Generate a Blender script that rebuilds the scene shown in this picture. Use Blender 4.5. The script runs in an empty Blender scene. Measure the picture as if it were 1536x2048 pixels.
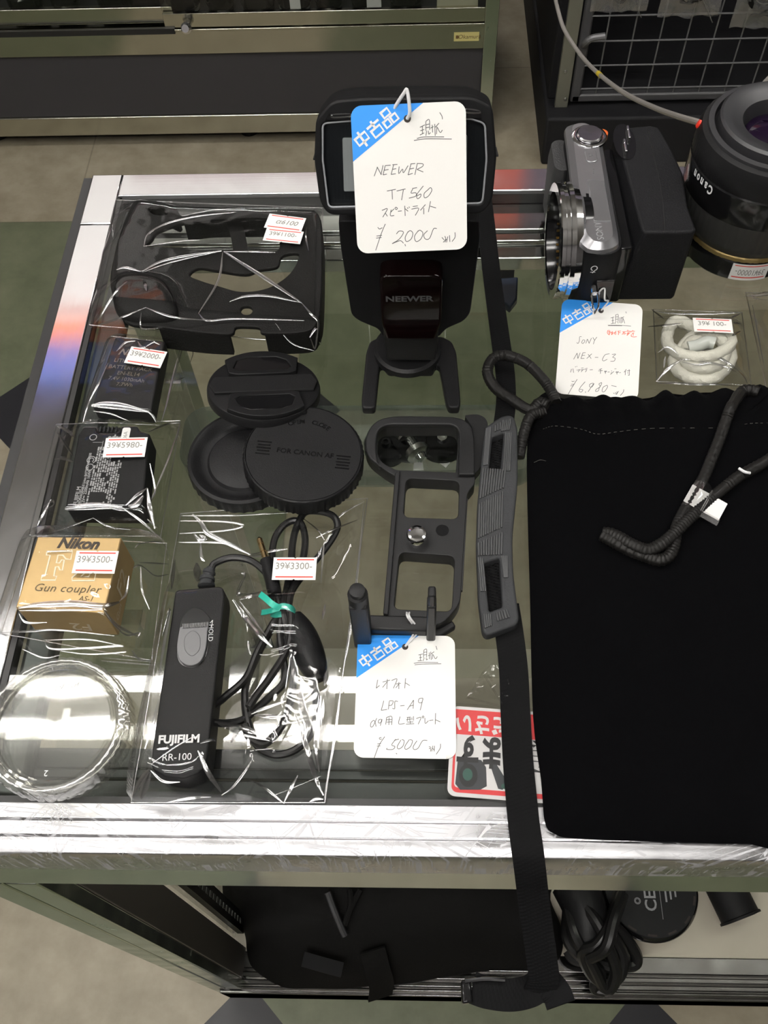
import bpy, math, random
import numpy as np
from mathutils import Vector, Matrix, Euler
from mathutils.noise import noise as pnoise

SC = bpy.context.scene
COL = SC.collection
T = 0.95                      # height of the counter's glass top above the floor
R = math.radians
F_PX = 1867.8

# ------------------------------------------------------------------ camera
RM = Matrix.Rotation(R(3.9114), 3, 'Z') @ Matrix.Rotation(R(31.326), 3, 'X') @ Matrix.Rotation(R(-3.4534), 3, 'Z')
CP = Vector((0, 0, T + 0.48))
cam = bpy.data.cameras.new('camera')
cam.sensor_fit = 'VERTICAL'; cam.sensor_height = 36.0; cam.lens = F_PX / 2048 * 36.0
cam.clip_start = 0.01; cam.clip_end = 50
camo = bpy.data.objects.new('camera', cam); COL.objects.link(camo)
camo.matrix_world = Matrix.Translation(CP) @ RM.to_4x4()
SC.camera = camo

# ------------------------------------------------------------------ view, world, engine detail
SC.view_settings.view_transform = 'Standard'; SC.view_settings.look = 'None'
SC.view_settings.gamma = 1; SC.view_settings.use_curve_mapping = False
SC.view_settings.exposure = 0.0
w = bpy.data.worlds.new('shop_air'); SC.world = w; w.use_nodes = True
w.node_tree.nodes['Background'].inputs[0].default_value = (0.9, 0.92, 1, 1)
w.node_tree.nodes['Background'].inputs[1].default_value = 0.12
cy = SC.cycles
cy.max_bounces = 10; cy.diffuse_bounces = 3; cy.glossy_bounces = 4; cy.transmission_bounces = 6
cy.transparent_max_bounces = 40; cy.caustics_reflective = False; cy.caustics_refractive = False
cy.sample_clamp_indirect = 4.0
try:
    cy.use_denoising = True; cy.denoiser = 'OPENIMAGEDENOISE'
except Exception:
    pass

# ------------------------------------------------------------------ picking points of the place
def ray(px, py):
    return RM @ Vector(((px - 768) / F_PX, -(py - 1024) / F_PX, -1.0))
def G(px, py, h=0.0):                         # point at height h above the glass seen at a pixel
    d = ray(px, py); t = (T + h - CP.z) / d.z
    return CP + d * t
def GY(px, py, y):                            # same, on the upright plane at depth y
    d = ray(px, py); return CP + d * (y / d.y)
def proj(P):
    v = RM.transposed() @ (Vector(P) - CP)
    return 768 + F_PX * v.x / -v.z, 1024 - F_PX * v.y / -v.z

# ------------------------------------------------------------------ materials
def mat(name, col, rough=0.5, metal=0.0, spec=0.5, bump=0.0, bscale=400, var=0.0, vscale=60, coat=0.0, sheen=0.0, emit=0.0, aniso=None):
    m = bpy.data.materials.new(name); m.use_nodes = True
    nt = m.node_tree; b = nt.nodes['Principled BSDF']; I = b.inputs
    c = (*col, 1)
    I['Base Color'].default_value = c; I['Roughness'].default_value = rough; I['Metallic'].default_value = metal
    I['Specular IOR Level'].default_value = spec; I['Coat Weight'].default_value = coat
    I['Sheen Weight'].default_value = sheen
    if emit:
        I['Emission Color'].default_value = c; I['Emission Strength'].default_value = emit
    tc = nt.nodes.new('ShaderNodeTexCoord')
    if bump:
        n = nt.nodes.new('ShaderNodeTexNoise'); n.inputs['Scale'].default_value = bscale; n.inputs['Detail'].default_value = 4
        nt.links.new(tc.outputs['Object'], n.inputs['Vector'])
        bp = nt.nodes.new('ShaderNodeBump'); bp.inputs['Strength'].default_value = bump; bp.inputs['Distance'].default_value = 0.001
        nt.links.new(n.outputs['Fac'], bp.inputs['Height']); nt.links.new(bp.outputs['Normal'], I['Normal'])
    if var:
        n = nt.nodes.new('ShaderNodeTexNoise'); n.inputs['Scale'].default_value = vscale; n.inputs['Detail'].default_value = 5
        nt.links.new(tc.outputs['Object'], n.inputs['Vector'])
        mx = nt.nodes.new('ShaderNodeMix'); mx.data_type = 'RGBA'
        mx.inputs['A'].default_value = (*[x * (1 - var) for x in col], 1); mx.inputs['B'].default_value = (*[min(1, x * (1 + var)) for x in col], 1)
        nt.links.new(n.outputs['Fac'], mx.inputs['Factor']); nt.links.new(mx.outputs['Result'], I['Base Color'])
    return m

def clear(name, tint=(1, 1, 1), f0=0.05, f1=0.9, power=5.0, rough=0.02, body=0.0, bodycol=(1, 1, 1)):
    """thin clear sheet: see-through, mirror-like towards grazing"""
    m = bpy.data.materials.new(name); m.use_nodes = True; nt = m.node_tree; nt.nodes.clear()
    out = nt.nodes.new('ShaderNodeOutputMaterial')
    tr = nt.nodes.new('ShaderNodeBsdfTransparent'); tr.inputs[0].default_value = (*tint, 1)
    gl = nt.nodes.new('ShaderNodeBsdfGlossy'); gl.inputs['Roughness'].default_value = rough
    lw = nt.nodes.new('ShaderNodeLayerWeight'); lw.inputs['Blend'].default_value = 0.5
    pw = nt.nodes.new('ShaderNodeMath'); pw.operation = 'POWER'; pw.inputs[1].default_value = power
    ma = nt.nodes.new('ShaderNodeMath'); ma.operation = 'MULTIPLY_ADD'; ma.inputs[1].default_value = f1; ma.inputs[2].default_value = f0
    mx = nt.nodes.new('ShaderNodeMixShader'); L = nt.links.new
    L(lw.outputs['Facing'], pw.inputs[0]); L(pw.outputs[0], ma.inputs[0]); L(ma.outputs[0], mx.inputs[0])
    base = tr
    if body:
        df = nt.nodes.new('ShaderNodeBsdfDiffuse'); df.inputs[0].default_value = (*bodycol, 1)
        mb = nt.nodes.new('ShaderNodeMixShader'); mb.inputs[0].default_value = body
        L(tr.outputs[0], mb.inputs[1]); L(df.outputs[0], mb.inputs[2]); base = mb
    L(base.outputs[0], mx.inputs[1]); L(gl.outputs[0], mx.inputs[2]); L(mx.outputs[0], out.inputs[0])
    return m

def brushed(name, col, rough=0.25, axis='X', scr=0.4, fine=0.12):
    """worn bare aluminium: fine drawing lines along an axis, long random scratches"""
    m = bpy.data.materials.new(name); m.use_nodes = True; nt = m.node_tree; b = nt.nodes['Principled BSDF']; L = nt.links.new
    b.inputs['Metallic'].default_value = 1; b.inputs['Base Color'].default_value = (*col, 1)
    tc = nt.nodes.new('ShaderNodeTexCoord'); mp = nt.nodes.new('ShaderNodeMapping')
    mp.inputs['Scale'].default_value = {'X': (6, 900, 900), 'Y': (900, 6, 900), 'Z': (900, 900, 6)}[axis]
    n = nt.nodes.new('ShaderNodeTexNoise'); n.inputs['Scale'].default_value = 1; n.inputs['Detail'].default_value = 3
    L(tc.outputs['Object'], mp.inputs[0]); L(mp.outputs[0], n.inputs['Vector'])
    n2 = nt.nodes.new('ShaderNodeTexNoise'); n2.inputs['Scale'].default_value = 35; n2.inputs['Detail'].default_value = 6
    L(tc.outputs['Object'], n2.inputs['Vector'])
    # long straight scratches: broken iso-lines of a strongly stretched noise, in several directions
    def scratches(rot, sc, width, cut):
        mq = nt.nodes.new('ShaderNodeMapping'); mq.inputs['Rotation'].default_value = (0, 0, rot); mq.inputs['Scale'].default_value = sc
        mv = nt.nodes.new('ShaderNodeVectorRotate'); mv.rotation_type = 'Z_AXIS'; mv.inputs['Angle'].default_value = rot
        L(tc.outputs['Object'], mv.inputs['Vector'])
        mq.inputs['Rotation'].default_value = (0, 0, 0); L(mv.outputs[0], mq.inputs[0])
        q = nt.nodes.new('ShaderNodeTexNoise'); q.inputs['Scale'].default_value = 1; q.inputs['Detail'].default_value = 0
        L(mq.outputs[0], q.inputs['Vector'])
        a = nt.nodes.new('ShaderNodeMath'); a.operation = 'SUBTRACT'; a.inputs[1].default_value = 0.5; L(q.outputs['Fac'], a.inputs[0])
        c = nt.nodes.new('ShaderNodeMath'); c.operation = 'ABSOLUTE'; L(a.outputs[0], c.inputs[0])
        d = nt.nodes.new('ShaderNodeMath'); d.operation = 'LESS_THAN'; d.inputs[1].default_value = width; L(c.outputs[0], d.inputs[0])
        k = nt.nodes.new('ShaderNodeTexNoise'); k.inputs['Scale'].default_value = 45; k.inputs['Detail'].default_value = 1; L(mv.outputs[0], k.inputs['Vector'])
        e = nt.nodes.new('ShaderNodeMath'); e.operation = 'GREATER_THAN'; e.inputs[1].default_value = cut; L(k.outputs['Fac'], e.inputs[0])
        f = nt.nodes.new('ShaderNodeMath'); f.operation = 'MULTIPLY'; L(d.outputs[0], f.inputs[0]); L(e.outputs[0], f.inputs[1])
        return f.outputs[0]
    ae = nt.nodes.new('ShaderNodeMath'); ae.operation = 'ADD'; ae.inputs[0].default_value = 0; ae.inputs[1].default_value = 0
    if scr > 0.1:
        for rot, s_, wd, ct in ((0.45, 330, 0.030, 0.52), (-0.9, 260, 0.022, 0.56), (1.2, 300, 0.022, 0.56), (0.08, 420, 0.035, 0.5), (-0.3, 360, 0.028, 0.54), (2.4, 280, 0.02, 0.57)):
            q = scratches(rot, (4, s_, 4), wd, ct)
            nx = nt.nodes.new('ShaderNodeMath'); nx.operation = 'MAXIMUM'; L(ae.outputs[0], nx.inputs[0]); L(q, nx.inputs[1]); ae = nx
    hh = nt.nodes.new('ShaderNodeMath'); hh.operation = 'MULTIPLY_ADD'; hh.inputs[1].default_value = fine; L(n.outputs['Fac'], hh.inputs[0])
    sm = nt.nodes.new('ShaderNodeMath'); sm.operation = 'MULTIPLY'; sm.inputs[1].default_value = -scr; L(ae.outputs[0], sm.inputs[0]); L(sm.outputs[0], hh.inputs[2])
    bp = nt.nodes.new('ShaderNodeBump'); bp.inputs['Strength'].default_value = 0.5; bp.inputs['Distance'].default_value = 0.00022
    L(hh.outputs[0], bp.inputs['Height']); L(bp.outputs[0], b.inputs['Normal'])
    rr = nt.nodes.new('ShaderNodeMapRange'); rr.inputs['From Min'].default_value = 0.3; rr.inputs['From Max'].default_value = 0.7
    rr.inputs['To Min'].default_value = rough * 0.75; rr.inputs['To Max'].default_value = rough * 1.4
    L(n2.outputs['Fac'], rr.inputs[0])
    r2 = nt.nodes.new('ShaderNodeMath'); r2.operation = 'MULTIPLY_ADD'; r2.inputs[1].default_value = 0.35; L(ae.outputs[0], r2.inputs[0]); L(rr.outputs[0], r2.inputs[2])
    L(r2.outputs[0], b.inputs['Roughness'])
    return m

# ------------------------------------------------------------------ mesh building
class MB:
    def __init__(s): s.v = []; s.f = []; s.m = []
    def add(s, vs, fs, M=None, mi=0):
        k = len(s.v)
        s.v += [(M @ Vector(p)) if M is not None else Vector(p) for p in vs]
        s.f += [[i + k for i in f] for f in fs]; s.m += [mi] * len(fs); return s
    def box(s, c, d, M=None, mi=0):
        x, y, z = c; a, b, e = d[0] / 2, d[1] / 2, d[2] / 2
        vs = [(x + i * a, y + j * b, z + k * e) for i in (-1, 1) for j in (-1, 1) for k in (-1, 1)]
        return s.add(vs, [(0, 1, 3, 2), (4, 6, 7, 5), (0, 4, 5, 1), (2, 3, 7, 6), (0, 2, 6, 4), (1, 5, 7, 3)], M, mi)
    def prism(s, poly, z0, z1, M=None, mi=0, top=None):
        n = len(poly); tp = top or poly
        vs = [(p[0], p[1], z0) for p in poly] + [(p[0], p[1], z1) for p in tp]
        a = sum(poly[i][0] * poly[(i + 1) % n][1] - poly[(i + 1) % n][0] * poly[i][1] for i in range(n))
        fs = [list(range(n))[::-1], [i + n for i in range(n)]] + [(i, (i + 1) % n, (i + 1) % n + n, i + n) for i in range(n)]
        if a < 0: fs = [list(f)[::-1] for f in fs]
        return s.add(vs, fs, M, mi)
    def loft(s, rings, M=None, mi=0, caps=True, closed=True):
        n = len(rings[0]); vs = [p for r in rings for p in r]; fs = []
        for k in range(len(rings) - 1):
            for i in range(n if closed else n - 1):
                j = (i + 1) % n
                fs.append((k * n + i, k * n + j, (k + 1) * n + j, (k + 1) * n + i))
        if caps:
            fs.append(list(range(n))[::-1]); fs.append([(len(rings) - 1) * n + i for i in range(n)])
        return s.add(vs, fs, M, mi)
    def lathe(s, prof, n=48, M=None, mi=0, caps=True, wob=None):
        rings = []
        for (r, z) in prof:
            rings.append([(r * (wob(r, z, 2 * math.pi * i / n) if wob else 1) * math.cos(2 * math.pi * i / n),
                           r * (wob(r, z, 2 * math.pi * i / n) if wob else 1) * math.sin(2 * math.pi * i / n), z) for i in range(n)])
        return s.loft(rings, M, mi, caps)
    def tube(s, pts, r, n=10, mi=0, rfun=None, up=Vector((0, 0, 1)), closed=False):
        pts = [Vector(p) for p in pts]; N = len(pts); rings = []; acc = 0; prev = None
        for k, p in enumerate(pts):
            a = pts[(k - 1) % N] if (closed or k) else pts[0]; b = pts[(k + 1) % N] if (closed or k < N - 1) else pts[-1]
            t = (b - a).normalized()
            if prev is None:
                u = t.cross(up)
                if u.length < 1e-4: u = t.cross(Vector((1, 0, 0)))
                u.normalize()
            else:
                u = (prev - t * prev.dot(t)); u.normalize()
            prev = u; v = t.cross(u)
            if k: acc += (p - pts[k - 1]).length
            ring = []
            for i in range(n):
                th = 2 * math.pi * i / n
                q = rfun(th, acc, k / (N - 1)) if rfun else (r, r)
                if not isinstance(q, tuple): q = (q, q)
                ring.append(p + u * (q[0] * math.cos(th)) + v * (q[1] * math.sin(th)))
            rings.append(ring)
        if closed: rings.append(rings[0])
        return s.loft(rings, None, mi, not closed)
    def ribbon(s, pts, sides, w, t, mi=0):
        """flat strap: centre points, side directions (unit), width and thickness"""
        rings = []
        for k, p in enumerate(pts):
            a = pts[max(k - 1, 0)]; b = pts[min(k + 1, len(pts) - 1)]
            tg = (b - a).normalized(); sd = sides[k].normalized(); nm = tg.cross(sd).normalized()
            ww = w[k] if isinstance(w, (list, tuple)) else w
            rings.append([p - sd * ww / 2 - nm * t / 2, p + sd * ww / 2 - nm * t / 2, p + sd * ww / 2 + nm * t / 2, p - sd * ww / 2 + nm * t / 2])
        return s.loft(rings, None, mi)
    def grid(s, P, M=None, mi=0):
        ny = len(P); nx = len(P[0]); vs = [p for r in P for p in r]
        return s.add(vs, [(j * nx + i, j * nx + i + 1, (j + 1) * nx + i + 1, (j + 1) * nx + i) for j in range(ny - 1) for i in range(nx - 1)], M, mi)
    def build(s, name, mats, parent=None, bevel=0, seg=2, ang=35, subsurf=0, smooth=True):
        off = Vector((0, 0, 0)); q = parent
        while q is not None:
            off += q.location; q = q.parent
        me = bpy.data.meshes.new(name)
        me.from_pydata([tuple(p - off) for p in s.v], [], s.f)
        if not isinstance(mats, (list, tuple)): mats = [mats]
        for m in mats: me.materials.append(m)
        me.polygons.foreach_set('material_index', s.m)
        if smooth:
            me.polygons.foreach_set('use_smooth', [True] * len(me.polygons))
        me.validate(); me.update()
        if smooth: me.set_sharp_from_angle(angle=R(ang))
        o = bpy.data.objects.new(name, me); COL.objects.link(o)
        if parent is not None: o.parent = parent
        if bevel:
            b = o.modifiers.new('bevel', 'BEVEL'); b.width = bevel; b.segments = seg; b.limit_method = 'ANGLE'; b.angle_limit = R(30)
        if subsurf:
            d = o.modifiers.new('sub', 'SUBSURF'); d.levels = subsurf; d.render_levels = subsurf
        return o

def pieces(mb, name, mats, parent=None, **k):
    """build every separate piece of a mesh as an object of its own"""
    par = list(range(len(mb.v)))
    def find(a):
        while par[a] != a: par[a] = par[par[a]]; a = par[a]
        return a
    for f in mb.f:
        for i in f[1:]: par[find(i)] = find(f[0])
    groups = {}
    for f, mi in zip(mb.f, mb.m): groups.setdefault(find(f[0]), []).append((f, mi))
    out = []
    for fs in groups.values():
        q = MB(); ids = sorted({i for f, _ in fs for i in f}); mp = {i: n for n, i in enumerate(ids)}
        q.v = [mb.v[i] for i in ids]; q.f = [[mp[i] for i in f] for f, _ in fs]; q.m = [mi for _, mi in fs]
        out.append(q.build(name, mats, parent, **k))
    return out

def thing(name, label, cat, loc, group=None):
    o = bpy.data.objects.new(name, None); COL.objects.link(o); o.location = loc
    o.empty_display_size = 0.02; o['label'] = label; o['category'] = cat
    if group: o['group'] = group
    return o
def tag(o, label, cat, group=None):
    o['label'] = label; o['category'] = cat
    if group: o['group'] = group
    return o
def struct(o):
    o['kind'] = 'structure'; return o

def curve_geo(splines, half, bevel=0.0, res=1):
    """filled 2D outline(s), holes by even-odd fill, given half-thickness -> verts, faces"""
    cu = bpy.data.curves.new('tmp', 'CURVE'); cu.dimensions = '2D'; cu.fill_mode = 'BOTH'; cu.extrude = max(half - bevel, 0); cu.bevel_depth = bevel; cu.bevel_resolution = res; cu.offset = -bevel
    for sp in splines:
        p = cu.splines.new('POLY'); p.points.add(len(sp) - 1); p.use_cyclic_u = True
        for k, q in enumerate(sp): p.points[k].co = (q[0], q[1], 0, 1)
    return _geo(cu)
def _geo(cu):
    o = bpy.data.objects.new('tmp', cu); COL.objects.link(o)
    dg = bpy.context.evaluated_depsgraph_get(); dg.update()
    me = bpy.data.meshes.new_from_object(o.evaluated_get(dg))
    vs = [tuple(v.co) for v in me.vertices]; fs = [list(p.vertices) for p in me.polygons]
    bpy.data.meshes.remove(me); bpy.data.objects.remove(o); bpy.data.curves.remove(cu)
    return vs, fs
_tcache = {}
def text_geo(body, size, align='CENTER', half=0.00004, shear=0.0, bold=0.0, sx=1.0, spacing=1.0):
    key = (body, size, align, half, shear, bold, sx, spacing)
    if key not in _tcache:
        cu = bpy.data.curves.new('tmp', 'FONT'); cu.body = body; cu.size = size; cu.align_x = align; cu.align_y = 'CENTER'
        cu.extrude = half; cu.shear = shear; cu.offset = bold; cu.space_character = spacing; cu.resolution_u = 3
        vs, fs = _geo(cu); _tcache[key] = ([(x * sx, y, z) for x, y, z in vs], fs)
    return _tcache[key]
def spline(pts, n=8, closed=False):
    pts = [Vector(p) for p in pts]; N = len(pts); out = []
    for k in range(N if closed else N - 1):
        p1, p2 = pts[k], pts[(k + 1) % N]
        p0 = pts[(k - 1) % N] if (closed or k) else p1 * 2 - p2
        p3 = pts[(k + 2) % N] if (closed or k < N - 2) else p2 * 2 - p1
        for i in range(n):
            t = i / n
            out.append(0.5 * ((2 * p1) + (p2 - p0) * t + (2 * p0 - 5 * p1 + 4 * p2 - p3) * t * t + (3 * p1 - p0 - 3 * p2 + p3) * t ** 3))
    if not closed: out.append(pts[-1])
    return out
def frame(o, x, y):
    """frame at o, x axis along x, y axis towards y, z their cross product"""
    x = Vector(x).normalized(); y = Vector(y); y = (y - x * y.dot(x)).normalized(); z = x.cross(y)
    M = Matrix.Identity(4)
    for i in range(3): M[i][0], M[i][1], M[i][2], M[i][3] = x[i], y[i], z[i], o[i]
    return M
def quad_frame(TL, TR, BR, BL):
    c = (TL + TR + BR + BL) / 4; x = (TR + BR - TL - BL) / 2; y = (TL + TR - BL - BR) / 2
    return frame(c, x, y), x.length, y.length
def rrect(w, h, r, n=5, cx=0, cy=0):
    out = []
    for (sx, sy, a0) in ((1, 1, 0), (-1, 1, 90), (-1, -1, 180), (1, -1, 270)):
        for k in range(n + 1):
            a = R(a0 + 90 * k / n); out.append((cx + sx * (w / 2 - r) + r * math.cos(a), cy + sy * (h / 2 - r) + r * math.sin(a)))
    return out
def circ(r, n=32, cx=0, cy=0): return [(cx + r * math.cos(2 * math.pi * i / n), cy + r * math.sin(2 * math.pi * i / n)) for i in range(n)]
def Tr(x, y, z): return Matrix.Translation((x, y, z))
def Rot(a, ax): return Matrix.Rotation(R(a), 4, ax)

TUBE_E = 46.0
# ------------------------------------------------------------------ shared materials
M_BLACK = mat('black_plastic', (0.009, 0.009, 0.0095), 0.40, spec=.14, bump=0.15, bscale=1500)
M_BLACKG = mat('glossy_black_plastic', (0.006, 0.006, 0.0065), 0.14, spec=.35)
M_BLACKM = mat('matt_black_plastic', (0.011, 0.011, 0.0115), 0.55, spec=.13, bump=0.2, bscale=1800)
M_RUBBER = mat('dark_grey_rubber', (0.030, 0.031, 0.033), 0.62, spec=.14, bump=0.25, bscale=700, var=0.25)
M_ALU = brushed('worn_aluminium', (0.60, 0.60, 0.62), 0.30, 'X', 0.5)
M_ALUY = brushed('worn_aluminium_side', (0.82, 0.82, 0.83), 0.10, 'Y', 0.09, 0.08)
M_ALUP = brushed('polished_aluminium', (0.80, 0.80, 0.80), 0.10, 'X', 0.1, 0.03)
M_ALUB = brushed('back_rail_aluminium', (0.8, 0.8, 0.81), 0.09, 'X', 0.1, 0.05)
M_ALUZ = brushed('post_aluminium', (0.78, 0.78, 0.78), 0.2, 'Z', 0.05, 0.08)
M_CABALU = brushed('cabinet_aluminium', (0.56, 0.55, 0.46), 0.16, 'X', 0.05, 0.05)
M_FASC = brushed('floor_tinted_fascia', (0.55, 0.60, 0.52), 0.12, 'X', 0.05, 0.03)  # grey-green: the mirrored green floor is put into the metal colour
M_POST = brushed('floor_tinted_post', (0.56, 0.62, 0.53), 0.2, 'Z', 0.05, 0.05)  # green floor reflection put into the post's own colour too
M_RAILD = brushed('shaded_rail_aluminium', (0.42, 0.41, 0.41), 0.12, 'X', 0.05, 0.05)  # deep shade around the bottom rail put into a darker metal colour
M_CHROME = mat('chrome', (0.85, 0.85, 0.86), 0.08, 1.0)
M_STEEL = mat('dull_steel', (0.6, 0.6, 0.58), 0.28, 1.0)
M_GASKET = mat('black_gasket', (0.01, 0.01, 0.01), 0.5)
M_GLASS = clear('clear_glass', (0.92, 0.935, 0.915), 0.035, 0.9, 5, 0.0)
M_FILM = clear('clear_film', (0.97, 0.97, 0.97), 0.052, 0.75, 4, 0.05)
M_CREASE = clear('film_crease', (0.97, 0.97, 0.97), 0.42, 0.5, 3, 0.16)
M_WHITE = mat('white_card', (0.80, 0.79, 0.76), 0.7)
M_STICK = mat('white_sticker', (0.78, 0.77, 0.75), 0.6)
M_RED = mat('red_print', (0.62, 0.05, 0.035), 0.6)
M_BLUE = mat('blue_print', (0.015, 0.26, 0.78), 0.6)
M_PENCIL = mat('pencil_line', (0.09, 0.09, 0.09), 0.7)
M_REDPEN = mat('red_pen_line', (0.75, 0.12, 0.06), 0.7)
M_STAMP = mat('grey_stamp_ink', (0.22, 0.22, 0.20), 0.7)
M_HOLE = mat('dark_hole', (0.02, 0.015, 0.012), 0.8)
M_GREYP = mat('grey_print', (0.33, 0.33, 0.33), 0.6)
M_WHITEP = mat('white_print', (0.75, 0.75, 0.75), 0.5)
M_DIMP = mat('faint_print', (0.10, 0.085, 0.07), 0.5)
M_STRING = mat('clear_string', (0.75, 0.75, 0.75), 0.35)
M_WEB = mat('black_webbing', (0.0045, 0.0045, 0.0048), 0.7, spec=.05)
M_CORD = mat('black_cord', (0.008, 0.0075, 0.007), 0.5, spec=.2)
M_CABLE = mat('black_cable', (0.008, 0.008, 0.008), 0.35, spec=.3)
M_VELVET = mat('black_velvet', (0.0022, 0.0022, 0.0025), 0.95, spec=0.0, bump=0.25, bscale=900, sheen=0.008)
M_GOLD = mat('gold_card', (0.50, 0.345, 0.15), 0.36, 0.45, var=0.06, vscale=200)
M_DARKINK = mat('dark_ink', (0.03, 0.02, 0.012), 0.5)

# ------------------------------------------------------------------ ceiling tubes: one fitting known from its reflection, the others added for light
ZL = T + 1.65
M_TUBE = mat('lit_tube', (1.0, 0.97, 0.93), 0.5, emit=TUBE_E)
M_FIT = mat('white_fitting', (0.8, 0.8, 0.78), 0.5)
def fitting(x0, x1, ys, label, z=ZL, m=None):
    yc = sum(ys) / len(ys)
    t = thing('ceiling_lamp', label, 'lamp', (0.5 * (x0 + x1), yc, z + 0.09), 'fluorescent ceiling lamps')
    MB().box((0.5 * (x0 + x1), yc, z + 0.075), (x1 - x0 + 0.08, abs(ys[-1] - ys[0]) + 0.12, 0.05)).build('lamp_housing', M_FIT, t)
    for y in ys:
        MB().lathe([(0.018, 0), (0.018, x1 - x0)], 14, Tr(x0, y, z) @ Rot(90, 'Y')).build('tube', m or M_TUBE, t)
        h = MB()
        for x in (x0, x1): h.box((x, y, z + 0.025), (0.02, 0.03, 0.06))
        pieces(h, 'tube_holder', M_FIT, t)
fitting(-1.20, 0.0, (0.69, 0.81), 'twin tube ceiling lamp above the left end of the glass counter')
fitting(0.55, 1.75, (0.69, 0.81), 'added twin tube fill lamp above the wire mesh rack side of the counter')  # added for general light, clear of the glass's visible reflections
fitting(-0.9, 0.3, (-0.62, -0.5), 'added twin tube fill lamp behind the customer side of the counter')  # added behind the viewpoint for general light
fitting(-2.1, -0.9, (-0.12, 0.0), 'added twin tube fill lamp brightening the pale floor left of the counter')  # added to brighten the floor at the front left
fitting(-0.9, 0.3, (-1.2, -1.08), 'added twin tube fill lamp nearest the front wall')  # second fitting added to brighten the front of the scene
fitting(-1.3, -0.1, (3.4, 3.5), 'added twin tube fill lamp over the aisle beyond the dark panelled cabinet')  # added to light the background

# ------------------------------------------------------------------ room
def floor_material():
    m = bpy.data.materials.new('vinyl_tiles'); m.use_nodes = True; nt = m.node_tree; b = nt.nodes['Principled BSDF']; L = nt.links.new
    g = nt.nodes.new('ShaderNodeNewGeometry'); sp = nt.nodes.new('ShaderNodeSeparateXYZ'); L(g.outputs['Position'], sp.inputs[0])
    def mth(op, a, bb=None, c=None):
        n = nt.nodes.new('ShaderNodeMath'); n.operation = op
        for k, q in enumerate((a, bb, c)):
            if q is None: continue
            if isinstance(q, (int, float)): n.inputs[k].default_value = q
            else: L(q, n.inputs[k])
        return n.outputs[0]
    S = 0.536
    u = mth('DIVIDE', mth('ADD', sp.outputs[0], 0.235), S); v = mth('DIVIDE', mth('ADD', sp.outputs[1], -0.025), S)
    ck = mth('FLOORED_MODULO', mth('ADD', mth('FLOOR', u), mth('FLOOR', v)), 2.0)   # 0 green / 1 beige
    far = mth('GREATER_THAN', v, 3.0); beige = mth('MAXIMUM', ck, far)
    fu = mth('ABSOLUTE', mth('SUBTRACT', u, mth('ROUND', u))); fv = mth('ABSOLUTE', mth('SUBTRACT', v, mth('ROUND', v)))
    dia = mth('MULTIPLY', mth('LESS_THAN', mth('ADD', fu, fv), 0.165), mth('LESS_THAN', v, 2.5))
    seam = mth('MULTIPLY', mth('LESS_THAN', mth('MINIMUM', fu, fv), 0.0035), 0.35)
    n1 = nt.nodes.new('ShaderNodeTexNoise'); n1.inputs['Scale'].default_value = 14; n1.inputs['Detail'].default_value = 8; n1.inputs['Roughness'].default_value = 0.65
    n2 = nt.nodes.new('ShaderNodeTexNoise'); n2.inputs['Scale'].default_value = 3.5; n2.inputs['Detail'].default_value = 5
    for n in (n1, n2): L(g.outputs['Position'], n.inputs['Vector'])
    def ramp(a, c, fac):
        r = nt.nodes.new('ShaderNodeValToRGB'); r.color_ramp.elements[0].color = (*a, 1); r.color_ramp.elements[1].color = (*c, 1)
        r.color_ramp.elements[0].position = 0.3; r.color_ramp.elements[1].position = 0.7; L(fac, r.inputs[0]); return r.outputs[0]
    def mix(f, a, c):
        x = nt.nodes.new('ShaderNodeMix'); x.data_type = 'RGBA'
        L(f, x.inputs['Factor']); L(a, x.inputs['A'])
        if isinstance(c, tuple): x.inputs['B'].default_value = (*c, 1)
        else: L(c, x.inputs['B'])
        return x.outputs['Result']
    nn = mth('ADD', mth('MULTIPLY', n1.outputs['Fac'], 0.6), mth('MULTIPLY', n2.outputs['Fac'], 0.4))
    gr = ramp((0.085, 0.098, 0.058), (0.17, 0.18, 0.115), nn); be = ramp((0.21, 0.178, 0.122), (0.385, 0.345, 0.258), nn)
    c = mix(beige, gr, be); c = mix(seam, c, (0.06, 0.05, 0.04)); c = mix(dia, c, (0.018, 0.018, 0.021))
    L(c, b.inputs['Base Color']); b.inputs['Roughness'].default_value = 0.42; b.inputs['Specular IOR Level'].default_value = 0.35
    bp = nt.nodes.new('ShaderNodeBump'); bp.inputs['Strength'].default_value = 0.1; bp.inputs['Distance'].default_value = 0.002
    L(n1.outputs['Fac'], bp.inputs['Height']); L(bp.outputs[0], b.inputs['Normal'])
    return m
XA, XB, YA, YB, ZC = -3.0, 3.0, -2.0, 4.6, T + 1.80
struct(MB().box((0, 1.3, -0.05), (XB - XA + .2, YB - YA + .2, 0.1)).build('floor', floor_material()))
struct(MB().box((0, 1.3, ZC + 0.05), (XB - XA + .2, YB - YA + .2, 0.1)).build('ceiling', mat('ceiling_board', (0.42, 0.41, 0.39), 0.9, bump=0.3, bscale=60)))
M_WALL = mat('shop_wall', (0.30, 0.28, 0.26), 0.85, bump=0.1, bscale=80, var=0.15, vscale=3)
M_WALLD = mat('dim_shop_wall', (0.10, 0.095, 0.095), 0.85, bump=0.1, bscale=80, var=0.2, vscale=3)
struct(MB().box((0, YB + .05, ZC / 2), (XB - XA, .1, ZC)).build('wall_back', M_WALL))
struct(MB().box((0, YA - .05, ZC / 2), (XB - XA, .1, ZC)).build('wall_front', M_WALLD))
struct(MB().box((XA - .05, 1.3, ZC / 2), (.1, YB - YA, ZC)).build('wall_left', M_WALL))
struct(MB().box((XB + .05, 1.3, ZC / 2), (.1, YB - YA, ZC)).build('wall_right', M_WALLD))

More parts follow.
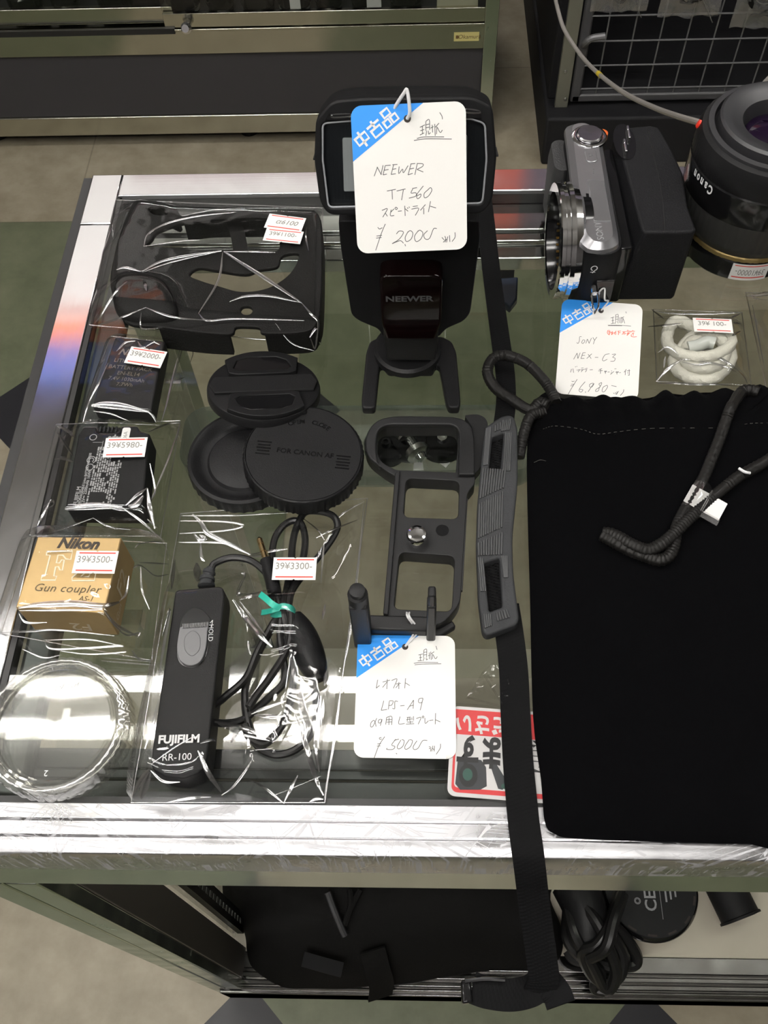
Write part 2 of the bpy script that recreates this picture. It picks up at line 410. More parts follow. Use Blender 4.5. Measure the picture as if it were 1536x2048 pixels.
# ------------------------------------------------------------------ the glass counter
XL, XR, YF, YBK = -0.252, 0.95, 0.0925, 0.5985
ZR = T + 0.0015                                # rail tops stand a hair above the glass
dc = thing('display_counter', 'glass topped display counter with worn aluminium rails in the foreground', 'display case', (0.35, 0.35, 0))
def prof_x(name, prof, x0, x1, m):             # profile in (y, z) run along x
    return MB().loft([[(x0, y, z) for y, z in prof], [(x1, y, z) for y, z in prof]]).build(name, m, dc, bevel=0.0008)
def arc(cy, cz, r, a0, a1, n=6): return [(cy + r * math.cos(R(a0 + (a1 - a0) * k / n)), cz + r * math.sin(R(a0 + (a1 - a0) * k / n))) for k in range(n + 1)]
# front rail: flat scored top, rolled nose, flat face below
top_prof = [(YF + 0.0252, ZR), (YF + 0.0252, ZR - 0.010), (YF + 0.003, ZR - 0.036), (YF, ZR - 0.036)] + [(YF, ZR - 0.006)] + [(YF + 0.001, ZR - 0.002), (YF + 0.003, ZR)]
top_prof = [(YF + 0.0252, ZR), (YF + 0.0252, ZR - 0.010), (YF + 0.004, ZR - 0.010), (YF + 0.004, ZR - 0.037), (YF - 0.0005, ZR - 0.037), (YF - 0.0005, ZR - 0.006), (YF + 0.0008, ZR - 0.0018), (YF + 0.004, ZR),
            (YF + 0.0085, ZR), (YF + 0.009, ZR - 0.0006), (YF + 0.0095, ZR), (YF + 0.0165, ZR), (YF + 0.0170, ZR - 0.0006), (YF + 0.0175, ZR)]
rl = prof_x('front_rail', top_prof[::-1], XL, XR, M_ALU); rl['label'] = 'bright scratched front rail'
prof_x('front_fascia', [(YF, ZR - 0.037), (YF + 0.012, ZR - 0.037), (YF + 0.012, ZR - 0.0845), (YF, ZR - 0.0845)], XL, XR, M_FASC)
prof_x('back_rail', [(YBK, ZR), (YBK, ZR - 0.03), (YBK - 0.0245, ZR - 0.03), (YBK - 0.0245, ZR)][::-1], XL + 0.0235, XR, M_ALUB)
lr = MB(); lr.box((XL + 0.0117, (YF + YBK) / 2 - 0.028, ZR - 0.015), (0.0234, YBK - YF - 0.056, 0.03)); lr.build('left_rail', M_ALUY, dc, bevel=0.0008)
cp = MB(); cp.box((XL + 0.0117, YBK - 0.0278, ZR - 0.0148), (0.0240, 0.0552, 0.0304)); cp.build('corner_cap', M_ALUY, dc, bevel=0.001)
MB().box((XL - 0.004, (YF + YBK) / 2, ZR - 0.020), (0.008, YBK - YF, 0.034)).build('edge_strip', M_GASKET, dc)
gs = MB()
gs.box((XL + 0.0252, (YF + YBK) / 2, T - 0.004), (0.0034, YBK - YF - 0.05, 0.0085)); gs.box(((XL + XR) / 2, YBK - 0.0258, T - 0.004), (XR - XL - 0.05, 0.0026, 0.0085))
gs.box(((XL + XR) / 2, YF + 0.027, T - 0.004), (XR - XL - 0.05, 0.0034, 0.0085)); pieces(gs, 'gasket', M_GASKET, dc)
MB().box(((XL + XR) / 2 + 0.0125, (YF + YBK) / 2, T - 0.003), (XR - XL - 0.03, YBK - YF - 0.052, 0.006)).build('glass_top', M_GLASS, dc)
# frame seen through the glass just inside the rails
un = MB()
for (y0, y1, z0, z1) in ((YBK - .055, YBK - .026, -.024, -.009), (YBK - .066, YBK - .058, -.020, -.010), (YBK - .082, YBK - .070, -.024, -.012)):
    un.box(((XL + XR) / 2, (y0 + y1) / 2, T + (z0 + z1) / 2), (XR - XL - 0.05, y1 - y0, z1 - z0))
un.lathe([(0.0055, 0), (0.0055, XR - XL - .06)], 16, Tr(XL + .03, YBK - .062, T - .016) @ Rot(90, 'Y'))
pieces(un, 'door_track', M_ALUP, dc, bevel=0.0008)
M_DARKM = mat('dark_anodised_lip', (.045, .047, .048), .4, .5)
uf = MB()
for (y0, y1, z0) in ((.029, .040, -.010), (.042, .047, -.014), (.049, .060, -.02)):
    uf.box(((XL + XR) / 2, YF + (y0 + y1) / 2, T + z0 - .004), (XR - XL - .05, y1 - y0, .008))
M_DALU = brushed('dark_anodised_aluminium', (0.16, 0.16, 0.155), 0.3, 'X', 0.05, 0.08)
pieces(uf, 'inner_frame', M_DARKM, dc, bevel=0.0006)
M_DALUY = brushed('grey_anodised_aluminium', (0.42, 0.44, 0.43), 0.3, 'Y', 0.05, 0.08)
MB().box((XL + 0.037, (YF + YBK) / 2, T - 0.013), (0.018, YBK - YF - .06, 0.012)).build('inner_side_frame', mat('grey_anodised_lip', (.075, .08, .08), .35, .5), dc, bevel=0.003)
# posts, side, deck and bottom rail
M_DBR = mat('brown_anodised_post', (0.075, 0.068, 0.062), 0.45, 0.3)
ps = MB(); ps.box((-0.2505, YF + .006, (T - .086) / 2 + .004), (0.0195, .012, T - .094)); ps.box((-0.2295, YF + .006, (T - .086) / 2 + .004), (0.0185, .012, T - .094)); pieces(ps, 'front_post', M_POST, dc, bevel=0.001)
MB().box((-0.2395, YF + .009, (T - .086) / 2 + .004), (0.004, .012, T - .096)).build('post_seam', M_GASKET, dc)
pi = MB(); pi.box((-0.2215, YF + .030, (T - .09) / 2 + .004), (0.004, .036, T - .10)); pi.build('inner_post', M_DBR, dc, bevel=0.001)
pb = MB()
for y in (YBK - .02,): pb.box((-0.235, y, (T - .04) / 2), (0.03, .03, T - .05))
for (x, y) in ((0.93, YF + .02), (0.93, YBK - .02)): pb.box((x, y, (T - .04) / 2), (0.03, .03, T - .05))
pieces(pb, 'rear_post', M_ALUZ, dc, bevel=0.001)
MB().box((-0.236, (YF + YBK) / 2 + .02, T / 2 - .02), (0.005, YBK - YF - .08, T - .20)).build('side_glass', M_GLASS, dc)
# slotted upright and bracket on the left side
su = MB(); su.box((-0.228, YF + .075, T / 2 - .02), (0.008, .022, T - .24)); su.build('slotted_upright', M_BLACKM, dc)
sl = MB()
for k in range(30): sl.box((-0.2236, YF + .075, 0.16 + k * .02), (0.0012, .006, .010))
pieces(sl, 'upright_slot', M_STEEL, dc)
ZD = T - 0.82
M_DECK = mat('cream_deck_board', (0.50, 0.46, 0.37), 0.55, var=0.1, vscale=25)
dk = MB(); dk.box((0.35, 0.3435, ZD - .011), (1.17, .415, .018)); dk.build('deck', M_DECK, dc)
M_WORNW = mat('worn_white_panel', (0.62, 0.62, 0.58), 0.4, var=0.25, vscale=18)
MB().box((-0.19, 0.22, ZD + 0.0005), (0.05, .16, .004)).build('deck_panel', M_WORNW, dc, bevel=0.001)
MB().box((-0.164, 0.22, ZD + 0.0015), (0.003, .16, .005)).build('deck_seam', M_GASKET, dc)
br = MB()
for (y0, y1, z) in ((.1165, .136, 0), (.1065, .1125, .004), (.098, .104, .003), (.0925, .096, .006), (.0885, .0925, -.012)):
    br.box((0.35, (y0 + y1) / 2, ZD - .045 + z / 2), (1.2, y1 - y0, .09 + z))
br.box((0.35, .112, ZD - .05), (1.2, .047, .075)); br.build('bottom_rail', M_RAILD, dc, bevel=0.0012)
kb = MB(); kb.box((0.35, .10, .022), (1.2, .016, .036)); kb.box((-.235, .35, .022), (.02, .48, .036)); kb.box((.94, .35, .022), (.02, .48, .036)); pieces(kb, 'plinth', M_DALU, dc)
ft = MB()
for x in (-.21, .3, .9):
    for y in (.15, .55): ft.box((x, y, .02), (.05, .05, .05))
pieces(ft, 'foot', M_BLACK, dc)
# inner glass shelf below the top
ZS = T - 0.12
MB().box((0.35, 0.40, ZS - .003), (1.15, .33, .006)).build('glass_shelf', M_GLASS, dc)
bk = MB()
for x in (-.215, .90):
    for y in (.28, .5): bk.box((x, y, ZS - .011), (.035, .012, .010))
pieces(bk, 'shelf_bracket', M_CHROME, dc)

# coloured banner added out of view so the rails and glass mirror its colours
bn = thing('reflection_board', 'banner with white, orange and blue bands, added for the metal rails to mirror', 'board', (-.3, 1.35, T + .9))
M_BW = mat('reflection_white', (.78, .76, .75), .6); M_BO = mat('reflection_orange', (.75, .16, .03), .6); M_BB = mat('reflection_blue', (.03, .08, .36), .6); M_BM = mat('reflection_maroon', (.17, .04, .07), .6); M_BP = mat('reflection_purple', (.06, .045, .07), .6); M_BR = mat('reflection_red', (.36, .055, .035), .6)
def band(name, x0, x1, z0, z1, m): MB().box(((x0 + x1) / 2, 1.35, T + (z0 + z1) / 2), (x1 - x0, .006, z1 - z0)).build(name, m, bn)
band('white_band', -1.0, -.50, .56, .925, M_BW); band('red_line', -1.0, -.50, .925, .945, M_BR); band('white_band', -1.0, -.50, .945, .965, M_BW)
band('orange_band', -1.0, -.50, .965, 1.03, M_BO); band('blue_band', -1.0, -.50, 1.03, 1.17, M_BB)
band('maroon_band', -1.0, -.50, .50, .56, M_BM); band('maroon_panel', -.50, -.05, .50, .60, M_BM); band('pale_panel', -.50, -.05, .60, .70, M_BW)
band('red_panel', .11, .185, .52, .72, M_BR); band('purple_panel', .185, .60, .52, .72, M_BP); band('grey_panel', .02, .11, .52, .72, M_BW)
for x in (-.95, -.55): MB().tube([(x, 1.35, T + 1.17), (x, 1.35, ZC)], .0015, 6).build('hanging_wire', M_STEEL, bn)
for x in (-.45, -.1, .06, .56): MB().tube([(x, 1.35, T + .70), (x, 1.35, ZC)], .0015, 6).build('hanging_wire', M_STEEL, bn)

# ------------------------------------------------------------------ dark panelled cabinet across the aisle
YC = 1.88
def zc(py, px=500, y=YC): return GY(px, py, y).z
cab = thing('display_cabinet', 'long aluminium display cabinet with a dark grey lower panel across the aisle', 'cabinet', (-0.8, YC + .3, 0))
xr = GY(987, 170, YC).x; xp = GY(963, 150, YC).x; x0 = -1.75
M_PANEL = mat('dark_grey_panel', (0.030, 0.029, 0.032), 0.6, bump=0.15, bscale=300)
z1, z2, z3, z4, z5, z6 = zc(266), zc(230), zc(106), zc(60), zc(50), zc(22)
def cbox(name, xa, xb, za, zb, y0, y1, m, bev=0.001, par=None):
    return MB().box(((xa + xb) / 2, (y0 + y1) / 2, (za + zb) / 2), (xb - xa, y1 - y0, zb - za)).build(name, m, par or cab, bevel=bev)
cbox('lower_rail', x0, xr, z1, z2, YC, YC + .03, M_CABALU, .002)
cbox('lower_panel', x0, xp, z2, z3, YC + .006, YC + .02, M_PANEL)
cbox('upper_rail', x0, xp, z3, z4, YC, YC + .03, M_CABALU)
cbox('door_track', x0, xp, z4, z5 - .006, YC - .002, YC + .03, M_CABALU)
xd = GY(345, 40, YC).x
cbox('door_rail', x0, xd, z5, z6 + .004, YC + .014, YC + .026, M_CABALU)
cbox('door_rail', xd - .02, xp, z5 - .004, z6 - .004, YC + .002, YC + .012, M_CABALU)
cbox('track_groove', x0, xd, z4 - .004, z4 + .008, YC - .003, YC + .004, M_GASKET, 0)
cbox('corner_post', xp, xr, z2 + .001, T + .55, YC - .001, YC + .03, M_POST)
cbox('side_panel', xr - .012, xr - .002, z1, T + .55, YC + .03, YC + .45, M_PANEL)
cbox('back_panel', x0, xr, z1, T + .55, YC + .45, YC + .46, M_PANEL)
cbox('cabinet_floor', x0, xr, z4 - .012, z4 - .002, YC + .03, YC + .45, M_PANEL)
cbox('sliding_glass', xd - .02, xp, z6, T + .5, YC + .005, YC + .009, M_GLASS, 0)
cbox('sliding_glass', x0, xd, z6, T + .5, YC + .018, YC + .022, M_GLASS, 0)
cbox('top_board', x0, xr, T + .55, T + .57, YC, YC + .46, M_PANEL)
for x in (-1.55, -1.01, -.4, .12):
    MB().lathe([(.022, 0), (.022, .02), (.012, .022), (.012, z1)], 16, Tr(x, YC + .06, 0)).build('foot', M_BLACK, cab)
    MB().lathe([(.022, 0), (.022, .02), (.012, .022), (.012, z1)], 16, Tr(x, YC + .40, 0)).build('foot', M_BLACK, cab)
pl = GY(372, 44, YC)
lk = MB(); lk.lathe([(.0085, -.002), (.0085, .012), (.0115, .0125), (.0115, .019), (.009, .022), (.009, .032), (.0075, .034)], 20, Tr(pl.x, YC, pl.z - .012) @ Rot(10, 'Y') @ Rot(62, 'X')).build('lock_cylinder', M_CHROME, cab)
p = GY(933, 73, YC)
st = MB(); st.box((p.x, YC - .0008, p.z), (.053, .0008, .019), mi=0)
for (yy, tx, mi_, sz, dx) in ((0, 'Okamura', 1, .0125, .006), ):
    v, f = text_geo(tx, sz, shear=0.15); st.add(v, f, Tr(p.x + dx, YC - .0014, p.z) @ Rot(90, 'X'), 1)
st.box((p.x - .0195, YC - .0014, p.z), (.006, .0006, .007), mi=1)
st.build('maker_sticker', [mat('yellow_sticker', (0.62, 0.55, 0.22), 0.5), mat('sticker_ink', (0.12, 0.07, 0.02), 0.6)], cab)
# lenses standing on the cabinet's floor, only their lower ends in view
rng = random.Random(4)
lens_px = [(60, .036), (140, .03), (235, .034), (300, .037), (372, .036), (445, .03), (520, .037), (592, .036), (660, .03), (735, .034), (812, .036)]
for k, (px, r) in enumerate(lens_px):
    a = GY(px, 30, YC + .075); zb = z4 - .002
    b = thing('camera_lens', 'black used lens standing inside the far cabinet, %s from its left end' % ['first', 'second', 'third', 'fourth', 'fifth', 'sixth', 'seventh', 'eighth', 'ninth', 'tenth', 'eleventh'][k], 'lens', (a.x, YC + .075, zb), 'used lenses in the far cabinet')
    h = rng.uniform(.07, .12)
    MB().lathe([(r * .82, 0), (r * .82, .004), (r * .92, .006), (r * .92, .018), (r, .022), (r, .05), (r * .93, .053), (r * .93, h), (r * .7, h), (r * .7, h - .008), (.001, h - .01)], 28, Tr(a.x, YC + .075, zb)).build('lens_barrel', M_BLACKG, b)
    MB().lathe([(r * .925, .009), (r * .935, .0095), (r * .935, .0135), (r * .925, .014)], 28, Tr(a.x, YC + .075, zb), caps=False).build('ring', M_STEEL if k in (4, 7) else M_BLACKM, b)
a = GY(915, 5, YC + .03)
tag(MB().box((a.x, YC + .035, z4 + .03), (.085, .012, .062)).build('paper_card', mat('cream_card', (.52, .50, .36), .7), None, bevel=.001), 'pale cream card standing at the right end inside the far cabinet', 'card')
for k, (px, w_) in enumerate(((590, .022), (748, .03))):
    a = GY(px, 6, YC + .034)
    tag(MB().box((a.x, YC + .034, z4 + .026), (w_, .002, .044)).build('price_card', M_STICK, None), ['small white price card at a lens in the middle of the far cabinet', 'small white price card at a lens right of middle in the far cabinet'][k], 'card', 'price cards in the far cabinet')

# ------------------------------------------------------------------ black rack with wire mesh
YK = 1.80; YM = 1.85
rk = thing('mesh_rack', 'black floor rack with a wire mesh front at the upper right', 'rack', (1.0, YK + .3, 0))
M_RACK = mat('dark_grey_rack', (0.013, 0.013, 0.0145), 0.6, spec=.15, bump=0.2, bscale=200, var=.2, vscale=8)
M_RACKB = mat('black_rack_inside', (0.008, 0.008, 0.008), 0.7)
M_WIRE = mat('grey_wire', (0.16, 0.16, 0.165), 0.4, 0.3)
M_FRAME = mat('grey_mesh_frame', (0.055, 0.055, 0.058), 0.45)
M_STRIP = mat('olive_grey_strip', (0.20, 0.20, 0.16), 0.4, 0.4)
zb = GY(1110, 238, YK).z; xb = 0.285
MB().box(((xb + 1.7) / 2, YK + .35, zb / 2), (1.7 - xb, .70, zb)).build('plinth', M_RACK, rk, bevel=.006)
zt = T + .65
MB().box((xb + .022, YM + .33, (zb + zt) / 2), (.03, .62, zt - zb)).build('side_panel', M_RACK, rk, bevel=.003)
MB().box((1.0, YM + .63, (zb + zt) / 2), (1.3, .02, zt - zb)).build('back_panel', M_RACKB, rk)
xs0 = GY(1106, 226, YM).x; xs1 = GY(1131, 227, YM).x
ps_ = MB(); ps_.box(((xs0 + xs1) / 2, YM - .005, (zb + zt) / 2), (xs1 - xs0, .012, zt - zb)); ps_.build('front_strip', M_STRIP, rk, bevel=.001)
rv = MB()
for py in (137, 192, 218): rv.lathe([(.004, 0), (.003, .002), (.001, .003)], 10, Tr(GY(1128, py, YM).x + .002, YM - .011, GY(1128, py, YM).z) @ Rot(90, 'X'))
pieces(rv, 'rivet', M_STEEL, rk)
xf = GY(1150, 190, YM).x; zf0 = GY(1300, 197, YM).z; zf1 = GY(1300, 182, YM).z
fr = MB(); fr.box((xf, YM, (zf0 + zt) / 2), (.022, .02, zt - zf0)); fr.box(((xf + 1.65) / 2, YM, (zf0 + zf1) / 2), (1.65 - xf + .02, .02, zf1 - zf0)); fr.build('mesh_frame', M_FRAME, rk, bevel=.004)
wm = MB(); vx = [GY(p, 172, YM).x for p in (1193.6, 1246, 1295, 1347, 1396, 1448, 1502)]; dx = (vx[-1] - vx[0]) / 6
for k in range(18):
    x = vx[0] + dx * k
    if x < 1.64: wm.tube([(x, YM - .004, zf1), (x, YM - .004, zt)], .0017, 6)
hz = [GY(1300, p, YM).z for p in (170.5, 123.5, 75.5, 25)]; dz = (hz[-1] - hz[0]) / 3
for k in range(14):
    z = hz[0] + dz * k
    if z < zt: wm.tube([(xf, YM - .008, z), (1.65, YM - .008, z)], .0019, 6)
wm.build('wire_mesh', M_WIRE, rk)
a = GY(1186, 56, YM)
hk = MB(); hk.tube(spline([(xf, YM - .01, a.z - .03), (xf, YM - .03, a.z - .012), (xf + .01, YM - .035, a.z), (xf + .035, YM - .035, a.z + .004)], 6), .007, 10); hk.build('hook', M_WIRE, rk)
MB().box((1.0, YM + .3, zt + .01), (1.44, .66, .02)).build('top_board', M_RACK, rk)

# bagged caps hanging on the mesh
M_HBAG = clear('crumpled_film', (.95, .95, .95), .16, .8, 3, .12, body=.10, bodycol=(.7, .7, .7))
def crumpled(x0_, x1_, za, zbm, y, seed, name, label, disc):
    r = random.Random(seed); P = []
    for j in range(15):
        row = []
        for i in range(19):
            u, v = i / 18, j / 14
            x = x0_ + (x1_ - x0_) * u; z = za + (zbm - za) * v
            d = .016 * math.sin(math.pi * u) * math.sin(math.pi * min(1, v * 1.15 + .05))
            d += .012 * pnoise(Vector((u * 5 + seed, v * 5, seed))) + .004 * pnoise(Vector((u * 13 + seed, v * 13, seed)))
            row.append((x, y - .012 - d, z + .004 * pnoise(Vector((u * 3, seed, 0)))))
        P.append(row)
    m = MB(); m.grid(P); m.grid([[(q[0], y - .009, q[2]) for q in row] for row in P])
    m.tube(spline([(x0_ + .01, y - .014, za + .01), ((x0_ + x1_) / 2, y - .03, (za + zbm) / 2), (x1_ - .008, y - .014, zbm - .012)], 6), .0012, 5)
    tag(m.build(name, M_HBAG, None), label, 'plastic bag', 'clear bags hanging on the mesh')
    b = thing('lens_cap', disc, 'lens cap', ((x0_ + x1_) / 2, y - .016, (za + zbm) / 2 + .005), 'caps in the hanging bags')
    rr = min(x1_ - x0_, za - zbm) * .36
    M0 = Tr((x0_ + x1_) / 2, y - .013, (za + zbm) / 2 + .005) @ Rot(90, 'X')
    MB().lathe([(rr, 0), (rr, .005), (rr * .95, .0065), (rr * .75, .0065), (rr * .72, .004), (.001, .004)], 32, M0).build('cap_disc', M_BLACKG, b)
    MB().lathe([(rr * .55, .004), (rr * .56, .005), (rr * .60, .005), (rr * .61, .004)], 32, M0, caps=False).build('cap_ring', M_STEEL, b)
for k, (p0, p1, pb_) in enumerate(((1178, 1290, 14), (1312, 1432, 24), (1455, 1560, 47))):
    A = GY(p0, pb_, YM); B = GY(p1, pb_, YM)
    nm = ['first from the strip post', 'second from the strip post', 'at the photo\'s right edge'][k]
    crumpled(A.x, B.x, A.z + .14, A.z, YM - .006, 3 + k, 'plastic_bag', 'clear bag hanging on the wire mesh, ' + nm, 'dark round cap in the hanging bag ' + nm)

# security cable from above the rack down to the counter's back edge
pts = []
for (px, py, y) in ((1095, -120, 1.62), (1108, -20, 1.55), (1116, 20, 1.50), (1130, 62, 1.45), (1163, 112, 1.37), (1199, 149, 1.28), (1250, 187, 1.16), (1310, 216, 1.02), (1360, 234, .90), (1400, 246, .80), (1440, 262, .715)):
    pts.append(GY(px, py, y))
e0 = pts[-1]; pts += [Vector((e0.x + .03, .66, T + .06)), Vector((e0.x + .05, .60, T + .012)), Vector((e0.x + .052, .585, T + .005))]
sc_ = thing('security_cable', 'pale grey security cable running down past the mesh to the lens', 'cable', pts[-1])
pts = [Vector((pts[0].x - .01, 1.70, pts[0].z + .25)), Vector((pts[0].x, 1.66, pts[0].z + .12))] + pts
MB().tube(spline(pts, 8), .0032, 10).build('cord', mat('grey_cable_sheath', (.30, .28, .26), .5), sc_)
q = GY(1199, 149, 1.28); q2 = GY(1205, 155, 1.268); d = (q2 - q).normalized()
MB().tube([q - d * .006, q - d * .0055, q + d * .0055, q + d * .006], .0038, 12).build('yellow_band', mat('yellow_tape', (.6, .45, .03), .5), sc_)
MB().lathe([(.012, 0), (.012, .003), (.004, .004), (.0035, .008)], 16, Tr(*(pts[-1] - Vector((0, 0, .0035))))).build('anchor_base', M_BLACK, sc_)

# ------------------------------------------------------------------ small helpers for goods on the glass
def homog(src):
    """map from a pixel quad (TL,TR,BR,BL) to the unit square u right, v down"""
    A = []; bb = []
    for (x, y), (u, v) in zip(src, ((0, 0), (1, 0), (1, 1), (0, 1))):
        A.append([x, y, 1, 0, 0, 0, -u * x, -u * y]); bb.append(u)
        A.append([0, 0, 0, x, y, 1, -v * x, -v * y]); bb.append(v)
    h = np.linalg.solve(np.array(A, float), np.array(bb, float))
    def f(x, y):
        d = h[6] * x + h[7] * y + 1
        return (h[0] * x + h[1] * y + h[2]) / d, (h[3] * x + h[4] * y + h[5]) / d
    return f
def stroke(mb, pts, w, M, mi, z=0.00012, smooth=True):
    """a flat line of width w through 2D points on the frame M"""
    P = [Vector((p[0], p[1], 0)) for p in pts]
    if smooth and len(P) > 2: P = spline(P, 4)
    L = []
    for k, p in enumerate(P):
        a = P[max(k - 1, 0)]; b = P[min(k + 1, len(P) - 1)]; t = (b - a)
        if t.length < 1e-9: t = Vector((1, 0, 0))
        t.normalize(); nrm = Vector((-t.y, t.x, 0)) * w / 2
        L.append(((p + nrm).x, (p + nrm).y, z)); L.append(((p - nrm).x, (p - nrm).y, z))
    fs = [(2 * k, 2 * k + 1, 2 * k + 3, 2 * k + 2) for k in range(len(P) - 1)]
    mb.add(L, fs, M, mi)

def price_tag(quad3, src, strokes, red, label, string, tw=0.0011):
    """quad3: world corners; src: corners in the tracing frame; strokes traced there"""
    M, W, H = quad_frame(*quad3); f = homog(src)
    def P(x, y):
        u, v = f(x, y); return ((u - .5) * W, (.5 - v) * H)
    c = M @ Vector((0, 0, 0))
    t = thing('price_tag', label, 'price tag', c, 'hanging second-hand price tags')
    r = .0052; hole = (-.010 * W, H / 2 - .098 * H)
    vs, fs = curve_geo([rrect(W, H, r, 6), circ(.0017, 20, *hole)], .0002)
    m = MB(); m.add(vs, fs, M)
    # blue corner, cut by a diagonal, following the rounded corner
    bx = W * .13; by = H / 2 - H * .365
    arcp = [(-W / 2 + r + r * math.cos(R(a)), H / 2 - r + r * math.sin(R(a))) for a in range(180, 89, -15)]
    poly = [(-W / 2, by)] + arcp + [(bx, H / 2)]
    vs, fs = curve_geo([poly], .00002); m.add(vs, fs, M @ Tr(0, 0, .00024), 1)
    # the three printed characters, drawn as rounded strokes along the diagonal
    ang = math.atan2(H / 2 - by, bx + W / 2); cx, cy_ = -W * .292, H * .350
    D = M @ Tr(cx, cy_, .0003) @ Matrix.Rotation(ang, 4, 'Z'); s = W * .128
    def ch(ox, lines):
        for ln in lines: stroke(m, [((ox + x) * s, y * s) for x, y in ln], s * .16, D, 2, 0.00006, False)
    ch(-1.13, [[(-.42, .28), (.42, .28), (.42, -.22), (-.42, -.22), (-.42, .36)], [(0, .56), (0, -.56)]])
    ch(0, [[(-.5, .3), (.5, .3)], [(0, .55), (0, .02)], [(-.36, 0), (.36, 0), (.36, -.5), (-.36, -.5), (-.36, .08)]])
    ch(1.13, [[(-.26, .52), (.26, .52), (.26, .1), (-.26, .1), (-.26, .6)], [(-.5, -.06), (-.08, -.06), (-.08, -.5), (-.5, -.5), (-.5, .02)], [(.08, -.06), (.5, -.06), (.5, -.5), (.08, -.5), (.08, .02)]])
    # hole seen dark, hand-written pencil lines
    m.add([(hole[0] + x, hole[1] + y, .00036) for x, y in circ(.0017, 20)], [list(range(20))], M, 3)
    for st_ in strokes:
        stroke(m, [P(*q) for q in st_], .00034, M, 4, .00026)
    for st_ in red:
        stroke(m, [P(*q) for q in st_], .0004, M, 5, .00026)
    m.build('card', [M_WHITE, M_BLUE, M_WHITEP, M_HOLE, M_PENCIL, M_REDPEN], t)
    if string:
        sm = MB(); hp = M @ Vector((hole[0], hole[1], .0006))
        for pts in string(hp, M): sm.tube(spline(pts, 8), tw / 2, 8)
        sm.build('string', M_STRING, t)
    return t

def sticker(px, h, text, parent, name='price_sticker', lines=True, hs=None, half=None):
    """label-gun price sticker lying on a bag"""
    hh = hs or [h] * 4
    M, W, H = quad_frame(*[G(x, y, k) for (x, y), k in zip(px, hh)])
    M = M @ Tr(0, 0, .0009)
    m = MB(); n = .0007
    out = [(-W / 2, H / 2), (-n, H / 2), (0, H / 2 - n), (n, H / 2), (W / 2, H / 2), (W / 2, -H / 2), (n, -H / 2), (0, -H / 2 + n), (-n, -H / 2), (-W / 2, -H / 2)]
    vs, fs = curve_geo([out], .0001); m.add(vs, fs, M)
    for y in (H / 2 - H * .10, -H / 2 + H * .13):
        m.box((0.0002, y, .00016), (W * .86, H * .055, .00006), M, 1)
    if text:
        v, f = text_geo(text, H * .42, spacing=1.0)
        xs = [q[0] for q in v]; k = min(1.0, W * .84 / (max(xs) - min(xs)))
        m.add([(q[0] * k, q[1], q[2]) for q in v], f, M @ Tr(-W * .02, H * .10, .0002), 2)
    m.build(name, [M_STICK, M_RED, M_STAMP], parent)
    return M, W, H

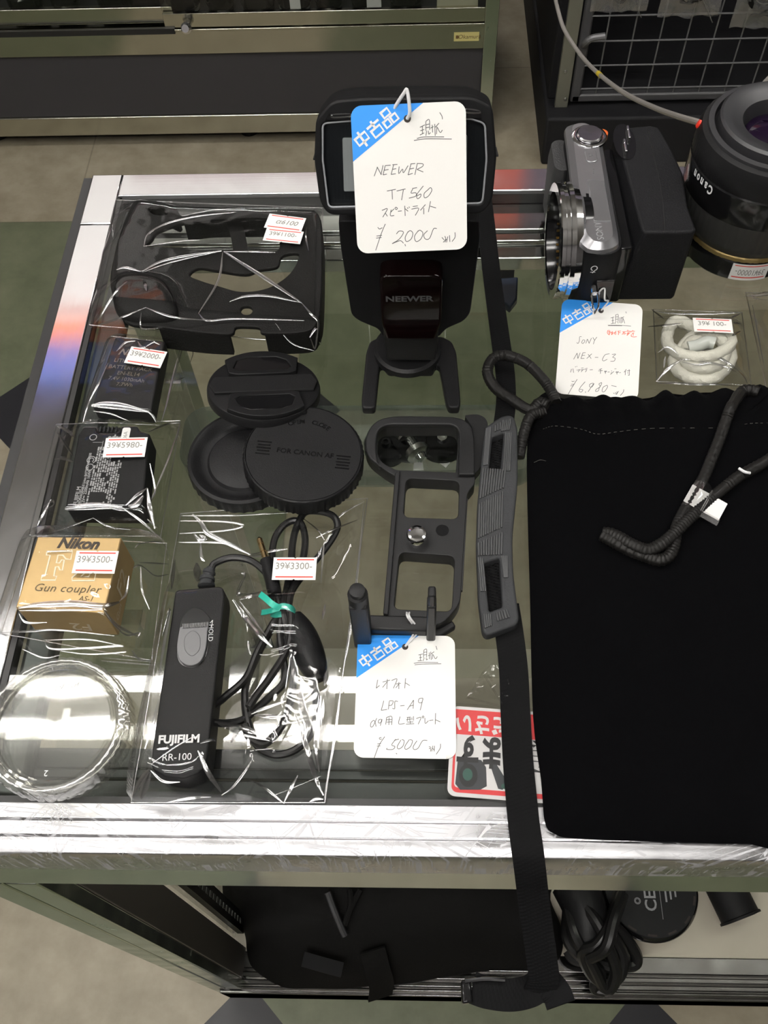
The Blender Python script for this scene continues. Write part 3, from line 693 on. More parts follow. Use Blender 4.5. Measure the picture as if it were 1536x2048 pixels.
FILM_N = [0]
def in_poly(p, poly):
    x, y = p; c = False; n = len(poly)
    for i in range(n):
        x1, y1 = poly[i]; x2, y2 = poly[(i + 1) % n]
        if (y1 > y) != (y2 > y) and x < (x2 - x1) * (y - y1) / (y2 - y1) + x1: c = not c
    return c
def pdist(p, poly):
    best = 1e9; px, py = p; n = len(poly)
    for i in range(n):
        ax, ay = poly[i]; bx, by = poly[(i + 1) % n]; dx, dy = bx - ax, by - ay
        t = max(0, min(1, ((px - ax) * dx + (py - ay) * dy) / (dx * dx + dy * dy + 1e-15)))
        best = min(best, math.hypot(px - ax - t * dx, py - ay - t * dy))
    return best
def film_bag(quad, contents, creases, label, seed, cat='plastic bag', slope=0.9, base=.0012, wr=.0007, nx=64, ny=64, edge=None, cw=.0015):
    """clear film bag: flat lower sheet and an upper sheet stretched over what is inside.
    quad: pixel corners on the glass; contents: [(pixel polygon, height)], creases: [(pixel line, width factor)]"""
    Q = [G(x, y, .001) for x, y in quad]
    cont = [([(G(x, y, h if not callable(h) else .02).x, G(x, y, h if not callable(h) else .02).y) for x, y in poly], h) for poly, h in contents]
    def height(x, y):
        b = base
        for poly, h in cont:
            if callable(h): h = h(x, y)
            d = 0 if in_poly((x, y), poly) else pdist((x, y), poly)
            # rounded shoulder then a taut slope
            b = max(b, h + .0012 - slope * d - (.0 if d > .002 else 0))
        return b
    c = (Q[0] + Q[1] + Q[2] + Q[3]) / 4
    t = thing('plastic_bag', label, cat, (c.x, c.y, T + .0004), 'clear bags of goods on the glass')
    Hm = np.zeros((ny + 1, nx + 1)); X = np.zeros_like(Hm); Y = np.zeros_like(Hm)
    for j in range(ny + 1):
        for i in range(nx + 1):
            u, v = i / nx, j / ny
            p = (Q[0] * (1 - u) + Q[1] * u) * (1 - v) + (Q[3] * (1 - u) + Q[2] * u) * v
            X[j, i], Y[j, i] = p.x, p.y; Hm[j, i] = height(p.x, p.y)
    for _ in range(2):                              # soften
        K = Hm.copy(); K[1:-1, 1:-1] = (Hm[1:-1, 1:-1] * 2 + Hm[:-2, 1:-1] + Hm[2:, 1:-1] + Hm[1:-1, :-2] + Hm[1:-1, 2:]) / 6
        Hm = np.maximum(K, Hm * .985)
    N = np.zeros_like(Hm)
    for j in range(ny + 1):
        for i in range(nx + 1):
            q = Vector((X[j, i] * 42 + seed * 7.3, Y[j, i] * 42, seed)); n1 = pnoise(q); n2 = 1 - abs(pnoise(q * 2.3 + Vector((5, 1, 2))))
            e = min(1, 6 * min(i, nx - i, j, ny - j) / nx)
            N[j, i] = wr * (n1 * .8 + n2 * n2 * 1.2) * (.25 + .75 * e)
    Hm = Hm + N
    P = [[(X[j, i], Y[j, i], T + Hm[j, i] if 0 < i < nx and 0 < j < ny else T + .0012 + max(0, N[j, i])) for i in range(nx + 1)] for j in range(ny + 1)]
    m = MB(); m.grid(P[::-1])
    m.grid([[(q[0], q[1], T + .0004) for q in r[::6]] for r in P[::-6]])
    def at_h(px, py):
        h = .01
        for _ in range(6):
            g = G(px, py, h); h = height(g.x, g.y) + .0003
        g = G(px, py, h); return Vector((g.x, g.y, T + h))
    for ln, k in creases:
        pts = [at_h(*q) for q in ln]; pts = spline(pts, 6) if len(pts) > 2 else [pts[0].lerp(pts[1], s / 10) for s in range(11)]
        n = len(pts)
        m.tube(pts, 1, 9, rfun=lambda th, s, kk, w=cw * k: (w * .62 * (.25 + .75 * math.sin(math.pi * kk)), w * .15 * (.25 + .75 * math.sin(math.pi * kk))), mi=1)
    # welded rim
    for a, b in ((0, 1), (1, 2), (2, 3), (3, 0)):
        pts = [Q[a].lerp(Q[b], s / 14) + Vector((0, 0, .0009 + .0006 * pnoise(Vector((s * .9, seed, a))))) for s in range(15)]
        m.tube(pts, .00035, 6, mi=1)
    m.build('film', [M_FILM, M_CREASE], t, ang=60)
    t['film'] = 0; del t['film']
    return t, at_h

# ------------------------------------------------------------------ the three hanging price tags
def pose(q, ht, hb): return [G(*q[0], ht), G(*q[1], ht), G(*q[2], hb), G(*q[3], hb)]
Y1 = lambda x, y: [[(x, y), (x + 8, y + 30), (x + 45, y + 12)], ]
s1 = [  # flash tag, traced on its own crop (1536 x 2009)
 [(885, 440), (945, 410)], [(890, 480), (935, 465)], [(915, 430), (915, 520)], [(885, 530), (935, 505)],
 [(955, 370), (955, 480)], [(955, 370), (995, 350), (1000, 470)], [(958, 410), (995, 400)], [(958, 445), (995, 438)], [(965, 480), (955, 540)], [(985, 480), (990, 520), (1010, 500)],
 [(1010, 450), (1045, 430)], [(1030, 410), (1035, 500)], [(1060, 400), (1065, 540)], [(1065, 440), (1110, 390)], [(1085, 430), (1080, 520)], [(1090, 440), (1125, 500), (1150, 470)], [(1118, 265), (1145, 310), (1150, 345)],
 [(850, 572), (930, 553), (1170, 552)], [(815, 595), (950, 575), (1260, 577)],
 [(345, 1015), (385, 905)], [(380, 905), (430, 1000)], [(425, 1000), (450, 885)],
 [(475, 890), (450, 1000)], [(475, 890), (540, 885)], [(465, 945), (515, 935)], [(450, 1000), (495, 990)],
 [(575, 880), (545, 995)], [(560, 880), (620, 875)], [(560, 935), (605, 925)], [(545, 995), (600, 985)],
 [(640, 900), (635, 985), (680, 930), (690, 975), (745, 890)],
 [(780, 870), (745, 1000)], [(775, 870), (830, 865)], [(765, 930), (815, 920)], [(745, 1000), (800, 980)],
 [(855, 860), (825, 1000)], [(855, 865), (920, 870), (915, 900), (850, 935)], [(850, 935), (925, 965)],
 [(495, 1190), (600, 1170)], [(555, 1180), (560, 1290)], [(610, 1190), (715, 1165)], [(690, 1170), (668, 1298)],
 [(800, 1165), (780, 1215), (835, 1210), (835, 1250), (755, 1275)], [(795, 1160), (850, 1150)],
 [(925, 1130), (850, 1230), (855, 1280), (890, 1260), (895, 1225), (850, 1250)],
 [(980, 1175), (935, 1220), (940, 1270), (985, 1250), (1025, 1185), (1010, 1150), (975, 1180)],
 [(435, 1420), (500, 1400), (445, 1500)], [(475, 1450), (500, 1490)], [(545, 1410), (535, 1480), (580, 1480)], [(540, 1440), (580, 1400)], [(600, 1380), (590, 1395), (605, 1410), (618, 1395), (600, 1380)],
 [(625, 1430), (670, 1425)], [(705, 1365), (710, 1485)], [(710, 1400), (745, 1430)], [(735, 1385), (745, 1400)], [(755, 1375), (762, 1390)],
 [(800, 1375), (860, 1365)], [(785, 1405), (870, 1395), (830, 1480)], [(950, 1350), (890, 1420)], [(930, 1390), (930, 1465)], [(1010, 1310), (985, 1440)], [(1005, 1370), (1075, 1390)],
 [(385, 1620), (405, 1640), (440, 1625)], [(475, 1580), (425, 1700), (360, 1895)], [(370, 1725), (435, 1715)], [(365, 1750), (430, 1740)],
 [(605, 1700), (640, 1665), (690, 1680), (640, 1760), (555, 1815)], [(555, 1815), (650, 1780), (690, 1810)], [(705, 1820), (715, 1845)],
 [(745, 1670), (710, 1740), (725, 1790), (780, 1760), (800, 1690), (770, 1660), (740, 1680)], [(865, 1660), (820, 1730), (840, 1790), (895, 1760), (920, 1690), (885, 1655), (860, 1670)],
 [(975, 1660), (930, 1710), (950, 1760), (1000, 1750), (1045, 1640), (1085, 1635)],
 [(1145, 1740), (1170, 1770)], [(1180, 1725), (1190, 1760), (1160, 1800)], [(1200, 1760), (1180, 1800)], [(1215, 1730), (1200, 1800)], [(1235, 1715), (1240, 1795)], [(1300, 1680), (1300, 1740), (1265, 1790)]]
q1 = [(701.5, 212), (931.2, 202), (934.6, 498), (714.5, 507.5)]
def str1(hp, M):
    a = G(808, 186, .21)
    return [[hp, M @ Vector((.0006, .030, .003)), a + Vector((.0015, 0, .001)), a, M @ Vector((-.007, .031, -.001)), M @ Vector((-.0085, .026, -.003))]]
price_tag(pose(q1, .204, .151), [(68, 190), (1425, 130), (1445, 1880), (145, 1935)], s1, [], 'white price tag with a blue corner hanging over the flash head, price 2,000', str1, .0017)
s2 = [
 [(940, 335), (1000, 320)], [(950, 370), (985, 365)], [(965, 330), (965, 410)], [(930, 412), (990, 408)],
 [(1010, 270), (1005, 370)], [(1010, 270), (1045, 258), (1045, 365)], [(1010, 300), (1045, 295)], [(1010, 335), (1045, 330)], [(1015, 370), (1000, 415)], [(1040, 370), (1045, 400), (1060, 385)],
 [(1065, 345), (1090, 335)], [(1080, 300), (1082, 390)], [(1100, 290), (1105, 400)], [(1105, 320), (1145, 290)], [(1125, 320), (1120, 390)], [(1130, 330), (1160, 385), (1185, 355)], [(1168, 215), (1182, 265)],
 [(880, 445), (980, 432), (1195, 435)], [(890, 465), (990, 455), (1235, 450)],
 [(415, 660), (399, 768)], [(398, 770), (442, 733)], [(480, 690), (575, 665)], [(540, 650), (535, 780)], [(535, 690), (480, 760)], [(595, 670), (665, 650), (620, 770)],
 [(650, 715), (715, 705)], [(690, 690), (690, 780)], [(690, 715), (650, 765)], [(775, 640), (765, 770)], [(775, 700), (830, 735)],
 [(500, 930), (470, 1050)], [(468, 1052), (545, 1040)], [(570, 935), (560, 1040)], [(570, 930), (620, 935), (600, 985), (565, 990)], [(680, 940), (645, 935), (640, 980), (640, 1030), (610, 1025)],
 [(710, 995), (765, 990)], [(880, 920), (800, 1045)], [(880, 920), (875, 1030)], [(825, 1000), (880, 985)], [(1000, 895), (950, 905), (945, 950), (985, 950), (1000, 900), (965, 1050)],
 [(415, 1150), (370, 1250), (340, 1255), (345, 1205), (385, 1180), (410, 1255)], [(470, 1160), (440, 1175), (440, 1210), (475, 1200), (480, 1160), (462, 1245)],
 [(540, 1140), (530, 1230)], [(540, 1140), (605, 1130), (605, 1235)], [(540, 1170), (605, 1165)], [(540, 1200), (605, 1195)], [(572, 1140), (570, 1235)],
 [(710, 1130), (695, 1220), (770, 1215)], [(795, 1140), (845, 1135)], [(790, 1165), (850, 1160)], [(810, 1140), (800, 1190)], [(835, 1135), (835, 1185)], [(860, 1140), (862, 1175)], [(880, 1125), (882, 1180)], [(800, 1200), (880, 1195)], [(840, 1185), (840, 1220)], [(785, 1225), (890, 1218)],
 [(915, 1155), (975, 1140), (940, 1225)], [(1000, 1120), (990, 1135), (1003, 1148), (1012, 1130), (1000, 1120)], [(1025, 1145), (1030, 1215), (1070, 1180)], [(1080, 1180), (1130, 1172)], [(1160, 1085), (1155, 1225)], [(1160, 1170), (1220, 1195)],
 [(480, 1390), (455, 1395), (460, 1412), (485, 1410)], [(520, 1380), (450, 1490), (395, 1640)], [(430, 1470), (475, 1465)], [(425, 1497), (470, 1492)],
 [(660, 1410), (610, 1480), (650, 1500), (625, 1535), (550, 1535), (555, 1520)], [(640, 1425), (700, 1410)], [(665, 1580), (678, 1592)],
 [(725, 1420), (680, 1500), (700, 1530), (750, 1495), (765, 1430), (735, 1415)], [(830, 1415), (775, 1500), (790, 1535), (845, 1500), (870, 1430), (835, 1415)], [(925, 1430), (880, 1500), (890, 1535), (940, 1520), (995, 1430), (1055, 1425)],
 [(1075, 1500), (1105, 1510)], [(1075, 1525), (1100, 1525), (1095, 1560)], [(1125, 1490), (1110, 1560)], [(1120, 1520), (1145, 1545)], [(1145, 1490), (1140, 1560)], [(1220, 1465), (1215, 1520), (1165, 1595)]]
q2 = [(711.9, 1270), (911, 1272.5), (911, 1518), (711, 1515.5)]
def str2(hp, M):
    a = G(812, 1232, .016)
    return [[hp, M @ Vector((.0045, .0355, .0025)), a + Vector((.0008, -.001, .001)), a + Vector((.0004, .003, -.002))], [hp, M @ Vector((.0062, .0352, .0022)), a + Vector((.002, -.001, .001)), a + Vector((.0018, .003, -.002))]]
price_tag(pose(q2, .006, .0012), [(140, 65), (1415, 80), (1415, 1650), (135, 1635)], s2, [], 'white price tag with a blue corner lying below the camera bracket, price 5,000', str2)
s3 = [
 [(935, 380), (985, 365)], [(945, 420), (980, 415)], [(965, 370), (962, 460)], [(935, 465), (990, 455)], [(1010, 330), (1005, 430)], [(1010, 335), (1045, 330), (1042, 430)], [(1010, 365), (1042, 362)], [(1008, 400), (1042, 398)], [(1012, 430), (995, 465)], [(1035, 430), (1042, 460)],
 [(1070, 370), (1065, 455)], [(1090, 365), (1085, 460)], [(1090, 385), (1130, 360)], [(1115, 375), (1105, 450)], [(1118, 390), (1140, 460)], [(1160, 285), (1165, 310)], [(890, 488), (1050, 488), (1230, 500)], [(895, 493), (1100, 495)],
 [(470, 660), (465, 720), (445, 755), (428, 740)], [(470, 655), (500, 655)], [(520, 700), (500, 740), (520, 755), (548, 715), (525, 698)], [(560, 755), (585, 690)], [(585, 690), (610, 755)], [(608, 755), (645, 675)], [(665, 665), (690, 710)], [(725, 660), (690, 710), (670, 765)],
 [(378, 985), (430, 895)], [(430, 895), (440, 975)], [(440, 975), (475, 890)], [(515, 890), (485, 975)], [(515, 890), (555, 888)], [(505, 930), (545, 928)], [(485, 975), (535, 972)], [(590, 910), (635, 975)], [(645, 905), (570, 975)],
 [(690, 958), (738, 958)], [(905, 905), (840, 920), (800, 985), (815, 1010), (870, 985)], [(940, 915), (995, 910), (950, 955), (985, 970), (970, 1010), (915, 1015)],
 [(345, 1125), (330, 1175)], [(365, 1120), (375, 1180)], [(400, 1090), (408, 1100)], [(420, 1085), (425, 1095)], [(425, 1135), (432, 1150)], [(445, 1130), (450, 1145)], [(468, 1128), (440, 1170)],
 [(485, 1115), (520, 1110)], [(475, 1140), (535, 1132)], [(508, 1138), (485, 1170)], [(545, 1115), (548, 1140)], [(570, 1110), (560, 1150), (545, 1170)], [(610, 1138), (655, 1135)],
 [(790, 1120), (745, 1135)], [(735, 1155), (800, 1150)], [(770, 1130), (765, 1195)], [(820, 1165), (855, 1155), (840, 1175)], [(830, 1150), (840, 1195)], [(870, 1170), (900, 1168)], [(925, 1150), (935, 1160)], [(920, 1175), (930, 1185)], [(910, 1205), (965, 1160)], [(975, 1120), (980, 1130)], [(990, 1118), (995, 1128)], [(985, 1175), (1030, 1165), (1010, 1185)], [(1000, 1160), (1008, 1205)], [(1040, 1180), (1062, 1178)],
 [(1145, 1130), (1110, 1175)], [(1130, 1155), (1125, 1215)], [(1150, 1155), (1200, 1150)], [(1185, 1130), (1185, 1215), (1165, 1210)], [(1160, 1175), (1168, 1190)],
 [(345, 1300), (360, 1310), (385, 1300)], [(425, 1275), (350, 1390), (290, 1490)], [(335, 1345), (385, 1345)], [(325, 1370), (372, 1368)],
 [(540, 1310), (470, 1390), (450, 1440), (480, 1460), (505, 1425), (460, 1420)], [(545, 1450), (540, 1468)], [(660, 1330), (610, 1345), (605, 1385), (645, 1380), (665, 1335), (580, 1455)],
 [(780, 1320), (740, 1345), (760, 1380), (700, 1420), (690, 1450), (730, 1440), (745, 1395), (775, 1350), (780, 1320)], [(860, 1360), (800, 1390), (785, 1450), (820, 1450), (865, 1385), (855, 1358)], [(920, 1365), (995, 1380)],
 [(945, 1470), (965, 1485)], [(975, 1460), (985, 1490)], [(1000, 1450), (1000, 1490)], [(1025, 1445), (985, 1495)], [(1100, 1420), (1090, 1460), (1045, 1510)]]
r3 = [[(890, 560), (880, 600), (905, 630)], [(905, 555), (910, 630)], [(895, 585), (930, 575)], [(900, 605), (935, 598)], [(925, 590), (960, 600), (945, 625)], [(955, 575), (940, 630)], [(975, 590), (985, 620)],
      [(1010, 570), (985, 605)], [(1005, 590), (1000, 630)], [(1030, 575), (1080, 572)], [(1045, 575), (1042, 630)], [(1045, 598), (1075, 596)],
      [(1100, 585), (1155, 580)], [(1130, 582), (1095, 625)], [(1128, 595), (1125, 630)], [(1135, 600), (1155, 618)], [(1180, 555), (1182, 570)], [(1160, 575), (1215, 575), (1210, 590)], [(1165, 605), (1215, 600)], [(1190, 585), (1170, 635)], [(1205, 600), (1165, 640)],
      [(1255, 560), (1255, 575)], [(1230, 590), (1235, 575), (1285, 575)], [(1240, 605), (1275, 600)], [(1258, 600), (1258, 640)], [(1235, 620), (1230, 650), (1270, 660), (1310, 655)]]
q3 = [(1125.8, 598), (1288.5, 610.3), (1272.7, 800.3), (1108.7, 786.7)]
def str3(hp, M):
    a = G(1205, 588, .030)
    return [[hp, M @ Vector((.0035, .0335, .002)), a + Vector((.0015, -.003, -.002)), a + Vector((.001, .002, .003)), a + Vector((-.002, .001, .001)), M @ Vector((-.002, .036, .001)), M @ Vector((-.001, .031, -.002))]]
price_tag(pose(q3, .020, .0012), [(225, 95), (1415, 185), (1300, 1575), (100, 1475)], s3, r3, 'white price tag with a blue corner and a red note, below the silver topped camera', str3)

def px_poly(pts, h): return [(G(x, y, h).x, G(x, y, h).y) for x, y in pts]
def cpx(pts, ox, oy, s): return [(ox + x / s, oy + y / s) for x, y in pts]
def cen(poly): return Vector((sum(p[0] for p in poly) / len(poly), sum(p[1] for p in poly) / len(poly), 0))
def smooth_poly(pts, n=6):
    return [(p.x, p.y) for p in spline([(x, y, 0) for x, y in pts], n, True)]

# ------------------------------------------------------------------ camera half case in its bag
hc = G(430, 540, .01)
M_LEATH = mat('black_leatherette', (0.009, 0.0088, 0.0085), 0.55, spec=.1, bump=0.4, bscale=1100)
H1 = .022
t = thing('camera_case', 'black camera half case with a big round lens opening, in a clear bag', 'camera case', (hc.x, hc.y, T + .001))
C3 = lambda pts: cpx(pts, 150, 360, 2.793)
outer = smooth_poly(C3([(235, 700), (195, 560), (240, 330), (310, 150), (350, 112), (480, 120), (560, 150), (600, 200), (700, 180), (1000, 168), (1290, 165), (1345, 175), (1375, 240), (1380, 450), (1372, 700), (1355, 790), (1290, 845), (1060, 855), (1030, 825), (980, 818), (900, 820), (870, 858), (700, 850), (470, 820), (300, 800)]), 5)
upper = smooth_poly(C3([(430, 330), (470, 285), (620, 235), (830, 215), (1050, 210), (1100, 240), (1140, 330), (1120, 395), (950, 392), (700, 388), (480, 372), (400, 368)]), 5)
lens = smooth_poly(C3([(640, 530), (690, 490), (800, 505), (950, 525), (1030, 500), (1130, 480), (1160, 420), (1250, 415), (1200, 520), (1080, 600), (930, 622), (800, 590), (700, 560)]), 5)
hole = smooth_poly(C3([(925, 725), (940, 705), (975, 705), (992, 725), (975, 748), (940, 748)]), 4)
slot = smooth_poly(C3([(412, 165), (430, 148), (495, 148), (520, 170), (505, 195), (440, 190)]), 4)
def flat(polys, h, th, m_, name, par, bev=.0008):
    W = [px_poly(q, h) for q in polys]
    vs, fs = curve_geo(W, th / 2, bev, 2)
    return MB().add(vs, fs, Tr(0, 0, T + h - th / 2)).build(name, m_, par)
flat([outer, upper, lens, hole, slot], H1, .0032, M_LEATH, 'front_panel', t)
def wall(pts, h0, h1, th, name, par, m_):
    """upright wall following the panel's edge"""
    P = [Vector((*q, 0)) for q in px_poly(pts, h1)]; m = MB(); rings = []
    for k, p in enumerate(P):
        a = P[max(k - 1, 0)]; b = P[min(k + 1, len(P) - 1)]; tt = (b - a).normalized(); n = Vector((-tt.y, tt.x, 0)) * th / 2
        rings.append([(p + n) + Vector((0, 0, T + h0)), (p - n) + Vector((0, 0, T + h0)), (p - n) + Vector((0, 0, T + h1 - .002)), (p + n) + Vector((0, 0, T + h1 - .002))])
    return m.loft(rings).build(name, m_, par)
C3s = lambda pts: [(q.x, q.y) for q in spline([(x, y, 0) for x, y in C3(pts)], 5)]
wall(C3s([(245, 690), (205, 560), (248, 330), (318, 160), (352, 122), (480, 130), (560, 160)]), .001, H1, .003, 'grip_wall', t, M_LEATH)
wall(C3s([(600, 207), (800, 185), (1290, 175), (1338, 185), (1366, 240), (1370, 450), (1362, 700), (1345, 785)]), .001, H1, .003, 'top_wall', t, M_LEATH)
wall(C3s([(470, 812), (700, 840), (860, 848)]), .001, H1, .003, 'bottom_wall', t, M_LEATH)
wall(C3s([(1060, 845), (1290, 836), (1340, 795)]), .001, H1, .003, 'bottom_wall', t, M_LEATH)
m = MB(); pts = [G(x, y, .010) for x, y in C3([(870, 205), (905, 290), (925, 390), (930, 430)])]
P = spline(pts, 6); m.ribbon(P, [Vector((1, .2, 0))] * len(P), .0105, .002).build('snap_strap', M_LEATH, t)
# raised grip bulge on the left
m = MB(); gp = smooth_poly(C3([(215, 690), (235, 560), (330, 530), (480, 560), (560, 680), (570, 780), (420, 800), (270, 780)]), 4)
W0 = px_poly(gp, H1); c0 = cen(W0)
rings = [[(c0.x + (x - c0.x) * s, c0.y + (y - c0.y) * s, T + H1 + z) for x, y in W0] for s, z in ((1, -.001), (.98, .002), (.9, .005), (.75, .0068), (.4, .0075))]
m.loft(rings).build('grip', M_LEATH, t)
b1, at1 = film_bag([(232, 402), (646, 418), (642, 690), (180, 652)],
    [(C3([(215, 690), (240, 330), (350, 115), (560, 150), (1345, 175), (1372, 700), (1300, 845), (470, 820)]), .0232), (gp, .029)],
    [(C3([(375, 510), (480, 455), (640, 420), (820, 395)]), 1.5), (C3([(378, 515), (500, 470), (650, 432), (815, 398)]), .7), (C3([(830, 400), (1050, 540), (1265, 685)]), 1.7), (C3([(845, 402), (1100, 575), (1270, 690)]), .7),
     (C3([(825, 405), (800, 560), (690, 745)]), 1.0), (C3([(690, 745), (740, 785), (900, 775), (1280, 785)]), .9), (C3([(865, 678), (950, 650), (1080, 648), (1265, 685)]), 1.2),
     (C3([(385, 368), (410, 300), (520, 240), (700, 200), (900, 180)]), 1.0), (C3([(385, 370), (600, 340), (700, 335)]), .6), (C3([(232, 500), (285, 488), (370, 512)]), 1.2), (C3([(365, 515), (240, 610), (150, 750), (110, 800)]), 1.0),
     (C3([(375, 520), (390, 580), (400, 620)]), 1.4), (C3([(395, 712), (240, 775), (80, 825)]), .9), (C3([(395, 712), (480, 745), (575, 770), (760, 785)]), .9), (C3([(370, 740), (365, 800), (380, 830), (490, 825)]), .6),
     (C3([(1265, 685), (1320, 750), (1360, 800), (1340, 950)]), .9), (C3([(820, 120), (790, 150), (850, 150), (820, 122)]), .4), (C3([(600, 200), (850, 160), (1360, 155)]), .6), (C3([(1320, 170), (1290, 300), (1305, 395)]), .8),
     (C3([(830, 400), (1000, 400), (1120, 405)]), .8), (C3([(1120, 800), (1210, 910), (1340, 955)]), .5), (C3([(1310, 880), (1350, 830), (1340, 940), (1315, 885)]), 1.6)],
    'clear bag around the black camera half case by the counter\'s far left corner', 1, wr=.00022)
sticker(C3([(1062, 272), (1272, 297), (1265, 362), (1060, 345)]), .0252, '39¥1100-', b1, half='lower')
Ms, Ws, Hs = sticker(C3([(1078, 192), (1280, 220), (1275, 298), (1067, 272)]), .0250, '', b1)
m = MB(); m.add(*text_geo('α6100', Hs * .42, shear=.25), Ms @ Tr(.001, 0, .0003)); m.build('handwriting', M_STAMP, b1)

# ------------------------------------------------------------------ small black battery in its bag
def slab(name, top, h, z0, m_, par, bev=.0012, seg=3):
    W = px_poly(top, h); a = sum(W[i][0] * W[(i + 1) % len(W)][1] - W[(i + 1) % len(W)][0] * W[i][1] for i in range(len(W)))
    if a < 0: W = W[::-1]
    return MB().prism(W, T + z0, T + h).build(name, m_, par, bevel=bev, seg=seg)
M_BATT = mat('charcoal_battery_plastic', (0.016, 0.0155, 0.016), 0.45, spec=.2, bump=.1, bscale=1500)
q = [(230, 673), (330, 682), (302, 823), (183, 812)]; h = .014
c = G(258, 748, h)
t = thing('camera_battery', 'small charcoal camera battery in a clear bag, below the camera half case', 'battery', (c.x, c.y, T + .0006), 'bagged camera batteries')
slab('battery_case', q, h, .0006, M_BATT, t)
M, W, H = quad_frame(*[G(x, y, h) for x, y in q])
m = MB()
for (tx, y, sz, sh, bo) in (('Nikon', .23, .0062, .35, .0002), ('LITHIUM-ION', .105, .0037, 0, 0), ('BATTERY PACK', .012, .0037, 0, 0), ('EN-EL14', -.07, .0037, 0, 0), ('7.4V 1030mAh', -.15, .0035, 0, 0), ('7.7Wh', -.225, .0035, 0, 0)):
    m.add(*text_geo(tx, sz * 1.15, shear=sh, bold=bo), M @ Tr(-.0012 if tx != 'Nikon' else -.004, y * H + .003, .0002))
m.build('printed_lettering', M_DIMP if False else mat('faint_gold_print', (.16, .135, .105), .5), t)
C6 = lambda pts: cpx(pts, 0, 640, 3.84)
b2, _ = film_bag([(222, 674), (368, 690), (322, 852), (167, 845)], [(q, h)],
    [(C6([(700, 655), (800, 640), (950, 655), (1140, 705)]), 2.0), (C6([(700, 662), (900, 680), (1140, 708)]), .8), (C6([(1140, 705), (1180, 740), (1200, 785)]), .9), (C6([(895, 240), (960, 175), (1040, 160)]), .9), (C6([(1060, 165), (1085, 205), (1120, 210)]), 1.2), (C6([(1110, 210), (1180, 170), (1230, 190)]), .8),
     (C6([(1380, 230), (1330, 420), (1280, 640), (1240, 780)]), .7), (C6([(635, 790), (680, 640), (760, 480), (830, 330)]), .7), (C6([(640, 780), (690, 770), (700, 790)]), 1.0), (C6([(1330, 470), (1420, 440)]), .5), (C6([(1400, 200), (1480, 240), (1460, 330)]), .5), (C6([(720, 700), (850, 720), (1000, 780)]), .6), (C6([(1250, 175), (1340, 165), (1400, 195)]), .6)],
    'clear bag around the small charcoal battery below the camera half case', 2, wr=.00022)
sticker(C6([(1010, 210), (1288, 252), (1232, 378), (958, 335)]), .0165, '39¥2000-', b2)

# ------------------------------------------------------------------ battery with the long grey label
q = C6([(605, 865), (1150, 862), (1092, 1445), (500, 1440)]); h = .019
c = G(208, 945, h)
t = thing('camera_battery', 'black camera battery covered in tiny grey print in a clear bag, above the gold box', 'battery', (c.x, c.y, T + .0006), 'bagged camera batteries')
body = C6([(600, 880), (640, 822), (740, 822), (745, 870), (920, 870), (930, 815), (1055, 812), (1075, 850), (1150, 872), (1092, 1445), (500, 1440)])
slab('battery_case', body, h, .0006, M_BLACKM, t, .0011)
ct = MB(); Wc = [G(x, y, h - .004) for x, y in C6([(750, 822), (918, 822), (918, 868), (750, 868)])]
Mc, wc, hc_ = quad_frame(*Wc); ct.box((0, 0, -.005), (wc, hc_, .009), Mc)
for k in range(5): ct.box((wc * (-.36 + .18 * k), 0, .0003), (wc * .06, hc_ * .9, .0016), Mc, 1)
ct.build('contact_block', [M_BLACK, M_RUBBER], t)
M, W, H = quad_frame(*[G(x, y, h) for x, y in q]); lab = MB(); rng = random.Random(11)
def lp(u, v): return (-W / 2 + u * W, -H / 2 + v * H)          # u across, v up the battery
# columns of print run up the battery (turned a quarter), two panels with a bare window between
cols = []
u = .15
for tx, uu, sz in (('FUJIFILM', .155, .0036), ('RECHARGEABLE Li-ion BATTERY NP-W235', .205, .0020), ('7.2V⎓ 2200mAh 16Wh', .25, .0026)):
    v, f = text_geo(tx, sz, 'LEFT', bold=.00006); x, y = lp(uu, .03); lab.add(v, f, M @ Tr(x, y, .0002) @ Rot(90, 'Z'))
uu = .30
while uu < .66:
    v = .03 if not (.33 < uu < .50) else .20
    top = .80 if uu < .44 else (.97 if uu < .5 else .62)
    while v < top - .03:
        L = rng.uniform(.012, .075); L = min(L, top - v)
        if rng.random() < .90:
            x, y = lp(uu, v + L / 2); lab.box((x, y, .0002), (.0010 * rng.uniform(.75, 1.1), L * H * .9, .00008), M)
        v += L + .008
    uu += .0315
# marks near the top
for (a, b, r_) in ((.19, .93, .0021), (.235, .525, .0022)):
    x, y = lp(a, b); stroke(lab, [(x + r_ * math.cos(k * .42), y + r_ * math.sin(k * .42)) for k in range(16)], .0005, M, 0, .0002)
x, y = lp(.235, .62)
for s_ in (.0026, .0014): stroke(lab, [(x + s_ * math.cos(R(a)), y + s_ * math.sin(R(a))) for a in range(-60, 241, 30)], .0005, M, 0, .0002)
for k, n_ in enumerate('1234'):
    x, y = lp(.42 + .05 * k, .925); lab.add([(x + .0011 * math.cos(a * .5236), y + .0011 * math.sin(a * .5236), .0002) for a in range(12)], [list(range(12))], M)
a_, b_ = lp(.20, .86), lp(.34, .86); stroke(lab, [a_, b_], .0003, M, 0, .0002); stroke(lab, [lp(.34, .60), lp(.34, .88)], .0003, M, 0, .0002)
lab.build('label_print', M_GREYP, t)
m = MB(); Mw, ww, hw = quad_frame(*[G(x, y, h) for x, y in C6([(945, 828), (1005, 828), (990, 925), (925, 925)])])
vs, fs = curve_geo([rrect(ww, hw, .0014)], .00006); m.add(vs, fs, Mw @ Tr(0, 0, .0002)); m.add(*text_geo('106A', .0034), Mw @ Tr(0, -.002, .0003) @ Rot(90, 'Z'), 1)
m.build('white_label', [M_STICK, M_STAMP], t)
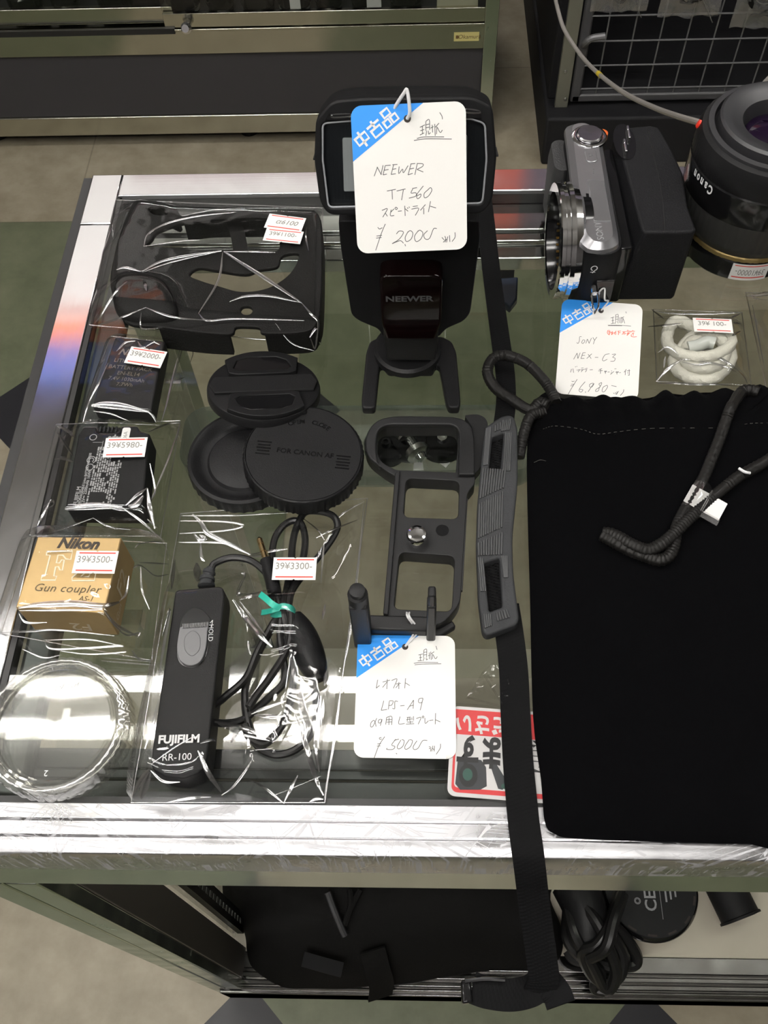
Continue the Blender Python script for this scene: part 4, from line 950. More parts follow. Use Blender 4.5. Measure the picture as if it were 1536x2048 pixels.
b3, _ = film_bag([(113, 850), (361, 843), (322, 1074), (58, 1072)], [(body, h)],
    [(C6([(500, 1450), (600, 1430), (760, 1418), (940, 1435)]), 1.8), (C6([(510, 1458), (700, 1450), (930, 1442)]), .7), (C6([(965, 1425), (1060, 1340), (1130, 1290)]), 1.3), (C6([(1130, 1290), (1150, 1440), (1190, 1605)]), 1.6), (C6([(1100, 1350), (1040, 1420), (985, 1430)]), 2.5), (C6([(940, 1440), (1080, 1540), (1210, 1660)]), .9),
     (C6([(1160, 1380), (1280, 1100), (1385, 800)]), .8), (C6([(1380, 790), (1280, 800), (1140, 860)]), .8), (C6([(435, 810), (520, 850), (570, 900)]), 1.3), (C6([(415, 1070), (480, 1060), (560, 1090)]), 1.5), (C6([(440, 860), (500, 950), (560, 1040)]), 1.2), (C6([(330, 1440), (400, 1390), (410, 1420), (340, 1460)]), .9), (C6([(240, 1650), (310, 1530), (390, 1380)]), .9), (C6([(200, 1655), (400, 1630), (600, 1560), (715, 1520)]), .7), (C6([(715, 1520), (850, 1590), (1000, 1610)]), .7), (C6([(1130, 1530), (1210, 1600)]), .6), (C6([(1150, 1100), (1190, 1300), (1165, 1380)]), .8)],
    'clear bag around the battery covered in tiny grey print', 3, wr=.00027)
sticker(C6([(815, 912), (1132, 910), (1118, 1055), (793, 1065)]), .0212, '39¥5980-', b3)

# ------------------------------------------------------------------ gold carton in its bag
q = [(75, 1073), (243, 1075), (208, 1226), (31, 1215)]; h = .030
c = G(140, 1150, h)
t = thing('gold_box', 'small gold cardboard box with black and white lettering at the left edge', 'box', (c.x, c.y, T + .0006))
slab('carton', q, h, .0006, M_GOLD, t, .0007, 2)
M, W, H = quad_frame(*[G(x, y, h) for x, y in q]); C8 = lambda pts: cpx(pts, 0, 1040, 3.413)
f_ = homog(q)
def gp2(x, y): u, v = f_(x, y); return ((u - .5) * W, (.5 - v) * H)
m = MB()
m.add(*text_geo('Nikon', .0092, shear=.3, bold=.00038), M @ Tr(*gp2(*C8([(528, 163)])[0]), .0002), 0)
m.add(*text_geo('Gun coupler', .0066, shear=.22, sx=1.05, spacing=1.05), M @ Tr(*gp2(*C8([(450, 468)])[0]), .0002), 1)
m.add(*text_geo('AS-1', .0042, shear=.2), M @ Tr(*gp2(*C8([(580, 540)])[0]), .0002), 1)
Fp = [(320, 215), (490, 215), (478, 268), (445, 265), (425, 240), (392, 240), (380, 292), (402, 292), (415, 272), (433, 272), (420, 342), (402, 338), (395, 318), (375, 318), (362, 380), (380, 382), (372, 408), (275, 408), (282, 385), (302, 382), (340, 242), (315, 240), (320, 215)]
stroke(m, [gp2(*p) for p in C8(Fp)], .00085, M, 2, .0002, False)
stroke(m, [gp2(*p) for p in C8([(585, 300), (485, 392), (485, 412), (640, 412), (650, 362), (612, 362), (600, 385), (545, 385), (640, 300), (650, 250), (600, 215), (530, 215), (515, 262), (548, 265)])], .00085, M, 2, .0002, False)
m.build('printed_lettering', [M_DARKINK, mat('brown_ink', (.11, .075, .03), .5), mat('cream_ink', (.82, .74, .55), .5)], t)
# lettering on the two sides in view
Wc = px_poly(q, h); Ac = [Vector((x, y, 0)) for x, y in Wc]
m = MB()
Mr = frame((Ac[1] + Ac[2]) / 2 + Vector((0, 0, T + h / 2)), Ac[1] - Ac[2], Vector((0, 0, 1))) @ Tr(0, 0, .0002)
m.add(*text_geo('F2', .016, bold=.0001, shear=.1), Mr @ Tr(.002, -.0005, 0) @ Rot(0, 'Z')); m.add(*text_geo('Gun', .006, shear=.2), Mr @ Tr(-.013, -.006, 0))
Mf = frame((Ac[3] + Ac[2]) / 2 + Vector((0, 0, T + h / 2)), Ac[2] - Ac[3], Vector((0, 0, 1))) @ Tr(0, 0, .0002)
m.add(*text_geo('F2', .013, bold=.0001, shear=.1), Mf @ Tr(.006, -.005, 0) @ Rot(180, 'Z'))
m.build('side_lettering', mat('pale_gold_ink', (.62, .52, .36), .5), t)
b4, _ = film_bag([(64, 1074), (334, 1088), (304, 1322), (2, 1268)], [(q, h)],
    [(C8([(125, 600), (250, 580), (480, 570), (700, 585), (815, 560)]), 2.2), (C8([(130, 618), (400, 615), (700, 612)]), .8), (C8([(705, 610), (800, 720), (950, 800)]), 1.0), (C8([(320, 210), (340, 215), (500, 205)]), .5), (C8([(815, 555), (860, 500), (880, 380)]), .8), (C8([(130, 640), (180, 700), (320, 700)]), .7), (C8([(0, 770), (200, 760), (400, 750), (780, 790)]), .7), (C8([(710, 640), (850, 780), (950, 770), (940, 800)]), .6),
     (C8([(300, 815), (350, 880), (600, 875), (830, 860), (820, 885)]), .6), (C8([(310, 820), (600, 815), (820, 855)]), .5), (C8([(350, 885), (600, 915), (850, 900), (840, 885)]), .5), (C8([(900, 890), (950, 950), (1040, 960)]), .7), (C8([(905, 330), (960, 310), (1060, 380), (1150, 370)]), 1.0), (C8([(960, 320), (970, 480), (1020, 610)]), .6), (C8([(950, 290), (1150, 300)]), .7), (C8([(920, 190), (960, 160), (1090, 150), (1140, 210), (1150, 350)]), .7), (C8([(690, 960), (1060, 990)]), .6), (C8([(700, 940), (1050, 970)]), .4), (C8([(150, 880), (300, 940), (420, 920)]), .5)],
    'clear bag around the small gold box', 4, wr=.00027)
sticker([(153.8, 1103), (238.8, 1103.9), (229.4, 1149), (145, 1148)], .0325, '39¥3500-', b4)

# ------------------------------------------------------------------ two clear scalloped lens caps, one on the other
M_CLEARP = clear('clear_polystyrene', (0.93, 0.93, 0.91), 0.06, 0.9, 3.2, 0.04, body=0.06, bodycol=(.8, .8, .78))
rr0 = .0355
for k, (px, py, h) in enumerate(((121, 1450, .0140), (106, 1447, .0285))):
    c = G(px, py, h); zt = T + h; zb_ = zt - .0122
    t = thing('clear_lens_cap', ['clear scalloped lens cap underneath another one in the lower left corner', 'clear scalloped lens cap lying on top of another one in the lower left corner'][k], 'lens cap', (c.x, c.y, zb_), 'clear caps in the corner')
    wob = lambda r, z, a: 1 + (.022 * abs(math.sin(a * 22)) if r > rr0 * .985 else 0)
    m = MB(); m.lathe([(rr0 * .985, 0), (rr0, .0004), (rr0, .0105), (rr0 * .992, .0118), (rr0 * .93, .0122), (rr0 * .90, .0118), (rr0 * .86, .0102), (rr0 * .84, .0098)], 176, Tr(c.x, c.y, zb_), caps=False, wob=wob)
    m.build('scalloped_rim', M_CLEARP, t, ang=60)
    MB().lathe([(rr0 * .84, .0098), (rr0 * .835, .0110), (rr0 * .81, .0112), (rr0 * .79, .0102), (rr0 * .5, .0103), (.0001, .0104)], 64, Tr(c.x, c.y, zb_), caps=False).build('cap_disc', M_CLEARP, t)
    MB().lathe([(rr0 * .93, .0005), (rr0 * .92, .009), (rr0 * .87, .0094), (rr0 * .86, .0005)], 88, Tr(c.x, c.y, zb_), caps=False).build('inner_ring', M_CLEARP, t)
    if k == 1:
        m = MB(); m.add(*text_geo('JAPAN', .0052, bold=.0001, half=.0002), Tr(c.x + .001, c.y + .020, zt - .0015) @ Rot(180, 'Z')); m.add(*text_geo('2', .0042, half=.0002), Tr(c.x + .001, c.y - .0245, zt - .0015) @ Rot(180, 'Z'))
        m.build('moulded_lettering', mat('moulded_clear', (.75, .75, .74), .3), t)

# ------------------------------------------------------------------ black caps in the middle
def ribbed(n, amp, rmin): return lambda r, z, a: 1 + (amp * (1 if math.sin(a * n) > 0 else -1) if r > rmin else 0)
rc = .0352
# rear cap underneath, with a domed middle
c = G(488, 912, .011)
t = thing('rear_lens_cap', 'black rear lens cap with a recessed dished middle, under the one lettered for a mount', 'lens cap', (c.x, c.y, T + .0006), 'black caps on the glass')
M0 = Tr(c.x, c.y, T + .0006)
MB().lathe([(rc * .94, 0), (rc, .001), (rc, .0085), (rc * .985, .0105), (rc * .93, .0112), (rc * .86, .0100), (rc * .80, .0072), (rc * .72, .0060), (rc * .66, .0060)], 120, M0, caps=False, wob=ribbed(40, .010, rc * .99)).build('ribbed_rim', M_BLACK, t)
MB().lathe([(rc * .665, .0060), (rc * .62, .0078), (rc * .5, .0088), (rc * .3, .0092), (.0001, .0093)], 64, M0, caps=False).build('dished_centre', M_BLACK, t)
m = MB(); P = [(.0098 + .0045 * math.cos(a), .003 + .0016 * math.sin(a), .0096) for a in [k * math.pi / 8 for k in range(16)]]
m.tube([M0 @ Vector(p) for p in P], .0005, 6, closed=True); m.build('mount_mark', M_BLACK, t)
# rear cap with lettering, leaning on it
c = G(607, 905, .0205)
zt = .0225; M0 = Tr(c.x, c.y, T + .0205) @ Rot(4.5, 'Y') @ Rot(-1.0, 'X')
t = thing('rear_lens_cap', 'black ribbed rear lens cap with moulded lettering and an open mark', 'lens cap', (c.x, c.y, T + .009), 'black caps on the glass')
rc = .0362
MB().lathe([(rc * .97, -.0130), (rc, -.0120), (rc, -.0022), (rc * .985, -.0006), (rc * .962, 0), (rc * .955, -.0007), (rc * .95, 0), (rc * .80, 0)], 160, M0, wob=ribbed(62, .010, rc * .99)).build('ribbed_rim', M_BLACK, t)
MB().lathe([(rc * .80, 0), (rc * .79, -.0006), (rc * .70, -.0006), (rc * .5, -.0006), (.0001, -.0006)], 80, M0, caps=False).build('recessed_face', M_BLACKM, t)
m = MB(); m.add(*text_geo('FOR CANON AF', .0047, half=.0003, bold=.00008), M0 @ Tr(.001, -.0005, -.0001) @ Rot(-5, 'Z'))
for body, a0, rad in (('OPEN', 110, .0232), ('→', 93, .0232), ('CLOSE', 74, .0232)):
    for i, chh in enumerate(body):
        a = a0 - i * (5.9 if body != '→' else 0) - 0
        m.add(*text_geo(chh, .0043, half=.0003, bold=.00006), M0 @ Rot(a - 90 + 3, 'Z') @ Tr(0, rad, -.0001))
m.lathe([(.0018, -.0004), (.0018, .0006), (.0012, .0002), (.0001, .0001)], 20, M0 @ Tr(-.0015, .0302, 0))
m.build('moulded_lettering', M_BLACKG, t)
m = MB()
for s_ in (-1, 1):
    for k in range(5):
        m.box((s_ * .0242, .004 - k * .0022 - (.004 if s_ > 0 else -.001), -.0002), (.0085 - .001 * (k % 2), .0007, .0011), M0 @ Rot(-4, 'Z'))
pieces(m, 'moulded_grip_line', M_BLACKG, t)
# pinch cap leaning against both
c = G(527, 768, .020)
M0 = Tr(c.x, c.y, T + .0185) @ Rot(9, 'Z') @ Rot(16.5, 'X')
rp = .0358
M0 = Tr(c.x, c.y, T + .0185) @ Rot(-16, 'X') @ Rot(5, 'Y') @ Rot(10, 'Z')
t = thing('front_lens_cap', 'black pinch front lens cap leaning over the two rear caps', 'lens cap', (c.x, c.y, T + .012), 'black caps on the glass')
MB().lathe([(rp * .95, -.0075), (rp, -.0068), (rp, -.0025), (rp * .985, -.0008), (rp * .95, 0), (.0001, .0002)], 96, M0).build('cap_disc', M_BLACK, t)
def seg_poly(w, y0, y1, r):
    return [(-w, y0), (w, y0)] + [(r * math.sin(R(a)), r * math.cos(R(a))) for a in range(42, -43, -6)]
for s_ in (1, -1):
    Mg = M0 @ Rot(0 if s_ > 0 else 180, 'Z')
    pl = [(-.0215, .0115), (-.0165, .0095), (.0165, .0095), (.0215, .0115)] + [(rp * .985 * math.sin(R(a)), rp * .985 * math.cos(R(a))) for a in range(42, -43, -7)]
    inn = [(-.0155, .0135), (.0155, .0135), (.0185, .0165), (.0160, .0245), (.0095, .0283), (-.0095, .0283), (-.0160, .0245), (-.0185, .0165)]
    vs, fs = curve_geo([pl, inn], .0016, .0005, 2)
    m = MB(); m.add(vs, fs, Mg @ Tr(0, 0, .0012)); m.build('pinch_grip', M_BLACK, t)
    vs, fs = curve_geo([inn], .0006, .0004, 2); m = MB(); m.add(vs, fs, Mg @ Tr(0, 0, .0005) @ Rot(3, 'X')); m.build('grip_recess', M_BLACKG, t)
vs, fs = curve_geo([[(-.031, .0085), (.031, .0085), (.034, 0), (.031, -.0085), (-.031, -.0085), (-.034, 0)]], .0010, .0005, 2)
m = MB(); m.add(vs, fs, M0 @ Tr(0, 0, .0010)); m.build('centre_band', M_BLACKM, t)

# ------------------------------------------------------------------ frosted tray with small parts on the inner glass shelf
hs_ = -.12
def Gs(x, y, dh=0): return G(x, y, hs_ + dh)
M_FROST = clear('frosted_plastic', (0.80, 0.84, 0.82), 0.05, 0.8, 3, 0.25, body=0.16, bodycol=(.62, .68, .66))
A = Gs(366, 840, .024); B = Gs(1068, 818, .024); C = Gs(1080, 966, .001); D = Gs(382, 976, .001)
x0_, x1_ = A.x + .002, B.x; y1_ = A.y + .012; y0_ = D.y
cx, cy_ = (x0_ + x1_) / 2, (y0_ + y1_) / 2; w_, d_ = x1_ - x0_, y1_ - y0_
t = thing('parts_tray', 'long frosted plastic tray of small parts seen through the glass top', 'tray', (cx, cy_, T + hs_))
m = MB(); M0 = Tr(cx, cy_, T + hs_ + .0004)
prof = [(.80, 0), (.985, .0006), (.99, .004), (1.0, .024), (1.012, .0245), (1.012, .0235), (.984, .0225), (.97, .004), (.96, .002), (.5, .002)]
rings = []
for s_, z in prof:
    ww, dd = w_ - (1 - s_) * d_, d_ * s_
    rings.append([(x, y, z) for x, y in rrect(ww, dd, min(.018, dd * .3), 7)])
m.loft(rings, M0); m.build('tray_body', M_FROST, t)
a = G(838, 905, hs_ + .012)
s0 = thing('tripod_screw', 'silver clamp screw lying in the frosted tray', 'screw', (a.x, a.y, T + hs_ + .006))
Ms = Tr(a.x - .008, a.y + .012, T + hs_ + .013) @ Rot(-62, 'Z') @ Rot(90, 'Y')
MB().lathe([(.010, -.012), (.0105, -.011), (.0105, -.003), (.009, -.002), (.009, 0), (.0045, .0005)], 24, Ms, wob=ribbed(12, .03, .0104)).build('screw_head', M_STEEL, s0)
thr = []
for k in range(17): thr += [(.0042, .001 + k * .0011), (.0050, .0015 + k * .0011)]
MB().lathe(thr + [(.0036, .022), (.001, .0225)], 20, Ms).build('thread', M_CHROME, s0)
MB().lathe([(.0085, .011), (.0095, .012), (.0095, .0165), (.008, .0175)], 16, Ms).build('nut', M_STEEL, s0)
for k, (px, py, r, hh) in enumerate(((772, 893, .017, .012), (818, 890, .014, .014), (884, 880, .019, .010))):
    a = G(px, py, hs_ + .008); lb = ['small black disc at the left end of the tray parts', 'small black disc beside the silver clamp screw', 'round black disc with a centre hole right of the clamp screw'][k]
    o = thing('black_disc', lb, 'small part', (a.x, a.y, T + hs_ + .0025), 'small black discs in the tray')
    MB().lathe([(r * .95, 0), (r, .001), (r, hh - .002), (r * .93, hh), (r * .5, hh), (r * .45, hh - .002), (.001, hh - .002)], 32, Tr(a.x, a.y, T + hs_ + .0025)).build('disc_body', M_BLACKG, o)
    MB().lathe([(r * .2, hh - .002), (r * .2, hh + .0005), (r * .12, hh + .0005), (r * .1, hh - .0015)], 20, Tr(a.x, a.y, T + hs_ + .0025)).build('boss', M_STEEL if k == 2 else M_BLACK, o)
for k, q in enumerate(([(828, 922), (842, 905), (848, 943), (826, 945)], [(872, 905), (902, 922), (892, 935), (866, 915)])):
    P = [Gs(x, y, .004) for x, y in q]; cc = sum(P, Vector()) / 4
    m = MB(); m.prism([(p.x, p.y) for p in P], T + hs_ + .0028, T + hs_ + .0036)
    tag(m.build('paper_scrap', M_STICK, None), ['pale scrap below the clamp screw in the tray', 'pale scrap right of the clamp screw in the tray'][k], 'paper scrap', 'scraps in the tray')
# a short strap with a clip on the shelf, standing in for one mirrored in the glass
pts = [Gs(x, y, .004) for x, y in ((1010, 512), (1006, 545), (1004, 572), (1005, 590))]
st_ = thing('shelf_strap', 'short black strap with a dark blue clip standing in for a reflection in the glass behind the flash', 'strap', (pts[1].x, pts[1].y, T + hs_ + .001))
m = MB(); P = spline(pts, 5); m.ribbon(P, [Vector((1, .05, 0))] * len(P), .020, .0016); m.build('webbing', M_WEB, st_)
bq = [Gs(x, y, .008) for x, y in ((988, 560), (1036, 556), (1034, 600), (1020, 618), (992, 596))]
MB().prism([(p.x, p.y) for p in bq][::-1], T + hs_ + .002, T + hs_ + .010).build('clip', mat('dark_blue_plastic', (.012, .022, .05), .35), st_, bevel=.0015)

# ------------------------------------------------------------------ cable release with its coiled lead, in a bag
C9 = lambda pts: cpx(pts, 250, 980, 3.012)
hR = .018
c = G(375, 1370, hR)
t = thing('cable_release', 'black camera cable release with a grey sliding button, in a bag at the front', 'remote control', (c.x, c.y, T + .0006))
top = C9([(302, 612), (318, 600), (570, 580), (592, 592), (598, 640), (545, 1150), (497, 1600), (480, 1665), (440, 1705), (350, 1738), (240, 1725), (175, 1690), (156, 1655), (165, 1560)])
W = px_poly(top, hR); c0 = cen(W); a = sum(W[i][0] * W[(i + 1) % len(W)][1] - W[(i + 1) % len(W)][0] * W[i][1] for i in range(len(W)))
if a < 0: W = W[::-1]
MB().prism([(c0.x + (x - c0.x) * 1.03, c0.y + (y - c0.y) * 1.01) for x, y in W], T + .0006, T + hR, top=W).build('remote_body', mat('dark_remote_plastic', (.012, .012, .0125), .5, spec=.15, bump=.15, bscale=1500), t, bevel=.0016, seg=3)
MR, WR, HR_ = quad_frame(*[G(x, y, hR) for x, y in C9([(302, 600), (592, 580), (470, 1690), (150, 1660)])])
def pill(src, h, th, name, m_, par, bev=.0003):
    Wp = px_poly(smooth_poly(src, 5), h)
    vs, fs = curve_geo([Wp], th, bev, 2); return MB().add(vs, fs, Tr(0, 0, T + h)).build(name, m_, par)
pill(C9([(310, 960), (325, 840), (345, 770), (400, 715), (455, 718), (505, 760), (515, 800), (500, 960), (465, 1045), (390, 1073), (325, 1040)]), hR, .0003, 'slider_recess', M_BLACKG, t)
sb = pill(C9([(316, 950), (330, 850), (345, 828), (420, 822), (498, 822), (498, 860), (488, 960), (455, 1038), (390, 1062), (332, 1028)]), hR + .0010, .0013, 'slider_button', mat('grey_slider', (.13, .13, .135), .35), t)
rd = MB(); Mq, wq, hq = quad_frame(*[G(x, y, hR + .0026) for x, y in C9([(345, 808), (505, 798), (502, 822), (345, 835)])])
for k in range(17): rd.box((-wq / 2 + wq * (k + .5) / 17, 0, 0), (wq / 34, hq, .0012), Mq)
rd.build('slider_ridges', mat('grey_slider_ridge', (.2, .2, .2), .4), t)
pill(C9([(360, 890), (405, 848), (450, 880), (450, 960), (405, 1000), (362, 965)]), hR + .0023, .0002, 'thumb_dish', mat('grey_slider_dish', (.10, .10, .105), .3), t)
m = MB()
def put(body, x, y, size, rot, **k):
    p = G(*C9([(x, y)])[0], hR + .0003); A = MR.copy(); A.translation = p
    m.add(*text_geo(body, size, **k), A @ Rot(rot, 'Z'))
put('FUJIFILM', 325, 1502, .0058, 2.5, bold=.00022); put('RR-100', 312, 1610, .0050, 3.0); put('HOLD', 516, 860, .0036, -86)
p0, p1 = G(*C9([(522, 826)])[0], hR + .0003), G(*C9([(528, 785)])[0], hR + .0003)
m.tube([p0, p1], .00022, 5); m.tube([p1 + Vector((-.0012, -.0016, 0)), p1], .00022, 5)
m.build('white_lettering', M_WHITEP, t)
m = MB(); sr = [G(*C9([(490, 585)])[0], .011), G(*C9([(495, 540)])[0], .011), G(*C9([(508, 495)])[0], .0115), G(*C9([(520, 470)])[0], .012)]
m.tube(spline(sr, 10), .004, 14, rfun=lambda th, s, k: (.0046 - .0018 * k) * (1 + .10 * (1 if math.sin(s * 1500) > 0 else -1))); m.build('strain_relief', M_RUBBER, t)
cab_ = MB(); rcb = .0021
def run(src, zs, r=rcb):
    P = [G(x, y, z) for (x, y), z in zip(C9(src), zs)]
    cab_.tube(spline(P, 7), r, 10)
run([(520, 472), (545, 440), (640, 408), (755, 425), (845, 495), (885, 570), (915, 640), (935, 700), (925, 760), (880, 840), (800, 990), (735, 1145), (722, 1260), (740, 1400), (790, 1530), (880, 1590), (970, 1588), (1055, 1545), (1130, 1450), (1160, 1330)], [.012, .012, .012, .011, .010, .009, .009, .010, .010, .008, .006, .004, .004, .004, .003, .003, .003, .003, .003, .003])
run([(965, 770), (930, 690), (900, 560), (885, 420), (900, 300), (950, 220), (1010, 185), (1060, 200), (1085, 290), (1075, 400), (1040, 520), (985, 640), (960, 720), (900, 790), (800, 970), (730, 1130), (610, 1240), (515, 1320), (495, 1360), (520, 1395), (610, 1405), (710, 1385), (800, 1310), (890, 1230), (960, 1150), (955, 1020), (935, 880), (945, 760)], [.012, .013, .010, .006, .004, .003, .003, .003, .003, .004, .008, .012, .014, .013, .011, .009, .006, .012, .014, .012, .006, .004, .004, .004, .005, .006, .009, .013])
run([(975, 760), (985, 690), (1010, 600), (1090, 490), (1190, 375), (1262, 270), (1280, 205), (1245, 150), (1150, 128), (1080, 140), (1035, 220), (1010, 320), (1000, 450), (975, 600), (955, 690), (965, 790), (1000, 950), (1015, 1110), (1000, 1260), (960, 1390), (890, 1490), (830, 1530), (750, 1490), (720, 1410)], [.016, .016, .013, .008, .005, .003, .003, .003, .003, .003, .004, .006, .008, .012, .017, .016, .011, .008, .006, .005, .006, .007, .007, .008])
run([(985, 690), (1000, 780), (980, 950), (880, 1120), (790, 1240), (745, 1310)], [.018, .017, .012, .009, .009, .010])
run([(1115, 1080), (1140, 1190), (1155, 1300), (1160, 1340)], [.006, .005, .004, .003])
cab_.build('cable', M_CABLE, t)
m = MB(); P = [G(*C9([q])[0], z) for q, z in (((1005, 770), .011), ((1060, 870), .010), ((1110, 990), .008), ((1150, 1100), .006), ((1165, 1150), .0055))]
m.tube(spline(P, 6), .006, 14, rfun=lambda th, s, k: .0042 + .0045 * math.sin(math.pi * min(1, k * 1.1 + .08)) ** .6); m.build('cable_connector', M_BLACK, t)
m = MB(); P = [G(*C9([q])[0], z) for q, z in (((905, 640), .013), ((885, 540), .011), ((862, 470), .010), ((848, 420), .010))]
m.tube(P, .0046, 14, rfun=lambda th, s, k: .0040 if k < .9 else .0034); pg = m.build('plug_body', M_BLACK, t)
m = MB(); a, b = G(*C9([(850, 425)])[0], .010), G(*C9([(806, 285)])[0], .0085); d = b - a
m.tube([a, a + d * .3, a + d * .31, a + d * .36, a + d * .37, a + d * .62, a + d * .63, a + d * .68, a + d * .69, a + d * .85, a + d * .9, b], .0017, 14, rfun=lambda th, s, k: (.0018, .0015)[int(k * 11.01) in (2, 3, 6, 7)] if k < .95 else .0006)
m.build('jack_plug', mat('gold_plating', (.75, .55, .28), .22, 1.0), pg)
tie = thing('twist_tie', 'teal twist tie knotted around the coiled black lead', 'tie', G(*C9([(950, 740)])[0], .014))
M_TEAL = mat('teal_plastic', (.02, .36, .27), .4)
m = MB()
P = [G(*C9([q])[0], z) for q, z in (((880, 745), .012), ((900, 720), .019), ((950, 700), .0225), ((1000, 712), .021), ((1022, 735), .016), ((1015, 752), .013), ((960, 748), .018), ((905, 752), .016), ((880, 745), .012))]
S = spline(P, 6); m.ribbon(S, [Vector((0, 1, .25))] * len(S), .0032, .0009)
P = [G(*C9([q])[0], z) for q, z in (((935, 712), .022), ((890, 690), .024), ((850, 655), .023), ((815, 628), .020))]
S = spline(P, 6); m.ribbon(S, [Vector((.5, .8, .2))] * len(S), .0034, .0008)
P = [G(*C9([q])[0], z) for q, z in (((935, 712), .022), ((890, 725), .022), ((850, 735), .018), ((825, 738), .015))]
S = spline(P, 6); m.ribbon(S, [Vector((.1, .9, .2))] * len(S), .003, .0008)
m.build('tie_strip', M_TEAL, tie)
ya_, yb__ = G(400, 1180, .02).y, G(340, 1545, .02).y
remote_film = lambda x, y: hR + .0006 + .0115 * min(1, max(0, (ya_ - y) / (ya_ - yb__)))
xb0, xb1 = G(*C9([(930, 1100)])[0], .012).x, G(*C9([(1180, 1100)])[0], .012).x
bundle_film = lambda x, y: .0165 - .40 * abs(x - xb0 - .10 * (y - yb__)) * (1 if x > xb0 else .7)
b5, _ = film_bag([(362, 1029), (735, 998), (650, 1606), (263, 1606)], [(top, remote_film), (C9([(860, 650), (1030, 640), (1040, 850), (880, 850)]), .022), (C9([(690, 860), (1180, 860), (1180, 1560), (700, 1560)]), bundle_film), (C9([(880, 250), (1250, 250), (1050, 600), (900, 600)]), .010), (C9([(480, 1300), (620, 1300), (620, 1410), (480, 1410)]), .014)],
    [(C9([(405, 145), (460, 200), (500, 260), (640, 330), (755, 390)]), 1.8), (C9([(330, 185), (600, 190), (710, 215), (600, 245), (330, 262)]), .9), (C9([(340, 155), (700, 150), (1150, 125)]), .6), (C9([(415, 265), (450, 300), (480, 290), (450, 270)]), 1.8), (C9([(750, 390), (860, 370), (980, 355)]), 1.0), (C9([(745, 400), (870, 395)]), 1.2), (C9([(325, 315), (600, 320), (750, 385)]), .8),
     (C9([(700, 500), (720, 515), (680, 620), (750, 630), (870, 600)]), 1.6), (C9([(690, 660), (760, 640), (880, 625)]), 1.1), (C9([(650, 660), (720, 760), (800, 860), (885, 945)]), 1.8), (C9([(690, 670), (780, 790), (850, 880)]), .9), (C9([(1200, 310), (1190, 420), (1180, 560)]), .7), (C9([(1205, 690), (1190, 780)]), .9),
     (C9([(1440, 80), (1400, 500), (1350, 900), (1310, 1100)]), .9), (C9([(1310, 1100), (1260, 1500), (1200, 1860)]), .8), (C9([(1215, 1090), (1200, 1180)]), 1.2), (C9([(1050, 1180), (1070, 1320), (1100, 1420), (1080, 1520)]), 2.6), (C9([(1180, 1240), (1160, 1400), (1150, 1560), (1170, 1700)]), 1.5), (C9([(1020, 1340), (1060, 1450), (1110, 1600), (1150, 1740), (1195, 1840)]), 1.6), (C9([(1195, 1260), (1180, 1420)]), 1.2),
     (C9([(540, 1395), (640, 1420), (760, 1450), (880, 1500)]), 1.8), (C9([(560, 1410), (700, 1470), (870, 1510)]), .8), (C9([(760, 1350), (850, 1310), (970, 1270)]), 1.1), (C9([(780, 1355), (870, 1365), (970, 1360)]), 1.4), (C9([(640, 1520), (680, 1440), (720, 1440)]), 2.0), (C9([(440, 1570), (500, 1700), (580, 1820)]), 1.4), (C9([(455, 1525), (520, 1505), (545, 1512)]), .9), (C9([(40, 1850), (100, 1740), (150, 1680)]), 1.6), (C9([(95, 1860), (120, 1780), (150, 1700)]), 2.4), (C9([(260, 1880), (400, 1855), (520, 1850)]), .9),
     (C9([(580, 1840), (650, 1790), (720, 1700), (770, 1620)]), .7), (C9([(740, 1740), (850, 1800), (960, 1890)]), .8), (C9([(960, 1880), (1000, 1800), (1040, 1720)]), 1.0), (C9([(1110, 1880), (1150, 1860), (1195, 1862)]), .9), (C9([(160, 1650), (300, 1550), (420, 1480)]), .6), (C9([(155, 1690), (230, 1755), (330, 1760)]), .7), (C9([(275, 730), (240, 900), (205, 1120)]), 1.0), (C9([(205, 1260), (170, 1400), (120, 1560)]), 1.0), (C9([(250, 745), (270, 730), (225, 880)]), 1.4), (C9([(300, 420), (280, 600)]), 1.2), (C9([(430, 440), (440, 550)]), 2.6), (C9([(455, 320), (460, 400), (480, 430)]), 1.4), (C9([(1150, 290), (1250, 240), (1400, 180)]), .7), (C9([(1250, 200), (1330, 130), (1440, 70)]), .6), (C9([(1060, 160), (1160, 240), (1200, 300)]), .5)],
    'long clear bag around the black cable release at the counter\'s front', 5, nx=80, ny=110, wr=.00024)
sticker(C9([(905, 412), (1165, 412), (1140, 547), (878, 545)]), .0165, '39¥3300-', b5)

# ------------------------------------------------------------------ L-shaped camera bracket
CL = lambda pts: cpx(pts, 660, 800, 3.657)
M_ANOD = mat('black_anodised', (0.013, 0.013, 0.0135), 0.42, 0, spec=.18, bump=.12, bscale=2500)
hB = .012
c = G(850, 1080, hB)
t = thing('camera_bracket', 'black L-shaped camera bracket with cut out windows, lying on the glass in the middle', 'camera bracket', (c.x, c.y, T + .0006))
def rp(pts, n=5): return pts
def rounded(pts, r, n=5):
    """corner-rounded polygon (pixel radius r)"""
    out = []; N = len(pts)
    for k in range(N):
        p0, p1, p2 = Vector(pts[k - 1]), Vector(pts[k]), Vector(pts[(k + 1) % N]); rr = r[k] if isinstance(r, list) else r
        a = p1 + (p0 - p1).normalized() * min(rr, (p0 - p1).length * .48); b = p1 + (p2 - p1).normalized() * min(rr, (p2 - p1).length * .48)
        for i in range(n + 1):
            s = i / n; out.append(tuple(a * (1 - s) ** 2 + p1 * 2 * s * (1 - s) + b * s * s))
    return out
